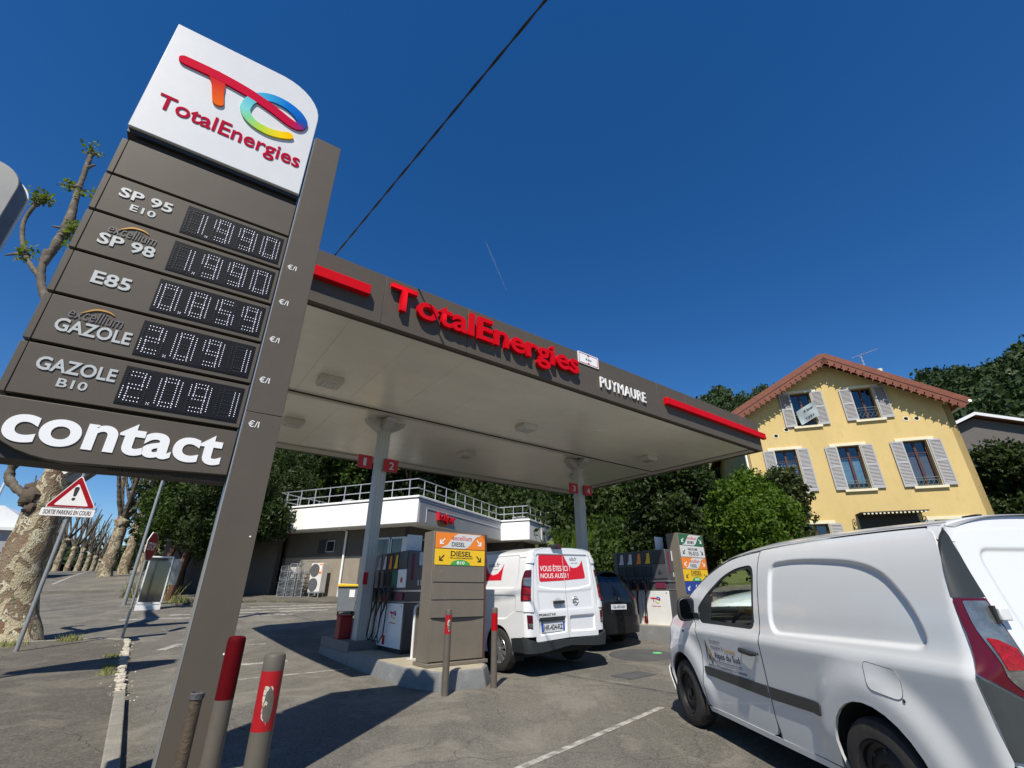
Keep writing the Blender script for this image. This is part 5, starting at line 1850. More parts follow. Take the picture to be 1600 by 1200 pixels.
def skin(name, shell, poly, mat, parent, off=0.0, res=0.05, side=-1, holes=(), press=(), edge=0.014, extra=None, bumps=None):
    """cut poly (t, z) out of the shell; press = [(polygon, depth, width)] stamped in (+ inwards); edge = returned flange"""
    dp = densify(poly, res)
    pts = [Vector(p) for p in dp]
    E = [(i, (i + 1) % len(dp)) for i in range(len(dp))]
    hl = []
    for h in holes:
        dh = densify(h, res)
        k = len(pts)
        pts += [Vector(p) for p in dh]
        E += [(k + i, k + (i + 1) % len(dh)) for i in range(len(dh))]
        hl.append((k, dh))
    P = np.array(dp)
    X = np.arange(P[:, 0].min(), P[:, 0].max(), res)
    Z = np.arange(P[:, 1].min(), P[:, 1].max(), res)
    gx, gz0 = np.meshgrid(X, Z)
    gx = gx + (np.arange(len(Z)) % 2)[:, None] * res * 0.5
    cand = [np.stack([gx.ravel(), gz0.ravel()], 1)]
    for pp, depth, width in press:
        D = densify(pp, 0.016)
        A = np.array(D)
        B = np.roll(A, -1, 0)
        C0 = np.roll(A, 1, 0)
        d = B - C0
        d /= np.maximum(1e-9, np.hypot(d[:, 0], d[:, 1]))[:, None]
        nn = np.stack([-d[:, 1], d[:, 0]], 1)
        for o_ in (0, 0.25, 0.5, 0.85):
            cand.append(A + nn * o_ * width)
            if o_:
                cand.append(A - nn * o_ * width)
        g0 = cand[0]
        cand[0] = g0[sdist(g0[:, 0], g0[:, 1], D) > width * 1.15]
    cand = np.concatenate(cand)
    # drop near duplicates
    key = np.round(cand / (res * 0.08)).astype(int)
    _, ui = np.unique(key, axis=0, return_index=True)
    cand = cand[ui]
    ok = inside(cand[:, 0], cand[:, 1], dp) & (sdist(cand[:, 0], cand[:, 1], dp) > res * 0.18)
    for _, dh in hl:
        ok &= ~inside(cand[:, 0], cand[:, 1], dh)
        ok &= sdist(cand[:, 0], cand[:, 1], dh) > res * 0.18
    pts += [Vector((float(a), float(b))) for a, b in cand[ok]]
    r = delaunay_2d_cdt(pts, E, [], 0, 1e-7)
    V2 = np.array([tuple(v) for v in r[0]])
    F = np.array([list(f) for f in r[2]])
    cc = V2[F].mean(1)
    keep = inside(cc[:, 0], cc[:, 1], dp)
    for _, dh in hl:
        keep &= ~inside(cc[:, 0], cc[:, 1], dh)
    F = F[keep]
    offs = np.full(len(V2), float(off))
    for pp, depth, width in press:
        ins = inside(V2[:, 0], V2[:, 1], pp)
        sd = sdist(V2[:, 0], V2[:, 1], pp)
        sd = np.where(ins, sd, -sd)
        k = np.clip((sd + width / 2) / width, 0, 1)
        offs -= depth * (k * k * (3 - 2 * k))
    if bumps is not None:
        offs += bumps(V2[:, 0], V2[:, 1])
    vs = [shell.pos(t, z, o_, side) for (t, z), o_ in zip(V2, offs)]
    fs = [list(map(int, f)) for f in F]
    b = MB()
    b.add(vs, fs, smooth=True)
    if edge:
        # flange round every border
        cnt = {}
        for f in fs:
            for i in range(3):
                a, c_ = f[i], f[(i + 1) % 3]
                cnt[(min(a, c_), max(a, c_))] = cnt.get((min(a, c_), max(a, c_)), 0) + 1
        bd = [k_ for k_, v_ in cnt.items() if v_ == 1]
        ids = sorted({i for e in bd for i in e})
        mp = {}
        for i in ids:
            mp[i] = len(b.v)
            b.v.append(shell.pos(V2[i][0], V2[i][1], offs[i] - edge, side))
        for a, c_ in bd:
            b.f.append([a, c_, mp[c_], mp[a]])
            b.m.append(0)
            b.sm.append(False)
    return b.build(name, mat, parent, auto=40)

def strip_on(name, shell, pts, w, mat, parent, off=0.002, side=-1, th=0.0):
    """thin band along a path in (t, z): panel gaps, seals"""
    P = [Vector(p) for p in densify_open(pts, 0.04)]
    b = MB()
    L_ = []
    for i, p in enumerate(P):
        d = (P[min(i + 1, len(P) - 1)] - P[max(i - 1, 0)]).normalized()
        n_ = Vector((-d.y, d.x)) * w / 2
        L_.append((p + n_, p - n_))
    vs = []
    for a, c_ in L_:
        vs += [shell.pos(a.x, a.y, off, side), shell.pos(c_.x, c_.y, off, side)]
    b.add(vs, [(2 * i, 2 * i + 1, 2 * i + 3, 2 * i + 2) for i in range(len(L_) - 1)])
    return b.build(name, mat, parent, auto=0)

def densify_open(poly, step):
    out = []
    for i in range(len(poly) - 1):
        a, b = Vector(poly[i]), Vector(poly[i + 1])
        k = max(1, int((b - a).length / step))
        for j in range(k):
            out.append(tuple(a.lerp(b, j / k)))
    out.append(tuple(poly[-1]))
    return out

def top_skin(name, shell, ts, zg, zc, mat, parent, p=2.6, n=20, tuck=0.0, tol=None):
    """sheet from the left top edge to the right top edge: roof, windscreen, bonnet"""
    V, F = [], []
    for t in ts:
        a = shell.pos(t, zg(t), 0.0, -1)
        c_ = shell.pos(t, zg(t), 0.0, 1)
        for j in range(n + 1):
            l = -1 + 2 * j / n
            l = math.copysign(abs(l) ** 0.75, l)
            x = a[0] * (-l + 1) / 2 + c_[0] * (l + 1) / 2
            z = zg(t) + (zc(t) - zg(t)) * (1 - abs(l) ** p)
            V.append((x, a[1], z - tuck))
    m = n + 1
    for i in range(len(ts) - 1):
        for j in range(n):
            F.append([i * m + j, i * m + j + 1, (i + 1) * m + j + 1, (i + 1) * m + j])
    b = MB(); b.add(V, F, smooth=True)
    return b.build(name, mat, parent, auto=50)

def curve(P):
    xs_ = [p[0] for p in P]
    zs_ = [p[1] for p in P]
    def f(t):
        # monotone-ish smooth interpolation
        t = max(xs_[0], min(xs_[-1], t))
        i = max(0, min(len(xs_) - 2, int(np.searchsorted(xs_, t, side='right')) - 1))
        h = xs_[i + 1] - xs_[i]
        s = (t - xs_[i]) / h
        m = []
        for k in (i, i + 1):
            if k == 0:
                m.append((zs_[1] - zs_[0]) / (xs_[1] - xs_[0]))
            elif k == len(xs_) - 1:
                m.append((zs_[-1] - zs_[-2]) / (xs_[-1] - xs_[-2]))
            else:
                m.append(0.5 * ((zs_[k + 1] - zs_[k]) / (xs_[k + 1] - xs_[k]) + (zs_[k] - zs_[k - 1]) / (xs_[k] - xs_[k - 1])))
        return (2 * s ** 3 - 3 * s ** 2 + 1) * zs_[i] + (s ** 3 - 2 * s ** 2 + s) * h * m[0] + (-2 * s ** 3 + 3 * s ** 2) * zs_[i + 1] + (s ** 3 - s ** 2) * h * m[1]
    return f

def frange(a, b, n):
    return [a + (b - a) * i / n for i in range(n + 1)]

def wheel(t, x, y, r, w, side, style, name='wheel'):
    b = MB()
    h = w / 2
    R1 = r * 0.63
    b.lathe([(R1, -h * 0.86), (R1 * 1.04, -h), (r * 0.86, -h * 1.02), (r * 0.96, -h * 0.86), (r, -h * 0.62), (r, h * 0.62), (r * 0.96, h * 0.86), (r * 0.86, h * 1.02), (R1 * 1.04, h), (R1, h * 0.86)], c=(x, y, r), axis='X', n=48)
    wh = b.build(name, M_RUB, t)
    o = side * h
    b = MB()
    mm = M_WHEEL if style == 'steel' else M_ALLOY
    b.lathe([(R1 * 1.01, o * 0.9), (R1 * 0.98, o * 0.98), (R1 * 0.93, o * 0.85), (R1 * 0.92, o * 0.5)], c=(x, y, r), axis='X', n=40)
    if style == 'steel':
        b.lathe([(R1 * 0.93, o * 0.55), (R1 * 0.80, o * 0.42), (R1 * 0.62, o * 0.62), (R1 * 0.42, o * 0.66), (R1 * 0.36, o * 0.5), (0.0, o * 0.5)], c=(x, y, r), axis='X', n=40)
        b.lathe([(R1 * 0.19, o * 0.5), (R1 * 0.19, o * 0.72), (0, o * 0.75)], c=(x, y, r), axis='X', n=20)
    else:
        b.lathe([(R1 * 0.2, o * 0.6), (R1 * 0.2, o * 0.86), (0, o * 0.9)], c=(x, y, r), axis='X', n=20)
        for k in range(10):
            a = 2 * math.pi * k / 10
            M = Matrix.Translation((x, y, r)) @ Matrix.Rotation(a, 4, 'X')
            w_ = R1 * 0.085
            b.add([M @ Vector(p) for p in ((o * 0.84, -w_, R1 * 0.15), (o * 0.84, w_, R1 * 0.15), (o * 0.9, w_ * 1.5, R1 * 0.94), (o * 0.9, -w_ * 1.5, R1 * 0.94), (o * 0.5, -w_, R1 * 0.15), (o * 0.5, w_, R1 * 0.15), (o * 0.55, w_ * 1.5, R1 * 0.94), (o * 0.55, -w_ * 1.5, R1 * 0.94))],
                  [(0, 1, 2, 3), (0, 3, 7, 4), (1, 5, 6, 2)])
    b.build('rim', mm, wh, auto=30)
    b = MB()
    b.lathe([(R1 * 0.92, o * 0.3), (0, o * 0.3)], c=(x, y, r), axis='X', n=24)
    if style == 'steel':
        for k in range(8):
            a = 2 * math.pi * k / 8
            cy, cz = R1 * 0.72 * math.cos(a), R1 * 0.72 * math.sin(a)
            b.lathe([(0.0, o * 0.53), (R1 * 0.075, o * 0.53)], c=(x, y + cy, r + cz), axis='X', n=10)
    b.build('wheel_holes', M_BLACK, wh, auto=0)
    return wh

def arch_pts(cx, cz, r, z0, n=16):
    """points of a wheel opening from rear foot to front foot along the sill line (t decreasing to increasing)"""
    a0 = math.asin(max(-1, min(1, (z0 - cz) / r)))
    return [(cx - r * math.cos(a0 + (math.pi - 2 * a0) * k / n), cz + r * math.sin(a0 + (math.pi - 2 * a0) * k / n)) for k in range(n + 1)]

def arch_liner(t, x0, x1, cy, cz, r):
    b = MB()
    n = 14
    vs = []
    for k in range(n + 1):
        a = R(-25 + 230 * k / n)
        for x in (x0, x1):
            vs.append((x, cy + r * math.cos(a), cz + r * math.sin(a)))
    b.add(vs, [(2 * k, 2 * k + 1, 2 * k + 3, 2 * k + 2) for k in range(n)], smooth=True)
    b.add([(x1, cy + r * math.cos(R(-25 + 230 * k / n)), cz + r * math.sin(R(-25 + 230 * k / n))) for k in range(n + 1)], [list(range(n + 1))])
    return b.build('wheel_arch_liner', M_SEAM, t)

# ================================================================== the near white van (left side and rear corner seen)
KAZ = -5.0
kd = Vector((math.sin(R(KAZ)), math.cos(R(KAZ)), 0))
kn = Vector((math.cos(R(KAZ)), -math.sin(R(KAZ)), 0))
kp = Vector((1.97, 6.13, 0)) + kn * 0.90
kg = thing('delivery_van', 'large white panel van with black rubbing strip filling the lower right corner', 'van', kp, R(-KAZ), 'vans')
LZ = curve([(0.2, 0.075), (0.33, 0.058), (0.5, 0.040), (0.65, 0.026), (0.82, 0.009), (0.94, -0.004), (0.97, -0.004), (0.995, 0.014), (1.04, 0.032), (1.2, 0.058), (1.38, 0.095), (1.53, 0.135), (1.62, 0.17), (1.68, 0.205), (1.72, 0.25)])
def klean(t, z):
    b_ = LZ(max(0.2, min(1.72, z)))
    # bonnet shoulders pull in, cabin sides straight
    if t > -0.15 and z > 0.7:
        b_ += 0.30 * (z - 0.7) * min(1, (t + 0.15) / 0.8) ** 1.3
    for cx in (0.0, -2.70):          # swelling over the wheels
        k = max(0.0, min(1.0, (0.64 - math.hypot(t - cx, z - 0.335)) / 0.2))
        b_ -= 0.042 * k * k * (3 - 2 * k) * max(0.0, min(1.0, (z - 0.2) / 0.25))
    return b_
ks = Shell(0.30, -3.42, 0.62, 0.11, 0.90, klean, kf=0.86, kr=0.9, rake=lambda z: max(0, z - 1.0) * 0.17, nose=lambda z: -0.10 * max(0, z - 0.6))
kzg = curve([(-4.6, 1.68), (-3.9, 1.68), (-3.55, 1.685), (-3.40, 1.695), (-2.76, 1.715), (-2.28, 1.718), (-1.66, 1.702), (-1.10, 1.651), (-.735, 1.545), (-.375, 1.386), (-.09, 1.215), (.02, 1.145), (.2, 1.085), (.41, 1.04), (.62, .97), (.85, .86), (1.4, .80)])
kzc = curve([(-4.6, 1.755), (-3.9, 1.755), (-3.55, 1.757), (-3.40, 1.762), (-2.3, 1.80), (-1.5, 1.80), (-1.1, 1.755), (-.735, 1.63), (-.375, 1.455), (-.09, 1.25), (.05, 1.15), (.2, 1.095), (.5, 1.045), (.8, .93), (1.4, .83)])
WB = 2.70
def karch(cx, r=0.375, z0=0.27):
    return arch_pts(cx, 0.335, r, z0)
for side in (-1, 1):
    # front wing
    w = karch(0.0)
    top = [(t, kzg(t) - 0.004) for t in frange(1.15, 0.0, 14)]
    poly = w[9:] + [(0.62, 0.30), (1.15, 0.34)] + top + [(-0.30, 1.19), (-0.47, 1.01), (-0.48, 0.75), (-0.40, 0.34), (-0.375, 0.28)] + w[:9]
    poly = w + [(0.62, 0.30), (1.15, 0.34)] + top + [(-0.13, 1.21), (-0.30, 1.12), (-0.42, 1.0), (-0.475, 0.80), (-0.47, 0.60), (-0.43, 0.44), (-0.40, 0.27)]
    flare = lambda cx: (lambda X, Z: 0.042 * (lambda k: k * k * (3 - 2 * k))(np.clip((0.64 - np.hypot(X - cx, Z - 0.335)) / 0.2, 0, 1)) * np.clip((Z - 0.2) / 0.25, 0, 1))
    skin('front_wing', ks, poly, M_CARW, kg, res=0.045, side=side, edge=0.02)
    if side == 1:
        # plain far side in one sheet with an open cab window
        body = karch(-WB) + [(-0.42, 0.27), (-0.47, 0.60), (-0.475, 0.80), (-0.42, 1.0), (-0.30, 1.12), (-0.13, 1.21)] + [(t, kzg(t) - .003) for t in frange(-0.13, -3.42, 18)] + [(-3.42, 0.35), (-3.12, 0.27)]
        winp = rpoly([(-0.66, 1.05, .06), (-1.50, 1.04, .05), (-1.50, 1.56, .08), (-1.22, 1.54, .1), (-0.82, 1.36, .1)])
        skin('body_side', ks, body, M_CARW, kg, res=0.09, side=1, holes=[winp])
        continue
    # sill
    # driver door
    dr = [(-0.405, 0.30), (-0.475, 0.60), (-0.485, 0.80), (-0.43, 1.0), (-0.31, 1.125), (-0.14, 1.225)]
    dtop = [(t, kzg(t) - 0.020) for t in frange(-0.14, -1.60, 16)]
    door = rpoly([(*p, 0) for p in dr] + [(*p, 0) for p in dtop] + [(-1.63, 1.2), (-1.632, 0.95), (-1.60, 0.62), (-1.585, 0.40), (-1.56, 0.29, 0.04), (-1.5, 0.262, 0.03), (-0.46, 0.262, 0.03)])
    win = rpoly([(-0.525, 1.035, .05), (-1.52, 1.035, .05), (-1.555, 1.10), (-1.555, 1.50, .10), (-1.50, 1.575, .08), (-1.22, 1.555, .12), (-0.98, 1.485, .1), (-0.66, 1.325, .1), (-0.47, 1.20, .08), (-0.43, 1.12, .05)], n=6)
    belt = [(-1.8, 0.55), (-0.42, 0.55), (-0.42, 0.63), (-1.8, 0.63)]
    skin('driver_door', ks, door, M_CARW, kg, res=0.035, holes=[win], edge=0.02)
    # rear quarter with its big stamped panel
    qa = karch(-WB)
    quarter = rpoly([(*p, 0) for p in qa] + [(-1.60, 0.262, .03), (-1.597, 0.40), (-1.612, 0.62), (-1.645, 0.95), (-1.643, 1.2)] + [(t, kzg(t) - 0.012) for t in frange(-1.61, -3.30, 16)] + [(-3.37, 1.66, .05), (-3.42, 1.50), (-3.465, 1.28), (-3.485, 1.0), (-3.485, 0.75), (-3.50, 0.60, .03), (-3.44, 0.56, .03), (-3.12, 0.45)])
    bigp = rpoly([(-1.78, 1.03, .13), (-3.26, 1.055, .10), (-3.18, 1.28, .2), (-2.93, 1.515, .38), (-2.2, 1.575, .3), (-1.80, 1.56, .10)], n=8)
    skin('rear_quarter', ks, quarter, M_CARW, kg, res=0.035, press=[(bigp, 0.024, 0.03)], edge=0.02)
    # door seal, glass, quarter trim
    seal_o = win
    cxw = sum(p[0] for p in win) / len(win)
    czw = sum(p[1] for p in win) / len(win)
    inner = [(cxw + (x - cxw) * (0.925 if x < cxw else 0.86), czw + (z - czw) * 0.885) for x, z in win]
    skin('window_seal', ks, [(x, z) for x, z in win], M_PLAS, kg, off=-0.008, res=0.05, holes=[inner], edge=0.012)
    skin('door_glass', ks, [(cxw + (x - cxw) * 0.93, czw + (z - czw) * 0.93) for x, z in win], G_CAR, kg, off=-0.02, res=0.08, edge=0)
    skin('mirror_base', ks, rpoly([(-0.47, 1.04, .03), (-0.72, 1.04, .02), (-0.76, 1.30), (-0.66, 1.31), (-0.46, 1.18, .05)]), M_PLAS, kg, off=-0.004, res=0.05, edge=0.01)
    # rubbing strip, in two lengths
    skin('rubbing_strip', ks, rpoly([(-0.53, 0.555, .02), (-1.585, 0.535), (-1.595, 0.625), (-0.50, 0.635, .03)]), M_PLASG, kg, off=0.012, res=0.05, edge=0.02)
    skin('rubbing_strip', ks, rpoly([(-1.615, 0.535), (-2.25, 0.545, .02), (-2.27, 0.625, .02), (-1.625, 0.625)]), M_PLASG, kg, off=0.012, res=0.05, edge=0.02)
    # sill below the doors
    skin('sill', ks, [(-0.40, 0.262), (-0.41, 0.22), (-2.3, 0.22), (-2.32, 0.262)], M_CARW, kg, off=0.004, res=0.06)
    # fuel flap
    fl = rpoly([(-2.78, 0.945, .04), (-2.80, 0.80, .04), (-3.02, 0.77, .05), (-3.03, 0.92, .05)], n=5)
    skin('fuel_flap', ks, fl, M_CARW, kg, off=0.004, res=0.04, edge=0.004)
    strip_on('flap_gap', ks, fl + [fl[0]], 0.007, M_SEAM, kg, off=0.0035)
    b = MB(); q = ks.pos(-3.025, 0.775, 0.006); b.lathe([(0, -0.004), (0.011, 0)], c=q, axis='X', n=10); b.build('flap_stop', M_BLACK, kg)
    # door gaps read as thin dark lines
    strip_on('door_gap', ks, [(-1.61, 0.28), (-1.592, 0.40), (-1.606, 0.62), (-1.638, 0.95), (-1.637, 1.2), (-1.607, 1.68)], 0.010, M_SEAM, kg, off=0.0008)
    strip_on('door_gap', ks, [(-0.402, 0.28), (-0.472, 0.60), (-0.480, 0.80), (-0.425, 1.0), (-0.305, 1.122), (-0.135, 1.215)], 0.009, M_SEAM, kg, off=0.0008)
    strip_on('door_gap', ks, [(t, kzg(t) - 0.018) for t in frange(-0.14, -1.60, 16)], 0.006, M_SEAM, kg, off=0.0008)
    # handle in its dish
    dish = rpoly([(-1.33, 0.83, .05), (-1.44, 0.765, .06), (-1.55, 0.84, .05), (-1.44, 0.92, .06)], n=6)
    skin('handle_dish', ks, dish, M_CARW, kg, off=0.0015, res=0.025, press=[(dish, 0.016, 0.03)], edge=0)
    b = MB(); b.tube([ks.pos(-1.33, 0.862, 0.012), ks.pos(-1.36, 0.862, 0.034), ks.pos(-1.52, 0.852, 0.036), ks.pos(-1.565, 0.85, 0.01)], [0.014, 0.022, 0.022, 0.015], 10)
    b.build('door_handle', M_PLAS, kg)
    b = MB(); b.lathe([(0.0, 0), (0.012, 0)], c=ks.pos(-1.585, 0.852, 0.004), axis='X', n=12); b.build('lock_barrel', M_CHROME, kg)
# lettering on the door
skin('door_sticker', ks, rpoly([(-0.57, 0.638, .01), (-1.335, 0.638, .01), (-1.30, 0.925, .01), (-0.60, 0.925, .01)]), M_WHITE, kg, off=0.0012, res=0.05, edge=0)
def kside(x, y, z):
    """x: metres forward of the text origin mirrored so that the writing reads from nose to tail"""
    return ks.pos(-x, z, 0.0026 - y)
M_DECB = mk('decal_ink', (0.05, 0.05, 0.055), 0.6, var=0.1)
M_DECG = mk('decal_grey', (0.22, 0.22, 0.22), 0.6, var=0.05)
M_DECO = mk('decal_ochre', (0.5, 0.3, 0.05), 0.6, var=0.05)
for s_, (a, c_, z0, z1), mm, bd in (('Groupement', (0.72, 0.94, 0.865, 0.90), M_DECG, .012), ('Hospitalier &', (0.72, 0.965, 0.81, 0.845), M_DECG, .012), ('Territoire', (0.98, 1.19, 0.805, 0.838), M_DECO, .01),
                                     ('Alpes du Sud', (0.76, 1.24, 0.715, 0.79), M_DECB, .012), ('Service et Hospitalisation publique', (0.76, 1.26, 0.688, 0.698), M_DECG, .01), ("Service d'Hospitalisation à Domicile", (0.60, 1.31, 0.645, 0.672), M_DECB, .008)):
    text('door_lettering', s_, (a, c_, z0, z1), 0.0, 0.0006, mm, kg, bold=bd, fn=kside)
b = MB(); b.prism([(0.74, 0.702), (1.25, 0.702), (1.25, 0.708), (0.74, 0.708)], -0.0006, 0)
for (x, z) in ((0, 0),):
    zz = [(0.60, 0.70), (0.625, 0.88), (0.645, 0.70), (0.665, 0.76), (0.685, 0.67), (0.72, 0.73), (0.76, 0.70)]
    for (a, c_) in zip(zz, zz[1:]):
        d = Vector((c_[0] - a[0], c_[1] - a[1])).normalized()
        n_ = Vector((-d.y, d.x)) * 0.006
        b.prism([(a[0] + n_.x, a[1] + n_.y), (a[0] - n_.x, a[1] - n_.y), (c_[0] - n_.x, c_[1] - n_.y), (c_[0] + n_.x, c_[1] + n_.y)], -0.0007, 0)
b.v = [kside(*p) for p in b.v]
b.build('mountain_mark', M_DECB, kg, auto=0)
b = MB(); b.prism([(0.645, 0.86), (0.70, 0.79), (0.73, 0.71), (0.69, 0.73)], -0.0005, 0); b.v = [kside(*p) for p in b.v]; b.build('mountain_mark', M_DECO, kg, auto=0)
# roof, windscreen, bonnet
top_skin('roof', ks, frange(-3.598, -1.0, 26), kzg, kzc, M_CARW, kg, p=3.0)
top_skin('windscreen', ks, frange(-0.98, -0.06, 12), kzg, kzc, G_CAR, kg, p=2.5, tuck=0.004)
top_skin('bonnet', ks, frange(0.0, 1.25, 20), kzg, kzc, M_CARW, kg, p=2.4)
for side in (-1, 1):
    b = MB()
    ts = frange(-1.02, -0.02, 14)
    o_ = [ks.pos(t, kzg(t) - 0.02, 0.004, side) for t in ts]
    i_ = [(p[0] - side * 0.07, p[1], p[2] + 0.035) for p in o_]
    b.add([v for pr_ in zip(o_, i_) for v in pr_], [(2 * k, 2 * k + 1, 2 * k + 3, 2 * k + 2) for k in range(len(ts) - 1)], smooth=True)
    b.build('windscreen_pillar', M_CARW, kg)
    # roof ditch line
    b = MB(); b.tube([(ks.pos(t, kzg(t), 0.0, side)[0] - side * 0.035, t, kzg(t) + 0.012) for t in frange(-3.4, -0.9, 22)], 0.006, 5); b.build('roof_ditch', M_STG, kg)
# bumper and grille in front
fbp = [(0.42, 0.22), (1.55, 0.22), (1.55, 0.55), (0.62, 0.55), (0.45, 0.5)]
for side in (-1, 1):
    skin('front_bumper', ks, fbp, M_CARW, kg, off=0.03, res=0.07, side=side)
    skin('grille', ks, [(1.1, 0.56), (1.6, 0.56), (1.6, 0.80), (1.1, 0.80)], M_PLAS, kg, off=0.0, res=0.1, side=side)
    skin('headlamp', ks, rpoly([(0.55, 0.66, .04), (1.08, 0.64, .04), (1.08, 0.80, .04), (0.62, 0.93, .05)]), M_LCLR, kg, off=0.006, res=0.06, side=side)
# rear corner: black trim, lamp cluster, bumper; white doors
trim = rpoly([(-3.455, 1.315, .01), (-3.40, 1.63, .05), (-3.44, 1.685, .03), (-3.54, 1.655, .05), (-3.60, 1.53), (-3.635, 1.42), (-3.668, 1.315, .01)], n=6)
lampo = rpoly([(-3.468, 1.31, .01), (-3.66, 1.31, .01), (-3.70, 1.18), (-3.75, 1.0), (-3.80, 0.84, .02), (-3.74, 0.835, .05), (-3.60, 0.91, .04), (-3.492, 0.975, .02), (-3.490, 1.15)], n=4)
for side in (-1, 1):
    skin('corner_trim', ks, trim, M_PLAS, kg, off=0.004, res=0.03, side=side)
    lm = skin('tail_lamp', ks, lampo, M_LREDD, kg, off=0.010, res=0.03, side=side, edge=0.03)
    skin('lamp_reverse', ks, rpoly([(-3.518, 1.298, .01), (-3.652, 1.298, .01), (-3.70, 1.15), (-3.742, 1.0), (-3.785, 0.875, .02), (-3.73, 0.865, .03), (-3.64, 0.93, .04), (-3.575, 1.05, .05), (-3.535, 1.17, .04)]), M_LCLR, lm, off=0.014, res=0.025, side=side)
    skin('lamp_stop', ks, rpoly([(-3.562, 1.13, .01), (-3.62, 1.12), (-3.708, 1.08, .01), (-3.738, 0.99, .01), (-3.615, 0.99, .02)]), M_LRED, lm, off=0.018, res=0.02, side=side)
    skin('corner_lower', ks, rpoly([(-3.492, 0.96), (-3.60, 0.895, .04), (-3.74, 0.82, .05), (-3.82, 0.83), (-3.82, 0.62), (-3.50, 0.62)]), M_PLASG, kg, off=0.003, res=0.04, side=side)
    skin('rear_bumper', ks, [(-3.10, 0.44), (-3.47, 0.555), (-3.52, 0.60), (-4.45, 0.60), (-4.45, 0.30), (-3.16, 0.30)], M_PLAS, kg, off=0.018, res=0.06, side=side, edge=0.03)
    dr_ = rpoly([(-3.83, 0.62), (-4.43, 0.62), (-4.43, 1.69), (-3.60, 1.66, .06), (-3.59, 1.58), (-3.67, 1.33), (-3.715, 1.18), (-3.765, 1.0), (-3.81, 0.87)])
    wp = rpoly([(-3.86, 1.05, .06), (-4.34, 1.05, .06), (-4.34, 1.56, .08), (-3.74, 1.56, .08)])
    skin('rear_door', ks, dr_, M_CARW, kg, off=0.0, res=0.05, side=side, press=[(wp, 0.012, 0.03)])
    b = MB()
    q = ks.pos(-3.70, 1.235, 0.012, side)
    b.box(q[0] - 0.03, q[0] + 0.03, q[1] - 0.035, q[1] + 0.0, q[2] - 0.03, q[2] + 0.03)
    b.build('door_hinge', M_CARW, kg, bev=0.006)
    b = MB(); b.box(q[0] - 0.045 * 1, q[0] - 0.03, q[1] - 0.02, q[1] + 0.0, q[2] - 0.045, q[2] + 0.04); b.build('hinge_gasket', M_BLACK, kg)
    arch_liner(kg, side * 0.87, side * 0.62, 0.0, 0.335, 0.385)
    arch_liner(kg, side * 0.87, side * 0.62, -WB, 0.335, 0.385)
    wheel(kg, side * 0.80, 0.0, 0.316, 0.19, side, 'steel')
    wheel(kg, side * 0.80, -WB, 0.316, 0.19, side, 'steel')
# white pillar skin behind the lamp cluster and a header that closes roof to doors
def topz(sh, zg, zc, t, p=3.0):
    q = abs(sh.pos(t, zg(t))[0] - getattr(sh, 'dx', 0.0))
    w = abs(sh.pos(min(0, t) if False else -1.0, zg(-1.0) if False else zg(t))[0] - getattr(sh, 'dx', 0.0)) if False else sh_hw(sh)
    return zg(t) + (zc(t) - zg(t)) * (1 - min(1, q / w) ** p)
def sh_hw(sh):
    s_ = getattr(sh, 's', sh)
    s_ = s_ if isinstance(s_, Shell) else sh
    return s_.hw - s_.lean(-3.5, 1.68)
for side in (-1, 1):
    skin('rear_pillar', ks, [(-3.40, 0.60), (-3.42, 1.68), (-3.62, 1.66), (-3.70, 1.30), (-3.80, 0.95), (-3.85, 0.60)], M_CARW, kg, off=-0.008, res=0.05, side=side, edge=0)
    hp = [(t, topz(ks, kzg, kzc, t) - 0.002) for t in frange(-3.30, -4.42, 16)]
    skin('roof_header', ks, [(-4.42, 1.625), (-3.50, 1.60), (-3.36, 1.62)] + hp, M_CARW, kg, off=-0.003, res=0.05, side=side, edge=0.01)
# mirror
b = MB()
prof = []
for i in range(9):
    for k in range(28):
        a = 2 * math.pi * k / 28
        s = math.sin(math.pi * (0.12 + 0.88 * i / 8) / 1.0 * 0.5) if i < 8 else 1
        w_ = [0.3, 0.62, 0.82, 0.92, 0.97, 1.0, 1.0, 0.98, 0.94][i]
        ca, sa_ = math.cos(a), math.sin(a)
        rx = 0.105 * w_ * math.copysign(abs(ca) ** 0.7, ca)
        rz = 0.125 * w_ * math.copysign(abs(sa_) ** 0.7, sa_)
        prof.append((-0.925 + rx, -0.26 - 0.0125 * i, 1.165 + rz + 0.02 * ca))
b.add(prof, [(i * 28 + k, i * 28 + (k + 1) % 28, (i + 1) * 28 + (k + 1) % 28, (i + 1) * 28 + k) for i in range(8) for k in range(28)] + [list(range(28)), [224 + k for k in range(28)][::-1]], smooth=True)
b.box(-0.87, -0.82, -0.50, -0.36, 1.07, 1.13)
mi = b.build('door_mirror', M_PLAS, kg, bev=0.008)
b = MB(); b.prism(rrect(-1.01, -0.84, 1.065, 1.265, 0.05), -0.366, -0.362); b.build('mirror_glass', mk('mirror_glass', (0.05, 0.05, 0.055), 0.08, 1.0, var=0), mi)
for v_ in mi.data.vertices:
    pass
# side indicator, antenna stub
b = MB(); q = ks.pos(-0.12, 0.93, 0.0); b.lathe([(0, -0.015), (0.012, -0.012), (0.015, 0.0)], c=q, axis='X', n=12); b.build('side_repeater', M_LCLR, kg)
b = MB(); b.box(-0.02, 0.02, -3.05, -2.95, 1.80, 1.815); b.build('roof_antenna', M_PLAS, kg)
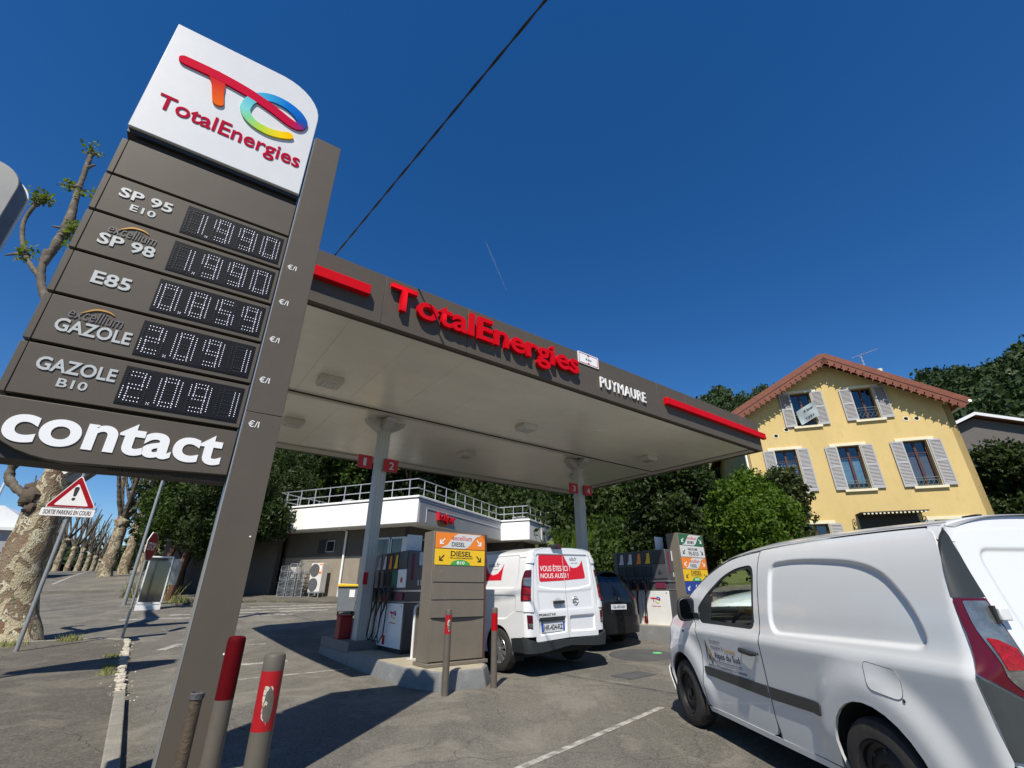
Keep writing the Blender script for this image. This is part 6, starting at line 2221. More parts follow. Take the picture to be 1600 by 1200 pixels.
# cab
b = MB()
b.box(-0.80, 0.80, -3.4, 0.5, 0.24, 0.30)
b.box(-0.68, 0.68, -1.72, -1.68, 0.3, 1.60)
b.box(-0.79, 0.79, -1.72, -1.68, 0.3, 1.2)
b.box(-0.76, 0.76, -0.42, -0.02, 0.55, 1.03)
b.box(-0.76, -0.2, -0.50, -0.42, 0.78, 1.05)
b.box(0.1, 0.7, -0.46, -0.42, 0.7, 1.0)
b.build('cab_lining', M_INT, kg, bev=0.03)
for x in (-0.42, 0.42):
    b = MB()
    b.box(x - 0.24, x + 0.24, -1.35, -0.85, 0.42, 0.60)
    b.box(x - 0.23, x + 0.23, -1.50, -1.34, 0.5, 1.18)
    b.box(x - 0.13, x + 0.13, -1.50, -1.40, 1.2, 1.42)
    b.build('seat', M_INT, kg, bev=0.05)
b = MB()
sw_ = [(-0.42 + 0.185 * math.cos(R(k * 20)), -0.66 - 0.07 * math.sin(R(k * 20)) + 0.0, 0.98 + 0.165 * math.sin(R(k * 20))) for k in range(18)]
b.tube(sw_, 0.016, 8, closed=True)
b.tube([(-0.42, -0.62, 0.97), (-0.42, -0.45, 0.9)], 0.03, 8)
b.box(-0.58, -0.26, -0.655, -0.635, 0.955, 0.985)
b.build('steering_wheel', M_PLAS, kg)
b = MB(); b.lathe([(0.10, 0.0), (0.11, -0.012), (0.125, 0.0)], c=(0.845, -1.0, 0.62), axis='X', n=24); b.build('door_speaker', M_PLASG, kg)

# ================================================================== white rental van in the lane, rear and left side seen
PH = -38.0
pc = uvw(4.59, 0.68)
pz = T(*uvw(5.5, 2.5).xy) - 0.01
pv = thing('rental_van', 'white rental van with red sticker on its rear doors beside the pump', 'van', (pc.x, pc.y, pz), R(-PH), 'vans')
pv.rotation_euler = (0, R(-1.6), R(-PH))
PW = 0.985
plz = curve([(0.2, 0.05), (0.5, 0.005), (0.8, 0.0), (1.1, 0.0), (1.3, 0.015), (1.5, 0.045), (1.8, 0.10), (1.95, 0.15), (2.05, 0.24)])
# in this van's own frame x=0 is the left flank at the rear corner; shift so that the shell's centre lies at x = PW
ps = Shell(4.0, 0.10, 0.85, 0.10, PW, lambda t, z: plz(max(0.2, min(2.05, z))) + (0.22 * max(0, z - 0.9) * max(0, min(1, (t - 3.3) / 1.2)) if t > 3.3 else 0), kf=1.0, kr=1.0, rake=lambda z: 0.05 * max(0, z - 0.9))
class Shift:
    def __init__(s, sh_, dx):
        s.s, s.dx = sh_, dx
    def pos(s, t, z, off=0.0, side=-1):
        p = s.s.pos(t, z, off, side)
        return (p[0] + s.dx, p[1], p[2])
pss = Shift(ps, PW)
pzg = curve([(-1.2, 2.02), (-0.1, 2.0), (0.1, 1.98), (1.5, 1.99), (3.2, 1.98), (3.7, 1.86), (4.2, 1.45), (4.5, 1.22), (5.2, 1.02), (5.9, 0.95)])
pzc = curve([(-1.2, 2.06), (-0.1, 2.07), (0.1, 2.07), (1.5, 2.09), (3.2, 2.06), (3.7, 1.92), (4.2, 1.52), (4.5, 1.29), (5.2, 1.1), (5.9, 0.98)])
WR, WF = 0.86, 3.96
UR = (0.10 + 0.0)          # start of the rear corner arc
arc_len = 0.10 * math.pi / 2
def back(x):
    """unrolled coordinate of a point x metres from the left flank on the rear face"""
    return 0.10 - arc_len - max(0.0, x - 0.10)
for side in (-1, 1):
    low = arch_pts(WR, 0.35, 0.40, 0.28) + arch_pts(WF, 0.35, 0.40, 0.28)
    body = [(0.10, 0.58)] + [(0.4, 0.56)] + low + [(4.6, 0.30), (5.35, 0.32)] + [(t, pzg(t)) for t in frange(5.35, 0.10, 26)] + [(0.10, 1.2)]
    up = rpoly([(0.34, 1.37, .12), (0.28, 1.60), (0.33, 1.93, .06), (2.2, 1.93, .06), (2.2, 1.37, .12)])
    lo = rpoly([(0.62, 0.86, .06), (0.33, 1.0, .08), (0.33, 1.24, .06), (2.2, 1.24, .06), (2.2, 0.62, .06), (1.42, 0.62, .05), (1.2, 0.84, .1)])
    sw2 = rpoly([(2.5, 1.2, .08), (3.4, 1.2, .08), (3.55, 1.35, .1), (3.1, 1.85, .12), (2.5, 1.85, .08)])
    skin('body_side', pss, body, M_CARW2, pv, res=0.06, side=side, holes=[sw2] if True else (), press=[(up, 0.014, 0.03), (lo, 0.014, 0.03)], edge=0.02)
    skin('side_glass', pss, sw2, M_TINT, pv, off=-0.012, res=0.1, side=side)
    skin('lower_trim', pss, [(0.09, 0.585), (0.09, 0.34), (0.44, 0.34), (0.46, 0.55)], M_PLAS, pv, off=0.012, res=0.07, side=side, edge=0.03)
    # tail lamp wraps from flank to rear
    tl = rpoly([(0.165, 1.15, .02), (0.165, 1.50, .05), (0.10, 1.655, .05), (back(0.10), 1.66, .01), (back(0.085), 1.15, .02)])
    tlo = skin('tail_lamp', pss, tl, M_LREDD, pv, off=0.008, res=0.04, side=side, edge=0.02)
    skin('lamp_clear', pss, rpoly([(0.12, 1.41, .01), (0.12, 1.53, .02), (back(0.09), 1.53, .01), (back(0.08), 1.38, .01)]), M_LCLR, tlo, off=0.012, res=0.03, side=side)
    skin('lamp_red', pss, rpoly([(0.11, 1.27, .02), (0.11, 1.37, .02), (back(0.085), 1.35, .02), (back(0.08), 1.25, .02)]), M_LRED, tlo, off=0.012, res=0.03, side=side)
    skin('lamp_red', pss, rpoly([(0.10, 1.17, .02), (0.10, 1.245, .02), (back(0.085), 1.23, .02), (back(0.08), 1.165, .02)]), M_LRED, tlo, off=0.012, res=0.03, side=side)
    fl_ = skin('fog_lamp', pss, rpoly([(0.02, 0.72, .01), (0.03, 0.93, .01), (back(0.125), 0.92, .01), (back(0.12), 0.71, .01)]), M_LREDD, pv, off=0.008, res=0.04, side=side)
    skin('lamp_clear', pss, rpoly([(0.0, 0.735, .01), (0.01, 0.80, .01), (back(0.12), 0.79, .01), (back(0.115), 0.73, .01)]), M_LCLR, fl_, off=0.012, res=0.03, side=side)
    for z in (1.83, 1.03):
        skin('door_hinge', pss, rpoly([(0.08, z - 0.05, .01), (0.08, z + 0.05, .01), (back(0.15), z + 0.045, .01), (back(0.15), z - 0.055, .01)]), M_CARW2, pv, off=0.018, res=0.05, side=side, edge=0.016)
        strip_on('hinge_gap', pss, [(0.30, z + (0.05 if z > 1.5 else -0.05)), (0.06, z + (0.05 if z > 1.5 else -0.05))], 0.006, M_SEAM, pv, off=0.002, side=side)
    # corner strip between flank and door
    skin('rear_corner', pss, [(0.10, 0.585), (0.10, 1.98), (back(0.14), 1.99), (back(0.15), 1.7), (back(0.165), 1.1), (back(0.20), 0.585)], M_CARW2, pv, off=-0.001, res=0.05, side=side)
    # rear door leaf with stamped window field and lower number plate dish
    d_ = rpoly([(back(0.205), 0.50, .02), (back(PW - 0.004), 0.52), (back(PW - 0.004), 1.975), (back(0.16), 1.955, .05), (back(0.17), 1.7), (back(0.185), 1.15)])
    wf = rpoly([(back(0.28), 1.38, .05), (back(0.62), 1.335), (back(PW + .1), 1.315), (back(PW + .1), 1.93), (back(0.20), 1.93, .04)])
    pdish = rpoly([(back(0.29), 0.60, .03), (back(0.93), 0.62, .03), (back(0.93), 0.86, .03), (back(0.28), 0.86, .03)])
    vdip = rpoly([(back(0.27), 1.30), (back(0.62), 1.285), (back(PW + .1), 1.265), (back(PW + .1), 0.98), (back(0.3), 0.98)])
    skin('rear_door', pss, d_, M_CARW2, pv, off=0.0, res=0.04, side=side, press=[(wf, 0.016, 0.025), (pdish, 0.03, 0.025), (vdip, 0.008, 0.05)], edge=0.02)
    skin('door_recess', pss, [(back(0.15), 0.45), (back(PW), 0.45), (back(PW), 2.0), (back(0.14), 2.0)], M_SEAM, pv, off=-0.05, res=0.2, side=side)
    skin('rear_bumper', pss, rpoly([(0.10, 0.34), (0.10, 0.59), (back(0.16), 0.52), (back(0.2), 0.495), (back(PW), 0.495), (back(PW), 0.40), (back(0.3), 0.34)]), M_PLAS, pv, off=0.04, res=0.06, side=side, edge=0.08)
    arch_liner(pv, PW + side * (PW - .03), PW + side * (PW - .3), WR, 0.35, 0.41)
    arch_liner(pv, PW + side * (PW - .03), PW + side * (PW - .3), WF, 0.35, 0.41)
    wheel(pv, PW + side * (PW - 0.11), WR, 0.345, 0.21, side, 'alloy')
    wheel(pv, PW + side * (PW - 0.11), WF, 0.345, 0.21, side, 'alloy')
    skin('headlamp', pss, rpoly([(4.55, 0.85, .04), (5.1, 0.83, .04), (5.1, 0.98, .03), (4.6, 1.08, .04)]), M_LCLR, pv, off=0.006, res=0.1, side=side)
top_skin('roof', pss, frange(0.10 - 0.155, 3.25, 22), pzg, pzc, M_CARW2, pv, p=3.4)
for side in (-1, 1):
    hp = []
    for t in frange(0.10, back(PW), 14):
        q_ = abs(pss.pos(t, pzg(t), 0, -1)[0] - PW)
        hp.append((t, pzg(t) + (pzc(t) - pzg(t)) * (1 - min(1, q_ / (PW - 0.17)) ** 3.4) - 0.003))
    skin('roof_header', pss, [(back(PW), 1.95), (0.10, 1.93)] + hp, M_CARW2, pv, off=-0.004, res=0.05, side=side, edge=0.01)
top_skin('windscreen', pss, frange(3.27, 4.5, 8), pzg, pzc, M_TINT, pv, p=3)
top_skin('bonnet', pss, frange(4.52, 5.35, 8), pzg, pzc, M_CARW2, pv, p=3)
b = MB(); b.box(0.15, 2 * PW - .15, 0.25, 4.6, 0.26, 0.5); b.build('underbody', M_SEAM, pv)
# rear details; helper puts things on the rear face: x from left flank, y outwards, z up
def prear(x, y, z):
    p = pss.pos(back(min(x, PW)), z, 0.001 - y, -1) if x <= PW else pss.pos(back(2 * PW - x), z, 0.001 - y, 1)
    return p
def on_rear(name, poly, depth, mat, parent=pv, y0=0.0, step=0.06):
    dp = densify(poly, step)
    b = MB()
    # triangulate finely so that it follows the face
    X = [p[0] for p in dp]; Z = [p[1] for p in dp]
    gx, gz0 = np.meshgrid(np.arange(min(X), max(X), step), np.arange(min(Z), max(Z), step))
    c_ = np.stack([gx.ravel(), gz0.ravel()], 1)
    ok = inside(c_[:, 0], c_[:, 1], dp) & (sdist(c_[:, 0], c_[:, 1], dp) > step * .2)
    r = delaunay_2d_cdt([Vector(p) for p in dp] + [Vector((float(a), float(q))) for a, q in c_[ok]], [(i, (i + 1) % len(dp)) for i in range(len(dp))], [], 1, 1e-7)
    V2 = [tuple(v) for v in r[0]]
    b.add([prear(x, y0 - depth, z) for x, z in V2], [list(f) for f in r[2]])
    return b.build(name, mat, parent, auto=0)
RS = -0.014
M_STK = mk('sticker_red', (0.60, 0.006, 0.018), 0.35, var=0.02, vs=3)
def split_rear(poly):
    L_ = [(min(x, PW - 0.006), z) for x, z in poly]
    return L_
stk = rrect(0.27, 1.585, 1.455, 1.915, 0.045)
stL = rpoly([(0.275, 1.925, .05), (PW - 0.005, 1.935), (PW - 0.005, 1.47), (0.325, 1.455, .05)])
stR = rpoly([(PW + 0.005, 1.935), (1.02, 1.935), (1.06, 1.86), (1.14, 1.745), (1.26, 1.69), (1.38, 1.70), (1.48, 1.74), (1.575, 1.835), (1.59, 1.50, .05), (PW + 0.005, 1.472)])
on_rear('sticker', stL, 0.0015 - 0.016, M_STK)
on_rear('sticker', stR, 0.0015 - 0.016, M_STK)
text('slogan', 'VOUS ÊTES ICI ?', (0.335, 1.18, 1.635, 1.755), 0.014, 0.001, M_WTXT, pv, bold=0.008, fn=prear)
text('slogan', 'NOUS AUSSI !', (0.355, 1.11, 1.515, 1.60), 0.014, 0.001, M_WTXT, pv, bold=0.008, fn=prear)
text('rental_logo', 'ada.fr', (1.20, 1.42, 1.825, 1.895), 0.015, 0.0005, M_INK, pv, bold=0.0, fn=prear)
text('logo_line', 'location de vehicules', (1.23, 1.43, 1.775, 1.79), 0.015, 0.0005, M_INK, pv, bold=0.01, fn=prear)
text('model_name', 'PRIMASTAR', (0.27, 0.68, 0.895, 0.935), 0.0, 0.003, M_INK, pv, bold=0.008, fn=prear)
# centre line where the two leaves meet
on_rear('leaf_gap', [(PW - 0.006, 0.52), (PW - 0.001, 0.52), (PW - 0.001, 1.97), (PW - 0.006, 1.97)], 0.0005, M_SEAM)
# number plate
M_PDK = on_rear('plate_lamp_bar', rrect(0.30, 0.90, 0.80, 0.875, 0.015), -0.002, M_PLAS)
pl = on_rear('number_plate', rrect(0.335, 0.90, 0.635, 0.785, 0.01), 0.012 - 0.03, M_PLATE)
on_rear('plate_band', [(0.337, 0.64), (0.385, 0.64), (0.385, 0.78), (0.337, 0.78)], 0.0135 - 0.03, M_PLATEB, pl)
on_rear('plate_band', [(0.855, 0.64), (0.898, 0.64), (0.898, 0.78), (0.855, 0.78)], 0.0135 - 0.03, M_PLATEB, pl)
text('plate_number', 'HK-424-RZ', (0.40, 0.845, 0.665, 0.75), 0.0165, 0.001, M_INK, pl, bold=0.02, fn=prear)
# handle and badge, brake lamp
hd_ = on_rear('handle_dish', [(0.76 + 0.11 * math.cos(R(a)), 1.09 + 0.085 * math.sin(R(a))) for a in range(0, 360, 20)], -0.004, mk('dish_white', (0.5, 0.51, 0.52), 0.4, var=0), step=0.04)
b = MB(); b.add([prear(x, y, z) for (x, y, z) in ((0.62, -0.01, 1.08), (0.90, -0.01, 1.08), (0.90, -0.01, 1.135), (0.62, -0.01, 1.135), (0.62, -0.04, 1.085), (0.90, -0.04, 1.085), (0.90, -0.04, 1.13), (0.62, -0.04, 1.13))],
                [(3, 2, 1, 0), (4, 5, 6, 7), (0, 1, 5, 4), (1, 2, 6, 5), (2, 3, 7, 6), (3, 0, 4, 7)])
b.build('rear_handle', M_PLAS, pv, bev=0.008)
for rr, hh in ((0.062, 0.012),):
    b = MB()
    pts = [prear(1.20 + 0.058 * math.cos(R(k * 15)), -0.012, 1.13 + 0.058 * math.sin(R(k * 15))) for k in range(24)]
    b.tube(pts, 0.007, 6, closed=True)
    pts = [prear(1.20 + 0.075 * (k - 2) / 2, -0.014, 1.13) for k in range(5)]
    b.tube(pts, 0.011, 6)
    b.build('round_badge', M_STEEL, pv)
q = prear(0.76, 0, 2.02)
b = MB(); b.box(q[0] - 0.12, q[0] + 0.13, q[1] - 0.05, q[1] + 0.08, 2.035, 2.115); bl = b.build('brake_lamp_housing', M_PLAS, pv, bev=0.015)
b = MB(); b.box(q[0] + 0.01, q[0] + 0.115, q[1] - 0.058, q[1] - 0.051, 2.05, 2.10); b.build('brake_lamp', M_LREDD, bl, bev=0.006)
# side sticker (seen past the tower)
def pside(x, y, z):
    return pss.pos(x, z, 0.0 - y, -1)
def on_side(name, poly, lift, mat, step=0.08):
    dp = densify(poly, step)
    b = MB()
    X = [p[0] for p in dp]; Z = [p[1] for p in dp]
    gx, gz0 = np.meshgrid(np.arange(min(X), max(X), step), np.arange(min(Z), max(Z), step))
    c_ = np.stack([gx.ravel(), gz0.ravel()], 1)
    ok = inside(c_[:, 0], c_[:, 1], dp) & (sdist(c_[:, 0], c_[:, 1], dp) > step * .2)
    r = delaunay_2d_cdt([Vector(p) for p in dp] + [Vector((float(a), float(q))) for a, q in c_[ok]], [(i, (i + 1) % len(dp)) for i in range(len(dp))], [], 1, 1e-7)
    b.add([pside(x, -lift, z) for x, z in [tuple(v) for v in r[0]]], [list(f) for f in r[2]])
    return b.build(name, mat, pv, auto=0)
sps = [(0.78, 1.50), (2.0, 1.50), (2.0, 1.92), (1.42, 1.92)]
arc_ = [(1.06 + 0.30 * math.cos(R(a)), 1.80 + 0.20 * math.sin(R(a))) for a in range(-20, -161, -14)]
on_side('sticker', rpoly([(0.78, 1.50, .04), (2.0, 1.50, .04), (2.0, 1.91, .03), (1.40, 1.91)] ) [:-1] + [(1.40, 1.91), (1.36, 1.76), (1.25, 1.64), (1.10, 1.595), (0.95, 1.62), (0.84, 1.70), (0.775, 1.80)], -0.011, M_STK)
text('rental_logo', 'ada.fr', (-1.28, -0.92, 1.745, 1.825), 0.012, 0.0005, M_INK, pv, bold=0.0, fn=lambda x, y, z: pss.pos(-x, z, -y + 0.0, -1))
text('logo_line', 'location de vehicules', (-1.26, -0.95, 1.69, 1.705), 0.012, 0.0005, M_INK, pv, bold=0.01, fn=lambda x, y, z: pss.pos(-x, z, -y + 0.0, -1))

# ================================================================== hatchbacks: black one in the far lane, white one beyond the near van
def hatch(name, label, loc, az, paint, scale=1.0, group='hatchbacks', plate=None, h=1.0):
    t = thing(name, label, 'car', loc, R(-az), group)
    W = 0.89
    lz = curve([(0.2, 0.06), (0.45, 0.01), (0.7, 0.0), (0.9, 0.02), (0.98, 0.05), (1.2, 0.16), (1.45, 0.30), (1.55, 0.40)])
    s = Shell(0.25, -3.1, 0.75, 0.40, W, lambda t_, z: lz(max(0.2, min(1.55, z / h))) + (0.35 * max(0, z / h - 0.65) * min(1, (t_ + 0.2) / 0.9) if t_ > -0.2 else 0), kf=1.0, kr=0.75, rake=lambda z: 0.55 * max(0, z / h - 0.95) ** 1.1)
    zg = curve([(-4.6, 1.40 * h), (-3.6, 1.42 * h), (-3.3, 1.45 * h), (-2.2, 1.47 * h), (-1.5, 1.46 * h), (-1.0, 1.36 * h), (-0.4, 1.05 * h), (-0.1, 0.95 * h), (0.5, 0.85 * h), (1.4, 0.70 * h)])
    zc = curve([(-4.6, 1.46 * h), (-3.3, 1.52 * h), (-2.2, 1.545 * h), (-1.5, 1.53 * h), (-1.0, 1.42 * h), (-0.4, 1.12 * h), (-0.1, 1.03 * h), (0.5, 0.93 * h), (1.4, 0.74 * h)])
    for side in (-1, 1):
        low = arch_pts(-2.6, 0.33, 0.37, 0.22) + arch_pts(0.0, 0.33, 0.37, 0.22)
        body = [(-4.35, 0.35), (-3.3, 0.28)] + low + [(0.6, 0.22), (1.42, 0.25)] + [(t_, zg(t_)) for t_ in frange(1.42, -3.75, 34)] + [(-4.35, 1.40 * h)]
        gl_ = rpoly([(-0.45, 0.98 * h, .03), (-3.05, 1.02 * h, .04), (-3.2, 1.18 * h, .1), (-2.9, 1.36 * h, .1), (-1.55, 1.39 * h, .1), (-1.1, 1.29 * h, .1)])
        rg = rpoly([(-3.72, 1.0 * h, .05), (-4.34, 1.0 * h), (-4.34, 1.37 * h), (-3.78, 1.37 * h, .06)])
        skin('body_side', s, body, paint, t, res=0.09, side=side, holes=[gl_, rg])
        skin('side_glass', s, gl_, M_TINT, t, off=-0.008, res=0.12, side=side)
        skin('rear_glass', s, rg, M_TINT, t, off=-0.008, res=0.12, side=side)
        skin('tail_lamp', s, rpoly([(-3.32, 0.94 * h, .02), (-3.70, 0.92 * h, .02), (-3.68, 0.985 * h, .02), (-3.36, 1.01 * h, .02)]), M_LREDD if paint is M_CARB else M_LRED, t, off=0.006, res=0.08, side=side)
        skin('rear_bumper', s, rpoly([(-3.2, 0.25), (-4.35, 0.25), (-4.35, 0.60), (-3.5, 0.62, .03), (-3.2, 0.5)]), paint, t, off=0.03, res=0.09, side=side)
        skin('headlamp', s, rpoly([(0.55, 0.62 * h, .03), (1.1, 0.60 * h, .03), (1.1, 0.70 * h, .03), (0.62, 0.80 * h, .03)]), M_LCLR, t, off=0.006, res=0.1, side=side)
        wheel(t, side * (W - 0.1), 0.0, 0.32, 0.2, side, 'alloy')
        wheel(t, side * (W - 0.1), -2.6, 0.32, 0.2, side, 'alloy')
        b = MB(); b.box(side * (W + 0.02), side * (W + 0.20), -0.85, -0.70, 0.98 * h, 1.12 * h); b.build('door_mirror', paint if paint is not M_CARB else M_CARB, t, bev=0.04, seg=3)
    top_skin('roof', s, frange(-3.72, -1.25, 18), zg, zc, paint, t, p=2.8)
    top_skin('windscreen', s, frange(-1.23, -0.30, 8), zg, zc, M_TINT, t, p=2.6)
    top_skin('bonnet', s, frange(-0.28, 1.42, 16), zg, zc, paint, t, p=2.4)
    b = MB(); b.box(-0.7, 0.7, -3.2, 0.6, 0.2, 0.4); b.box(-0.6, 0.6, -2.9, -0.8, 0.4, 0.9); b.build('underbody', M_SEAM, t)
    if plate:
        yb = s.pos(-4.3, 0.8, 0.0)[1]
        b = MB(); b.box(-0.26, 0.26, yb - 0.018, yb - 0.006, 0.74, 0.85); p = b.build('number_plate', M_PLATE, t)
        text('plate_number', plate, (-0.2, 0.2, 0.765, 0.825), yb - 0.018, 0.002, M_INK, p, bold=0.02)
        b = MB(); b.prism([(-0.035, 0.96), (0.0, 0.93), (0.035, 0.96), (0.0, 1.0)], yb - 0.03, yb - 0.01); b.build('badge', M_CHROME, t)
    return t
q = uvw(7.75, 2.35)
zc_ = T(q.x, q.y)
bc = hatch('black_car', 'black hatchback ahead of the rental van beside the far pump', uvw(8.15, 5.15) + Vector((0, 0, zc_ + 0.08)), -36.9, M_CARB, plate='GL-457-KH', h=1.03)
wc = hatch('white_car', 'white car standing beyond the near van, seen through its side window', (4.75, 9.75, T(4.75, 9.75)), -72, mk('ice_white_paint', (0.66, 0.72, 0.70), 0.25, var=0.01, coat=0.8), group='hatchbacks', h=1.26)
dk = hatch('dark_car', 'dark grey car roof showing just above the near van at the right edge', (13.5, 11.6, 0.35), -60, mk('dark_grey_paint', (0.05, 0.055, 0.06), 0.25, var=0.01, coat=0.8), h=1.1)
# ------------------------------------------------------------------ foliage
def leafmat(name, c0, c1, tr=0.35):
    m = bpy.data.materials.new(name)
    m.use_nodes = True
    nt = m.node_tree
    N, L = nt.nodes, nt.links
    N.remove(N['Principled BSDF'])
    out = [n for n in N if n.type == 'OUTPUT_MATERIAL'][0]
    at = N.new('ShaderNodeAttribute')
    at.attribute_name = 'tone'
    mx = N.new('ShaderNodeMix')
    mx.data_type = 'RGBA'
    mx.inputs[6].default_value = (*c0, 1)
    mx.inputs[7].default_value = (*c1, 1)
    L.new(at.outputs['Fac'], mx.inputs[0])
    d = N.new('ShaderNodeBsdfPrincipled')
    d.inputs['Roughness'].default_value = 0.55
    d.inputs['Specular IOR Level'].default_value = 0.2
    t = N.new('ShaderNodeBsdfTranslucent')
    L.new(mx.outputs[2], d.inputs[0])
    sc = N.new('ShaderNodeMix'); sc.data_type = 'RGBA'; sc.blend_type = 'MULTIPLY'; sc.inputs[0].default_value = 1
    L.new(mx.outputs[2], sc.inputs[6]); sc.inputs[7].default_value = (1.3, 1.5, 0.5, 1)
    L.new(sc.outputs[2], t.inputs[0])
    a = N.new('ShaderNodeMixShader')
    a.inputs[0].default_value = tr
    L.new(d.outputs[0], a.inputs[1])
    L.new(t.outputs[0], a.inputs[2])
    L.new(a.outputs[0], out.inputs[0])
    return m
L_DARK = leafmat('leaf_dark', (0.012, 0.024, 0.007), (0.040, 0.062, 0.013), 0.2)
L_MID = leafmat('leaf_mid', (0.018, 0.038, 0.008), (0.065, 0.10, 0.016), 0.3)
L_BRIGHT = leafmat('leaf_bright', (0.028, 0.065, 0.007), (0.11, 0.175, 0.018), 0.35)
L_OLIVE = leafmat('leaf_olive', (0.025, 0.04, 0.014), (0.075, 0.09, 0.03), 0.2)
L_HILL = leafmat('leaf_hill', (0.016, 0.034, 0.013), (0.045, 0.07, 0.02), 0.1)
L_YEL = leafmat('leaf_new', (0.09, 0.13, 0.03), (0.2, 0.22, 0.05), 0.4)
M_BARKD = mk('bark_dark', (0.055, 0.042, 0.032), 0.9, var=0.3, vs=6, bump=0.8, bs=14)
M_BARKR = mk('bark_reddish', (0.11, 0.05, 0.03), 0.9, var=0.3, vs=6, bump=0.6, bs=14)
M_FLOWER = mk('white_blossom', (0.7, 0.7, 0.6), 0.7, var=0.05)

def leaves(C, S, rng, squash=0.6, longer=1.7):
    """C (n,3) centres, S (n) sizes -> quads"""
    n = len(C)
    a = rng.normal(size=(n, 3)); a /= np.linalg.norm(a, axis=1)[:, None]
    nrm = rng.normal(size=(n, 3)) * np.array([1, 1, squash]) + np.array([0, 0, 0.55])
    nrm /= np.linalg.norm(nrm, axis=1)[:, None]
    u = np.cross(nrm, a); u /= np.linalg.norm(u, axis=1)[:, None] + 1e-9
    v = np.cross(nrm, u)
    u = u * (S * 0.5 * longer)[:, None]
    v = v * (S * 0.5)[:, None]
    V = np.stack([C - u, C + v * 0.9 - u * 0.1, C + u, C - v * 0.9 + u * 0.1], 1).reshape(-1, 3)
    F = np.arange(n * 4).reshape(n, 4)
    return V, F

def crown_points(n, lumps, rng, shell=0.5):
    """lumps: (x, y, z, rx, rz); points biased to lump surfaces, clustered in sprays"""
    lumps = np.array(lumps, float)
    w = lumps[:, 3] ** 2
    k = rng.choice(len(lumps), n // 14 + 1, p=w / w.sum())
    d = rng.normal(size=(len(k), 3)); d /= np.linalg.norm(d, axis=1)[:, None]
    r = rng.uniform(shell, 1.0, len(k)) ** 0.6
    c = lumps[k, :3] + d * r[:, None] * lumps[k][:, [3, 3, 4]]
    tone = rng.uniform(0, 1, len(k)) * 0.5
    c = np.repeat(c, 14, 0)
    tone = np.repeat(tone, 14)
    rr = np.repeat(lumps[k, 3], 14) * 0.15
    c = c + rng.normal(size=c.shape) * rr[:, None]
    return c, np.clip(tone + rng.uniform(0, 0.5, len(c)), 0, 1)

CROWNS = {}
def crown_mesh(key, seed, n, size, R0, H0, nl=20):
    if key in CROWNS:
        return CROWNS[key]
    rng = np.random.default_rng(seed)
    lumps = []
    for i in range(nl):
        a = rng.uniform(0, 6.283)
        h = rng.uniform(-0.75, 0.85)
        q = math.sqrt(max(0.05, 1 - h * h)) * rng.uniform(0.35, 0.75)
        s = rng.uniform(0.22, 0.42)
        lumps.append((R0 * q * math.cos(a), R0 * q * math.sin(a), H0 * h * 0.75, R0 * s, H0 * s * 0.8))
    lumps.append((0, 0, 0, R0 * 0.55, H0 * 0.6))
    C_, tone = crown_points(n, lumps, rng)
    S = rng.uniform(0.6, 1.3, len(C_)) * size
    V, F = leaves(C_, S, rng)
    CROWNS[key] = (V, F, tone)
    return CROWNS[key]

_shared = {}
def tree(name, label, cat, x, y, z0, h, r, key, mat, n=9000, leaf=0.22, trunk_r=0.18, group=None, base=0.25, seed=1, bark=None, rz=0.0, z_in=True):
    t = thing(name, label, cat, (x, y, z0), rz, group)
    H0 = h * (1 - base) / 2
    k = (key, n, leaf, round(r, 1), round(H0, 1), mat.name)
    cz = h - H0
    if k not in _shared:
        V, F, tone = crown_mesh((key, n, leaf, round(r, 1), round(H0, 1)), seed, n, leaf, r, H0)
        o = np_mesh('crown', V, F, mat, t, attr=tone)
        _shared[k] = o.data
    else:
        o = bpy.data.objects.new('crown', _shared[k]); COL.objects.link(o); o.parent = t
    o.location = (0, 0, cz)
    b = MB()
    rn = random.Random(seed * 7 + 1)
    b.tube([(0, 0, -0.3), (0.05 * r, 0.02 * r, h * base * 0.6), (-0.04 * r, 0.05 * r, h * base + 0.4 * H0), (0, 0, h * 0.75)], [trunk_r * 1.25, trunk_r, trunk_r * 0.8, trunk_r * 0.25], 9)
    for i in range(5):
        a = rn.uniform(0, 6.28)
        z1 = h * base + rn.uniform(0, 0.5) * H0
        b.tube([(0, 0, z1 - 0.2), (r * 0.35 * math.cos(a), r * 0.35 * math.sin(a), z1 + 0.4 * H0), (r * 0.7 * math.cos(a), r * 0.7 * math.sin(a), z1 + 0.8 * H0)], [trunk_r * 0.5, trunk_r * 0.35, trunk_r * 0.12], 6)
    b.build('trunk', bark or M_BARKD, t)
    return t

# trees behind the shop, nearest first so that labels can say what each stands by
GB = 'dark trees behind the shop'
row = [(-15.5, 37.5, 13.5, 4.6), (-8.5, 39.5, 14.5, 4.8), (-1.5, 41.0, 14.0, 4.6), (5.0, 40.0, 11.0, 4.6), (10.5, 34.5, 7.6, 3.7), (14.0, 40.5, 7.6, 4.0), (-18.5, 36.5, 11.5, 4.2), (18.5, 34.5, 7.0, 3.4)]
where = ['left of the middle of the shop roof', 'above the shop roof left part', 'above the shop roof corner', 'behind the second roof block', 'behind the second canopy column', 'between the column and the bright bush', 'behind the dark boundary wall', 'left of the yellow house']
for i, ((x, y, h, r), wh) in enumerate(zip(row, where)):
    zz = T(x, y) + 0.42 * max(0, y - 28 + 0.2 * x)
    tree('dark_tree', 'dark broadleaf tree ' + wh, 'tree', x, y, zz * 0.8, h, r, 'A%d' % (i % 3), L_DARK if i % 3 else L_MID, n=22000, leaf=0.24, trunk_r=0.28, group=GB, seed=3 + i % 3, rz=i * 1.3, base=0.12)
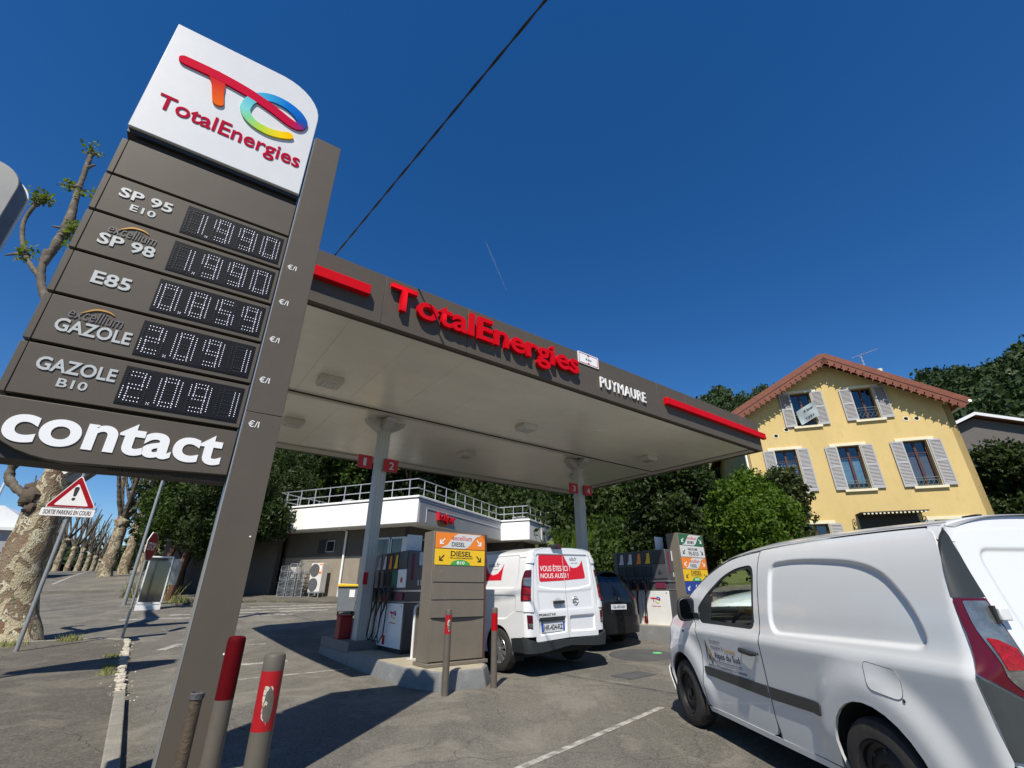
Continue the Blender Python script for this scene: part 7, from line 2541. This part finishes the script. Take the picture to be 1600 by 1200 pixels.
# a second, taller rank as the mass of the wooded slope
rng = np.random.default_rng(5)
def clump_mass(name, label, pts, rad, nper, leaf, mat, squash=0.6):
    C_, T_, S_ = [], [], []
    for (x, y, z, s) in pts:
        d = rng.normal(size=(nper, 3)); d /= np.linalg.norm(d, axis=1)[:, None]
        q = d * (rng.uniform(0.55, 1, nper) ** 0.5)[:, None] * np.array([rad, rad, rad * 1.15]) * s
        C_.append(q + np.array([x, y, z]))
        t0 = rng.uniform(0, 0.55)
        T_.append(np.clip(t0 + rng.uniform(0, 0.4, nper), 0, 1))
        S_.append(rng.uniform(0.6, 1.3, nper) * leaf)
    V, F = leaves(np.concatenate(C_), np.concatenate(S_), rng, squash)
    o = np_mesh(name, V, F, mat, attr=np.concatenate(T_))
    tag(o, label, None, kind='stuff')
    return o
pts = []
for i in range(210):
    x = rng.uniform(-34, 34)
    y = rng.uniform(45, 62)
    zb = 4 + 0.42 * (y - 28) * 0.8
    pts.append((x, y, zb + rng.uniform(-4, 8.5 if x < 5 else 0.5), rng.uniform(0.7, 1.2)))
clump_mass('wooded_bank', 'dark wooded bank rising behind the shop trees', pts, 3.4, 600, 0.36, L_DARK)
# underwood close behind the shop and the sunny bank right of it
pts = [(rng.uniform(-20, 22), rng.uniform(33, 37), 0, 1) for i in range(60)]
pts = [(x, y, T(x, y) + 0.34 * max(0, y - 28 + 0.2 * x) + rng.uniform(0.3, 2.2), rng.uniform(0.6, 1.1)) for x, y, _, _ in pts if not (-13 < x < 3.5 and y < 37)]
pts += [(rng.uniform(4.5, 15.5), rng.uniform(26.5, 31.0), 0, rng.uniform(0.5, 0.9)) for i in range(16)]
pts = [(x, y, z if z else T(x, y) + 0.42 * max(0, y - 28 + 0.2 * x) + 0.9, s) for x, y, z, s in pts]
clump_mass('underwood', 'mixed shrubs filling the foot of the bank behind the shop', pts, 1.7, 700, 0.19, L_MID)
pts = []
for i in range(190):
    x = rng.uniform(-16, 16); y = rng.uniform(31.5, 47)
    if 2.5 < x < 9 and y < 34:
        continue
    pts.append((x, y, T(x, y) + 0.42 * max(0, y - 28 + 0.2 * x) + rng.uniform(0.4, 1.8), rng.uniform(0.7, 1.3)))
clump_mass('bank_shrubs', 'dark shrubs covering the bank behind the shop roof', pts, 1.8, 420, 0.24, L_DARK)
# long grass on the bank
n = 16000
gx_ = rng.uniform(2.8, 17, n); gy_ = rng.uniform(29, 36, n)
ok = gy_ > 30.5 - 0.0 * gx_
gx_, gy_ = gx_[ok], gy_[ok]
gz1 = np.array([T(a, b_) + 0.42 * max(0, b_ - 28 + 0.2 * a) + 0.12 for a, b_ in zip(gx_, gy_)])
ang = rng.uniform(0, 6.28, len(gx_)); hh = rng.uniform(0.25, 0.7, len(gx_)); w_ = 0.035
V = np.stack([np.stack([gx_ - w_ * np.cos(ang), gy_ - w_ * np.sin(ang), gz1], 1), np.stack([gx_ + w_ * np.cos(ang), gy_ + w_ * np.sin(ang), gz1], 1), np.stack([gx_ + rng.normal(size=len(gx_)) * 0.15, gy_ + rng.normal(size=len(gx_)) * 0.15, gz1 + hh], 1)], 1).reshape(-1, 3)
o = np_mesh('long_grass', V, np.arange(len(V)).reshape(-1, 3), L_BRIGHT, attr=rng.uniform(0, 1, len(gx_)))
tag(o, 'long bright grass on the bank right of the shop', kind='stuff')

tree('bright_tree', 'bright green bushy tree left of the yellow house', 'tree', 9.3, 18.4, 0.9, 5.3, 2.25, 'B', L_BRIGHT, n=34000, leaf=0.10, trunk_r=0.12, seed=11, base=0.02)
tree('olive_tree', 'feathery olive green tree covering the lower left house window', 'tree', 11.35, 19.6, 0.9, 5.6, 1.25, 'C', L_OLIVE, n=13000, leaf=0.10, trunk_r=0.08, seed=12, base=0.15)
tree('garden_tree', 'dark garden tree standing behind the bright bush below the canopy edge', 'tree', 8.6, 24.5, 1.2, 6.8, 2.9, 'D', L_DARK, n=22000, leaf=0.15, trunk_r=0.15, seed=13, base=0.08)
for i, (x, y, h, r, lab) in enumerate([(28.0, 24.5, 7.6, 3.4, 'dense dark tree against the right wall of the yellow house'), (36.0, 29.5, 8.2, 4.4, 'dark tree in front of the gabled building'), (32.5, 22.0, 6.6, 3.6, 'dark tree above the van roof at the right edge'), (50.0, 36.0, 12.5, 5.0, 'tall dark tree right of the gabled building')]):
    tree('slope_tree', lab, 'tree', x, y, 1.5, h, r, 'E%d' % (i % 2), L_DARK if i % 2 == 0 else L_OLIVE, n=30000, leaf=0.17, trunk_r=0.25, seed=15 + i % 2, base=0.02, group='trees on the right slope', rz=i)
# flowering dark trees left of the shop, and thin reddish trunks leaning there
fl = []
for i, (x, y, h, r, lab) in enumerate([(-14.4, 24.6, 8.0, 2.9, 'dark tree directly left of the shop roof'), (-17.2, 26.0, 7.6, 2.7, 'white flowering dark tree above the display case'), (-15.6, 30.0, 10.0, 3.3, 'tall dark tree behind the flowering tree')]):
    t = tree('flowering_tree' if i == 1 else 'shade_tree', lab, 'tree', x, y, T(x, y), h, r, 'F', L_MID if i == 1 else L_DARK, n=30000, leaf=0.115, trunk_r=0.16, seed=21, group='trees left of the shop', rz=i * 2.1, base=0.2)
    if i == 1:
        n = 380
        a = rng.uniform(2.6, 5.6, n); q = rng.uniform(0.75, 1.05, n); hz_ = rng.uniform(-0.8, 0.8, n)
        rr_ = np.sqrt(np.maximum(0.05, 1 - hz_ ** 2)) * r * q
        C_ = np.stack([rr_ * np.cos(a), rr_ * np.sin(a), 5.0 + hz_ * 2.9], 1)
        V, F = leaves(C_, np.full(n, 0.14), rng, 0.5, 1.0)
        np_mesh('blossom', V, F, M_FLOWER, t)['kind'] = 'stuff'
for i, (x, y, dx, lab) in enumerate([(-17.3, 24.4, 2.2, 'thin reddish leaning trunk behind the stop sign'), (-16.4, 24.2, 2.6, 'second thin reddish leaning trunk nearer the shop wall')]):
    t = thing('leaning_trunk', lab, 'tree trunk', (x, y, T(x, y)), 0, 'leaning reddish trunks')
    b = MB(); b.tube([(0, 0, 0), (dx * 0.1, 0, 2.0), (dx * 0.45, 0.2, 4.5), (dx * 0.9, 0.3, 7.0)], [0.16, 0.13, 0.1, 0.05], 8)
    b.build('trunk', M_BARKR, t)
    b = MB(); b.tube([(dx * 0.1, 0, 2.4), (dx * 0.1 - 0.7, 0.2, 4.4)], [0.06, 0.03], 6); b.build('branch', M_BARKR, t)

# ------------------------------------------------------------------ plane trees
def mat_plane():
    m = bpy.data.materials.new('plane_bark')
    m.use_nodes = True
    nt = m.node_tree
    N, L = nt.nodes, nt.links
    p = N['Principled BSDF']
    p.inputs['Roughness'].default_value = 0.8
    tc = N.new('ShaderNodeTexCoord')
    mp = N.new('ShaderNodeMapping'); mp.inputs['Scale'].default_value = (1, 1, 0.62)
    L.new(tc.outputs['Object'], mp.inputs[0])
    def noise(s, d, dist=0.0):
        n = N.new('ShaderNodeTexNoise'); n.inputs['Scale'].default_value = s; n.inputs['Detail'].default_value = d; n.inputs['Distortion'].default_value = dist
        L.new(mp.outputs[0], n.inputs['Vector']); return n.outputs[0]
    def step(x, a, w=0.015, hi=1.0):
        r = N.new('ShaderNodeMapRange'); r.inputs[1].default_value = a; r.inputs[2].default_value = a + w; r.inputs[4].default_value = hi
        L.new(x, r.inputs[0]); return r.outputs[0]
    def mix(f, a, b):
        mx = N.new('ShaderNodeMix'); mx.data_type = 'RGBA'; L.new(f, mx.inputs[0])
        for i, c in ((6, a), (7, b)):
            if isinstance(c, tuple): mx.inputs[i].default_value = (*c, 1)
            else: L.new(c, mx.inputs[i])
        return mx.outputs[2]
    a = noise(3.3, 3, 0.8)
    b_ = noise(5.1, 3, 1.2)
    c_ = noise(1.3, 2)
    col = mix(step(c_, 0.5, 0.12), (0.20, 0.145, 0.09), (0.155, 0.085, 0.045))
    col = mix(step(a, 0.50), col, (0.40, 0.34, 0.22))
    col = mix(step(b_, 0.57), col, (0.50, 0.46, 0.33))
    col = mix(step(noise(7.5, 3, 1.0), 0.62), col, (0.15, 0.14, 0.09))
    L.new(col, p.inputs['Base Color'])
    bp = N.new('ShaderNodeBump'); bp.inputs['Strength'].default_value = 0.9; bp.inputs['Distance'].default_value = 0.05
    ad = N.new('ShaderNodeMath'); ad.operation = 'ADD'
    L.new(step(a, 0.50, 0.02), ad.inputs[0]); L.new(step(b_, 0.57, 0.02), ad.inputs[1])
    ad2 = N.new('ShaderNodeMath'); ad2.operation = 'ADD'
    L.new(ad.outputs[0], ad2.inputs[0]); L.new(noise(30, 5), ad2.inputs[1])
    L.new(ad2.outputs[0], bp.inputs['Height'])
    L.new(bp.outputs[0], p.inputs['Normal'])
    return m
M_PLANE = mat_plane()
M_LIMB = mk('plane_limb', (0.10, 0.082, 0.06), 0.85, var=0.4, vs=4, bump=0.6, bs=16, dirt=((0.26, 0.235, 0.17), 0.8), ds=3.0, dthr=0.52)

def knobbly(b, pts, rs, n=14, rough=0.12, rn=random):
    """limb with uneven girth; resampled finely"""
    P = [Vector(p) for p in pts]
    out, ro = [], []
    m = len(P) - 1
    tot_ = sum((P[i + 1] - P[i]).length for i in range(m))
    steps = max(8, int(tot_ / (max(rs) * 0.45)))
    steps = min(steps, 70)
    for i in range(steps + 1):
        s = i / steps * m
        k = min(int(s), m - 1)
        t = s - k
        p0, p1, p2, p3 = P[max(k - 1, 0)], P[k], P[k + 1], P[min(k + 2, m)]
        q = 0.5 * ((2 * p1) + (p2 - p0) * t + (2 * p0 - 5 * p1 + 4 * p2 - p3) * t * t + (3 * p1 - p0 - 3 * p2 + p3) * t ** 3)
        r = rs[k] * (1 - t) + rs[k + 1] * t
        out.append(q)
        ro.append(r * (1 + rn.uniform(-rough, rough)))
    k0 = len(b.v)
    b.tube(out, ro, n)
    for i in range(k0, len(b.v)):
        v = Vector(b.v[i])
        j = mathnoise(v * (0.9 / max(rs)))
        c_ = out[min(len(out) - 1, (i - k0) // n)]
        d = v - c_
        b.v[i] = tuple(c_ + d * (1 + 0.16 * j))

import mathutils.noise as mnz
def mathnoise(v):
    return mnz.noise(v)

def knob(b, c, r, rn):
    """pollard head"""
    n, m = 10, 7
    vs = []
    for i in range(m + 1):
        th = math.pi * i / m
        for k in range(n):
            ph = 2 * math.pi * k / n
            d = Vector((math.sin(th) * math.cos(ph), math.sin(th) * math.sin(ph), math.cos(th)))
            q = Vector(c) + d * r * (1 + 0.45 * mathnoise(d * 2.2 + Vector(c)))
            vs.append(q)
    b.add(vs, [(i * n + k, i * n + (k + 1) % n, (i + 1) * n + (k + 1) % n, (i + 1) * n + k) for i in range(m) for k in range(n)], smooth=True)

# the big one beside the warning sign
bp_ = Vector((-12.60, 12.95, T(-12.6, 12.9)))
pt_ = thing('plane_tree', 'huge mottled plane tree trunk with pollarded limbs behind the warning sign', 'tree', bp_, 0, 'pollarded plane trees')
b = MB()
knobbly(b, [(0.1, 0, -0.3), (0.05, 0, 0.2), (-0.1, 0, 0.8), (-0.2, 0, 1.6), (-0.25, 0, 2.3), (-0.3, 0, 3.1), (-0.28, 0, 4.0), (-0.22, 0, 4.6), (-0.1, 0, 5.1)], [0.85, 0.66, 0.52, 0.47, 0.45, 0.42, 0.34, 0.34, 0.34], 30, 0.03)
tr = b.build('trunk', M_PLANE, pt_, auto=80)
b = MB()
rn = random.Random(3)
knob(b, (-0.42, -0.33, 3.55), 0.24, rn); knob(b, (-0.58, -0.25, 3.75), 0.2, rn); knob(b, (-0.30, -0.36, 3.25), 0.15, rn); knob(b, (-0.68, -0.15, 3.45), 0.17, rn); knob(b, (-0.62, 0.0, 3.95), 0.16, rn)
b.build('burl', mk('burl_bark', (0.075, 0.055, 0.038), 0.9, var=0.4, vs=6, bump=0.9, bs=12), pt_)
def W2(x, y, z):
    return (x - bp_.x, y - bp_.y, z - bp_.z)
b = MB()
knobbly(b, [W2(-12.75, 12.95, 4.7), W2(-13.4, 12.9, 7.0), W2(-14.9, 12.8, 9.3), W2(-15.9, 12.7, 10.9), W2(-16.25, 12.7, 12.2)], [0.3, 0.2, 0.14, 0.11, 0.10], 12, 0.08)
knobbly(b, [W2(-16.1, 12.7, 11.6), W2(-16.0, 12.7, 12.6), W2(-15.95, 12.7, 13.3), W2(-16.25, 12.7, 15.0), W2(-16.5, 12.7, 17.0)], [0.09, 0.15, 0.16, 0.09, 0.075], 12, 0.12)
knobbly(b, [W2(-15.95, 12.7, 11.0), W2(-16.9, 12.7, 12.0), W2(-17.6, 12.7, 13.4), W2(-17.55, 12.7, 14.4)], [0.09, 0.075, 0.065, 0.07], 10, 0.1)
knobbly(b, [W2(-12.75, 12.95, 4.6), W2(-11.9, 12.9, 5.3), W2(-11.0, 12.9, 6.6), W2(-10.6, 12.9, 9.0)], [0.32, 0.27, 0.2, 0.15], 12, 0.08)
knobbly(b, [W2(-12.9, 12.95, 3.6), W2(-13.5, 12.95, 3.75), W2(-14.3, 13.0, 4.3), W2(-14.25, 13.0, 4.9)], [0.1, 0.09, 0.12, 0.08], 10, 0.15)
for q in ((-16.5, 12.7, 17.0), (-17.55, 12.7, 14.4), (-15.95, 12.7, 13.2), (-16.9, 12.7, 12.0), (-14.28, 13.0, 4.75), (-16.3, 12.7, 15.2)):
    knob(b, W2(*q), 0.12, rn)
for q, e in (((-15.95, 12.7, 13.2), (-16.5, 12.7, 13.3)), ((-16.3, 12.7, 15.2), (-16.6, 12.7, 15.3)), ((-16.4, 12.7, 16.2), (-16.1, 12.7, 16.4)), ((-17.0, 12.7, 12.1), (-17.6, 12.7, 12.0))):
    b.tube([W2(*q), W2(*e)], [0.07, 0.03], 6)
b.build('limb', M_LIMB, pt_, auto=60)
C_ = []
for q, n, s in (((-16.5, 12.7, 17.2), 70, 0.24), ((-17.5, 12.7, 14.7), 150, 0.26), ((-16.7, 12.7, 15.3), 60, 0.2), ((-15.7, 12.7, 14.8), 50, 0.28), ((-15.55, 12.7, 13.1), 170, 0.26), ((-16.9, 12.7, 12.1), 90, 0.3), ((-15.4, 12.7, 12.5), 40, 0.3), ((-10.6, 12.9, 9.2), 120, 0.4)):
    C_.append(rng.normal(size=(n, 3)) * s * 0.55 + np.array(W2(*q)))
C_ = np.concatenate(C_)
V, F = leaves(C_, rng.uniform(0.07, 0.17, len(C_)), rng, 0.8, 1.2)
np_mesh('leaf_tufts', V, F, L_YEL, pt_, attr=rng.uniform(0, 1, len(C_)))['kind'] = 'stuff'

def plane(x, y, h, tr_, label, seed, lean=0.0):
    rn = random.Random(seed)
    t = thing('plane_tree', label, 'tree', (x, y, T(x, y)), rn.uniform(0, 6), 'pollarded plane trees')
    th = h * rn.uniform(0.36, 0.42)
    b = MB(); knobbly(b, [(0, 0, -0.3), (0, 0, 0.3), (0.02, 0, th * 0.5), (0, 0.03, th)], [tr_ * 1.5, tr_ * 1.15, tr_, tr_ * 0.9], 12, 0.06, rn)
    knob(b, (0, 0, th), tr_ * 1.25, rn)
    b.build('trunk', M_PLANE, t)
    b = MB()
    for i in range(6):
        a = 2 * math.pi * i / 6 + rn.uniform(-.3, .3)
        o_ = rn.uniform(0.8, 1.7) * h / 10
        z1 = th + (h - th) * rn.uniform(0.45, 0.6)
        z2 = h * rn.uniform(0.86, 1.05)
        k1 = (o_ * math.cos(a), o_ * math.sin(a), z1)
        k2 = (o_ * 1.5 * math.cos(a), o_ * 1.5 * math.sin(a), z2)
        knobbly(b, [(0, 0, th - 0.1), (o_ * 0.55 * math.cos(a), o_ * 0.55 * math.sin(a), (th + z1) / 2 - 0.1), k1, k2], [tr_ * 0.5, tr_ * 0.36, tr_ * 0.3, tr_ * 0.16], 7, 0.1, rn)
        knob(b, k1, tr_ * 0.38, rn)
        for j in range(4):
            a2 = a + rn.uniform(-1.1, 1.1)
            b.tube([k1, (k1[0] + 0.9 * math.cos(a2) * h / 10, k1[1] + 0.9 * math.sin(a2) * h / 10, z1 + rn.uniform(1.0, 2.6) * h / 10)], [tr_ * 0.13, tr_ * 0.04], 5)
    b.build('limb', M_LIMB, t)
    return t
rt = [(-36.2, 44.2, 13.0, 0.5), (-38.4, 49.0, 12.5, 0.45), (-41.0, 54.5, 12.5, 0.45), (-43.5, 60.0, 12.0, 0.5), (-47.0, 66.0, 12, 0.5), (-51.0, 73.0, 12, 0.5)]
wr = ['nearest plane tree on the right side of the avenue', 'second plane tree on the right side of the avenue', 'third plane tree along the right pavement of the avenue', 'fourth plane tree on the right, beyond three bigger trunks', 'fifth plane tree on the right, half hidden by shrubs', 'farthest plane tree visible on the right of the avenue']
for i, (q, lab) in enumerate(zip(rt, wr)):
    plane(*q, lab, 31 + i)
ords = ['nearest', 'second', 'third', 'fourth', 'fifth', 'sixth', 'seventh', 'eighth', 'farthest']
for i in range(9):
    s = i / 8
    x = -50.0 - 38 * s
    y = 50.5 + 56 * s
    plane(x, y, 9.5, 0.36, '%s plane tree of the row along the left side of the avenue' % ords[i], 51 + i)

# ------------------------------------------------------------------ hills
def hill_elev(az):
    return np.interp(az, [-80, -60, -52, -47, -44, -40, -37, -30, -15, 5, 20, 26, 30, 36, 42, 46, 50, 58, 80], [6, 6, 5.6, 5.0, 4.4, 3.4, 3.2, 4.8, 8, 11, 17, 20.5, 19.5, 18.0, 17.4, 17.6, 18.0, 18.5, 18.5])
def hill_z(az, r):
    e = np.tan(np.radians(hill_elev(az)))
    k = np.clip((r - 70) / 190, 0, 1)
    k = k * k * (3 - 2 * k)
    wob = 1 + 0.035 * np.sin(az * 0.9 + r * 0.02) + 0.02 * np.sin(az * 2.7)
    return 4.0 * (1 - k) + k * (e * 260 * wob - 7) * (1 - 0.12 * np.clip((r - 260) / 160, 0, 1))
azs = np.linspace(-80, 80, 161)
rs_ = np.linspace(70, 420, 36)
A_, R_ = np.meshgrid(azs, rs_)
Zh = hill_z(A_, R_) - 3.0 * (R_ < 72)
V = np.stack([R_ * np.sin(np.radians(A_)), R_ * np.cos(np.radians(A_)), Zh], 2).reshape(-1, 3)
ni, nj = A_.shape
idx = np.arange(ni * nj).reshape(ni, nj)
F = np.stack([idx[:-1, :-1].ravel(), idx[:-1, 1:].ravel(), idx[1:, 1:].ravel(), idx[1:, :-1].ravel()], 1)
keep = ~((np.abs((A_[:-1, :-1].ravel()) + 41) < 4) & (R_[:-1, :-1].ravel() < 170))
hl = np_mesh('hillside', V, F[keep], mk('hill_soil', (0.035, 0.045, 0.02), 0.95, var=0.3, vs=0.05), smooth=True)
tag(hl, kind='structure')
pts = []
for lo, hi, n in ((-62, -34, 620), (17, 60, 3000), (-34, 17, 300)):
    for i in range(n):
        az = rng.uniform(lo, hi)
        r = 120 + 200 * rng.uniform(0, 1) ** 0.8
        if abs(az + 41) < 2.5 and r < 170:
            continue
        z = float(hill_z(az, r))
        pts.append((r * math.sin(R(az)), r * math.cos(R(az)), z + rng.uniform(1.0, 3.2), rng.uniform(0.6, 1.35) * (0.75 + r / 500)))
clump_mass('forested_hill', 'dark green forest covering the hills beyond the house and avenue', pts, 3.4, 64, 1.05, L_HILL)
# a few tall firs on the left skyline
def fir(x, y, z, h, label):
    t = thing('fir_tree', label, 'tree', (x, y, z), 0, 'firs on the skyline')
    C_, T_ = [], []
    for i in range(1500):
        k = rng.uniform(0, 1) ** 0.7
        rr = h * 0.2 * k * (0.75 + 0.35 * math.sin(k * 40))
        a = rng.uniform(0, 6.28)
        q = rr * rng.uniform(0.6, 1)
        C_.append((q * math.cos(a), q * math.sin(a), h * (1 - k) * 0.95 + h * 0.05 - 0.12 * q))
        T_.append(rng.uniform(0, 1))
    V, F = leaves(np.array(C_), np.full(len(C_), h * 0.05), rng, 0.3, 1.8)
    np_mesh('crown', V, F, L_HILL, t, attr=T_)
    b = MB(); b.tube([(0, 0, -1), (0, 0, h * 0.9)], [h * 0.02, h * 0.004], 7); b.build('trunk', M_BARKD, t)
fir(-100, 128, 8.5, 15, 'pointed fir on the skyline right of the warning sign')
fir(-93, 125, 8.5, 13, 'slightly shorter fir beside the tallest one on the skyline')

# ------------------------------------------------------------------ traffic signs, display case, lamp, cable
M_GALV = mk('galvanised_pole', (0.33, 0.34, 0.34), 0.45, 0.5, var=0.12, vs=6)
M_TRW = mk('sign_white', (0.72, 0.7, 0.68), 0.4, var=0.03)
M_TRR = mk('sign_red', (0.30, 0.006, 0.014), 0.5, var=0.03, spec=0.1)
wx, wy = -10.66, 11.34
ws = thing('warning_sign', 'red triangle warning sign with exclamation mark on a leaning grey pole', 'road sign', (wx, wy, T(wx, wy) + 0.11), azrot(66))
b = MB(); b.tube([(0, 0.05, -0.05), (0, 0.05, 4.0)], 0.042, 14); b.lathe([(0.042, 4.0), (0.03, 4.02), (0, 4.025)], c=(0, 0.05, 0), n=14); b.build('pole', M_GALV, ws)
zt_ = 3.02
def tri(s, r, y0, y1, mm, name, par):
    pts = rpoly([(-s / 2, zt_ + (0.5 - s / 2) * 0.3, r), (s / 2, zt_ + (0.5 - s / 2) * 0.3, r), (0, zt_ + (0.5 - s / 2) * 0.3 + s * 0.8, r)], 5)
    b = MB(); b.prism(pts, y0, y1); return b.build(name, mm, par)
tp = tri(0.98, 0.07, -0.02, 0.0, M_TRW, 'triangle_plate', ws)
tri(0.93, 0.06, -0.023, -0.0205, M_TRR, 'red_border', ws)
tri(0.66, 0.04, -0.026, -0.0235, M_TRW, 'white_field', ws)
b = MB(); b.prism(rpoly([(-0.028, zt_ + 0.27, .02), (0.028, zt_ + 0.27, .02), (0.05, zt_ + 0.46, .03), (0.03, zt_ + 0.50, .03), (-0.03, zt_ + 0.50, .03), (-0.05, zt_ + 0.46, .03)]), -0.029, -0.0262)
b.prism([(0.036 * math.cos(R(a)), zt_ + 0.205 + 0.036 * math.sin(R(a))) for a in range(0, 360, 24)], -0.029, -0.0262)
b.build('exclamation_mark', M_INK, ws)
b = MB(); b.prism(rrect(-0.52, 0.50, zt_ - 0.20, zt_ - 0.02, 0.03), -0.03, -0.01); pp = b.build('supplementary_plate', M_TRW, ws)
text('plate_text', 'SORTIE PARKING EN COURS', (-0.46, 0.44, zt_ - 0.165, zt_ - 0.06), -0.03, 0.002, M_INK, pp, bold=0.02)
b = MB(); b.prism([(-0.42, 3.86), (-0.36, 3.80), (0.28, 4.42), (0.22, 4.48)], -0.02, 0.02); b.build('edge_on_sign', M_TRW, ws)
b = MB(); b.prism([(-0.35, 3.72), (-0.1, 3.6), (0.40, 4.2), (0.28, 4.40)], 0.03, 0.3); b.build('edge_on_sign_back', M_PUMPD, ws)
b = MB(); b.lathe([(0.05, 3.5), (0.055, 3.52), (0.055, 3.6), (0.05, 3.62)], c=(0, .05, 0), n=12); b.lathe([(0.05, 2.92), (0.055, 2.94), (0.055, 2.98), (0.05, 3.0)], c=(0, .05, 0), n=12); b.build('clamp', M_STEEL, ws)

sx_, sy_ = -10.42, 14.05
st = thing('stop_sign', 'dark red octagonal stop sign turned to the side road', 'road sign', (sx_, sy_, T(sx_, sy_) - 0.02), azrot(-18))
st.rotation_euler = (0, R(-1.5), azrot(-18))
b = MB(); b.tube([(0, 0.04, 0), (0, 0.04, 2.62)], 0.03, 10); b.build('pole', M_GALV, st)
oc = lambda s: [(s * math.cos(R(22.5 + 45 * k)), 2.35 + s * math.sin(R(22.5 + 45 * k))) for k in range(8)]
b = MB(); b.prism(oc(0.42), -0.02, 0.0); sp_ = b.build('octagon_plate', M_TRW, st)
b = MB(); b.prism(oc(0.395), -0.023, -0.0205); b.build('octagon_red', M_TRR, sp_)
text('stop_word', 'STOP', (-0.29, 0.29, 2.24, 2.46), -0.023, 0.002, M_TRW, sp_, bold=0.02)

dx_, dy_ = -15.0, 20.3
ds = thing('display_case', 'free standing glazed display case in white frame left of the totem pillar', 'advertising display', (dx_, dy_, T(dx_, dy_)), azrot(60))
b = MB()
for (a, c_, e, f) in ((0, 0.84, 1.98, 2.04), (0, 0.84, 0.22, 0.30), (0, 0.05, 0.0, 2.0), (0.79, 0.84, 0.0, 2.0)):
    b.box(a, c_, 0, 0.10, e, f)
b.build('frame', M_WHITE, ds, bev=0.006)
b = MB(); b.box(0.05, 0.79, 0.02, 0.04, 0.30, 1.98); b.build('pane', mk('display_glass', (0.02, 0.024, 0.024), 0.05, var=0.5, vs=2.0, spec=1.0), ds)
b = MB(); b.box(0.0, 0.84, -0.004, 0.0, 0.0, 0.2); b.build('plinth_panel', M_WHITE, ds)
text('plinth_text', 'JCD', (0.36, 0.52, 0.06, 0.14), -0.004, 0.002, M_INK, ds, bold=0.01)
b = MB(); b.box(0.85, 1.15, 0.05, 0.07, 0.95, 1.95); b.build('side_pane', mk('side_pane_grey', (0.2, 0.21, 0.21), 0.1, var=0.2), ds)
b = MB(); b.box(0.70, 0.77, 0.012, 0.018, 1.82, 1.92); b.build('small_notice', M_PAPER, ds)

# rounded board on a post, cropped by the left edge of the picture
rs2 = thing('rounded_board', 'grey board with rounded corner cut off by the left picture edge', 'sign', (-8.30, 5.0, 0.11), azrot(60))
pts = rrect(-0.75, 0.62, 5.3, 7.42, [0.02, 0.02, 0.42, 0.42], 9)
b = MB(); b.prism(pts, 0.0, 0.35); b.build('board', mk('board_grey', (0.16, 0.165, 0.17), 0.5, var=0.12, vs=3), rs2, bev=0.015)
pts = rrect(-0.77, 0.64, 5.28, 7.44, [0.02, 0.02, 0.43, 0.43], 9)
b = MB(); b.prism(pts, 0.351, 0.40); b.build('board_rim', M_WHITE, rs2, bev=0.008)
b = MB(); b.box(-0.3, 0.32, -0.01, -0.001, 6.35, 6.75); b.build('dark_window', M_BLACK, rs2)
b = MB(); b.tube([(-0.3, 0.2, 0), (-0.3, 0.2, 5.4)], 0.07, 12); b.build('post', M_GALV, rs2)
lp = thing('slim_pole', 'slim white pole leaning past the left plane tree', 'pole', (-19.0, 17.2, T(-19, 17.2)), 0)
b = MB(); b.tube([(0, 0, 0), (0, 0, 5.2)], [0.05, 0.035], 8); b.build('pole', M_WHITE, lp)

# overhead cable
P1, P2 = Vector((0.396, 3.04, 7.64)), Vector((-3.6, 7.47, 7.64))
d = (P2 - P1)
cb_ = thing('overhead_cable', 'black twisted overhead cable crossing the sky above the canopy', 'cable', (0, 0, 0))
b = MB()
A_, B_ = P1 - d * 3.2, P1 + d * 4.35
n = 90
for ph in (0, math.pi):
    pts = []
    for i in range(n * 6 + 1):
        k = i / (n * 6)
        p = A_.lerp(B_, k)
        s = 0.0
        a = ph + i * 0.55
        pts.append(p + Vector((0.008 * math.cos(a), 0.004 * math.cos(a), 0.008 * math.sin(a) - 0.25 * 4 * (k - 0.36) ** 2 * 0)))
    b.tube(pts, 0.011, 5)
b.build('strand', M_HOSE, cb_)
for (p, nm) in ((A_, 'behind'), (B_, 'far')):
    up_ = thing('utility_pole', 'slim grey pole carrying the overhead cable ' + ('behind the stop sign' if nm == 'far' else 'behind the viewer'), 'utility pole', (p.x, p.y, T(p.x, p.y)))
    b = MB(); b.tube([(0, 0, -0.3), (0, 0, p.z - T(p.x, p.y) + 0.3)], [0.08, 0.06], 10); b.build('pole', M_GALV, up_)

# faint vapour trail high up
def far(px_, py_, D):
    f = 718.0
    p_ = R(24.34)
    x, y = px_ - 800, 600 - py_
    v = Vector((x, f * math.cos(p_) - y * math.sin(p_), f * math.sin(p_) + y * math.cos(p_))).normalized()
    return Vector((0, 0, 1.34)) + v * D
m = bpy.data.materials.new('vapour')
m.use_nodes = True
N = m.node_tree.nodes
L = m.node_tree.links
pb = N['Principled BSDF']
pb.inputs['Base Color'].default_value = (0.8, 0.8, 0.8, 1)
pb.inputs['Alpha'].default_value = 0.16
pb.inputs['Roughness'].default_value = 1
b = MB()
A_, B_ = far(758, 376, 5000), far(791, 453, 5000)
b.tube([A_.lerp(B_, k / 6) for k in range(7)], [3, 6, 7, 6, 5, 4, 1.5], 8)
o = b.build('vapour_trail', m)
tag(o, 'faint white aircraft trail above the canopy lettering', 'vapour trail')
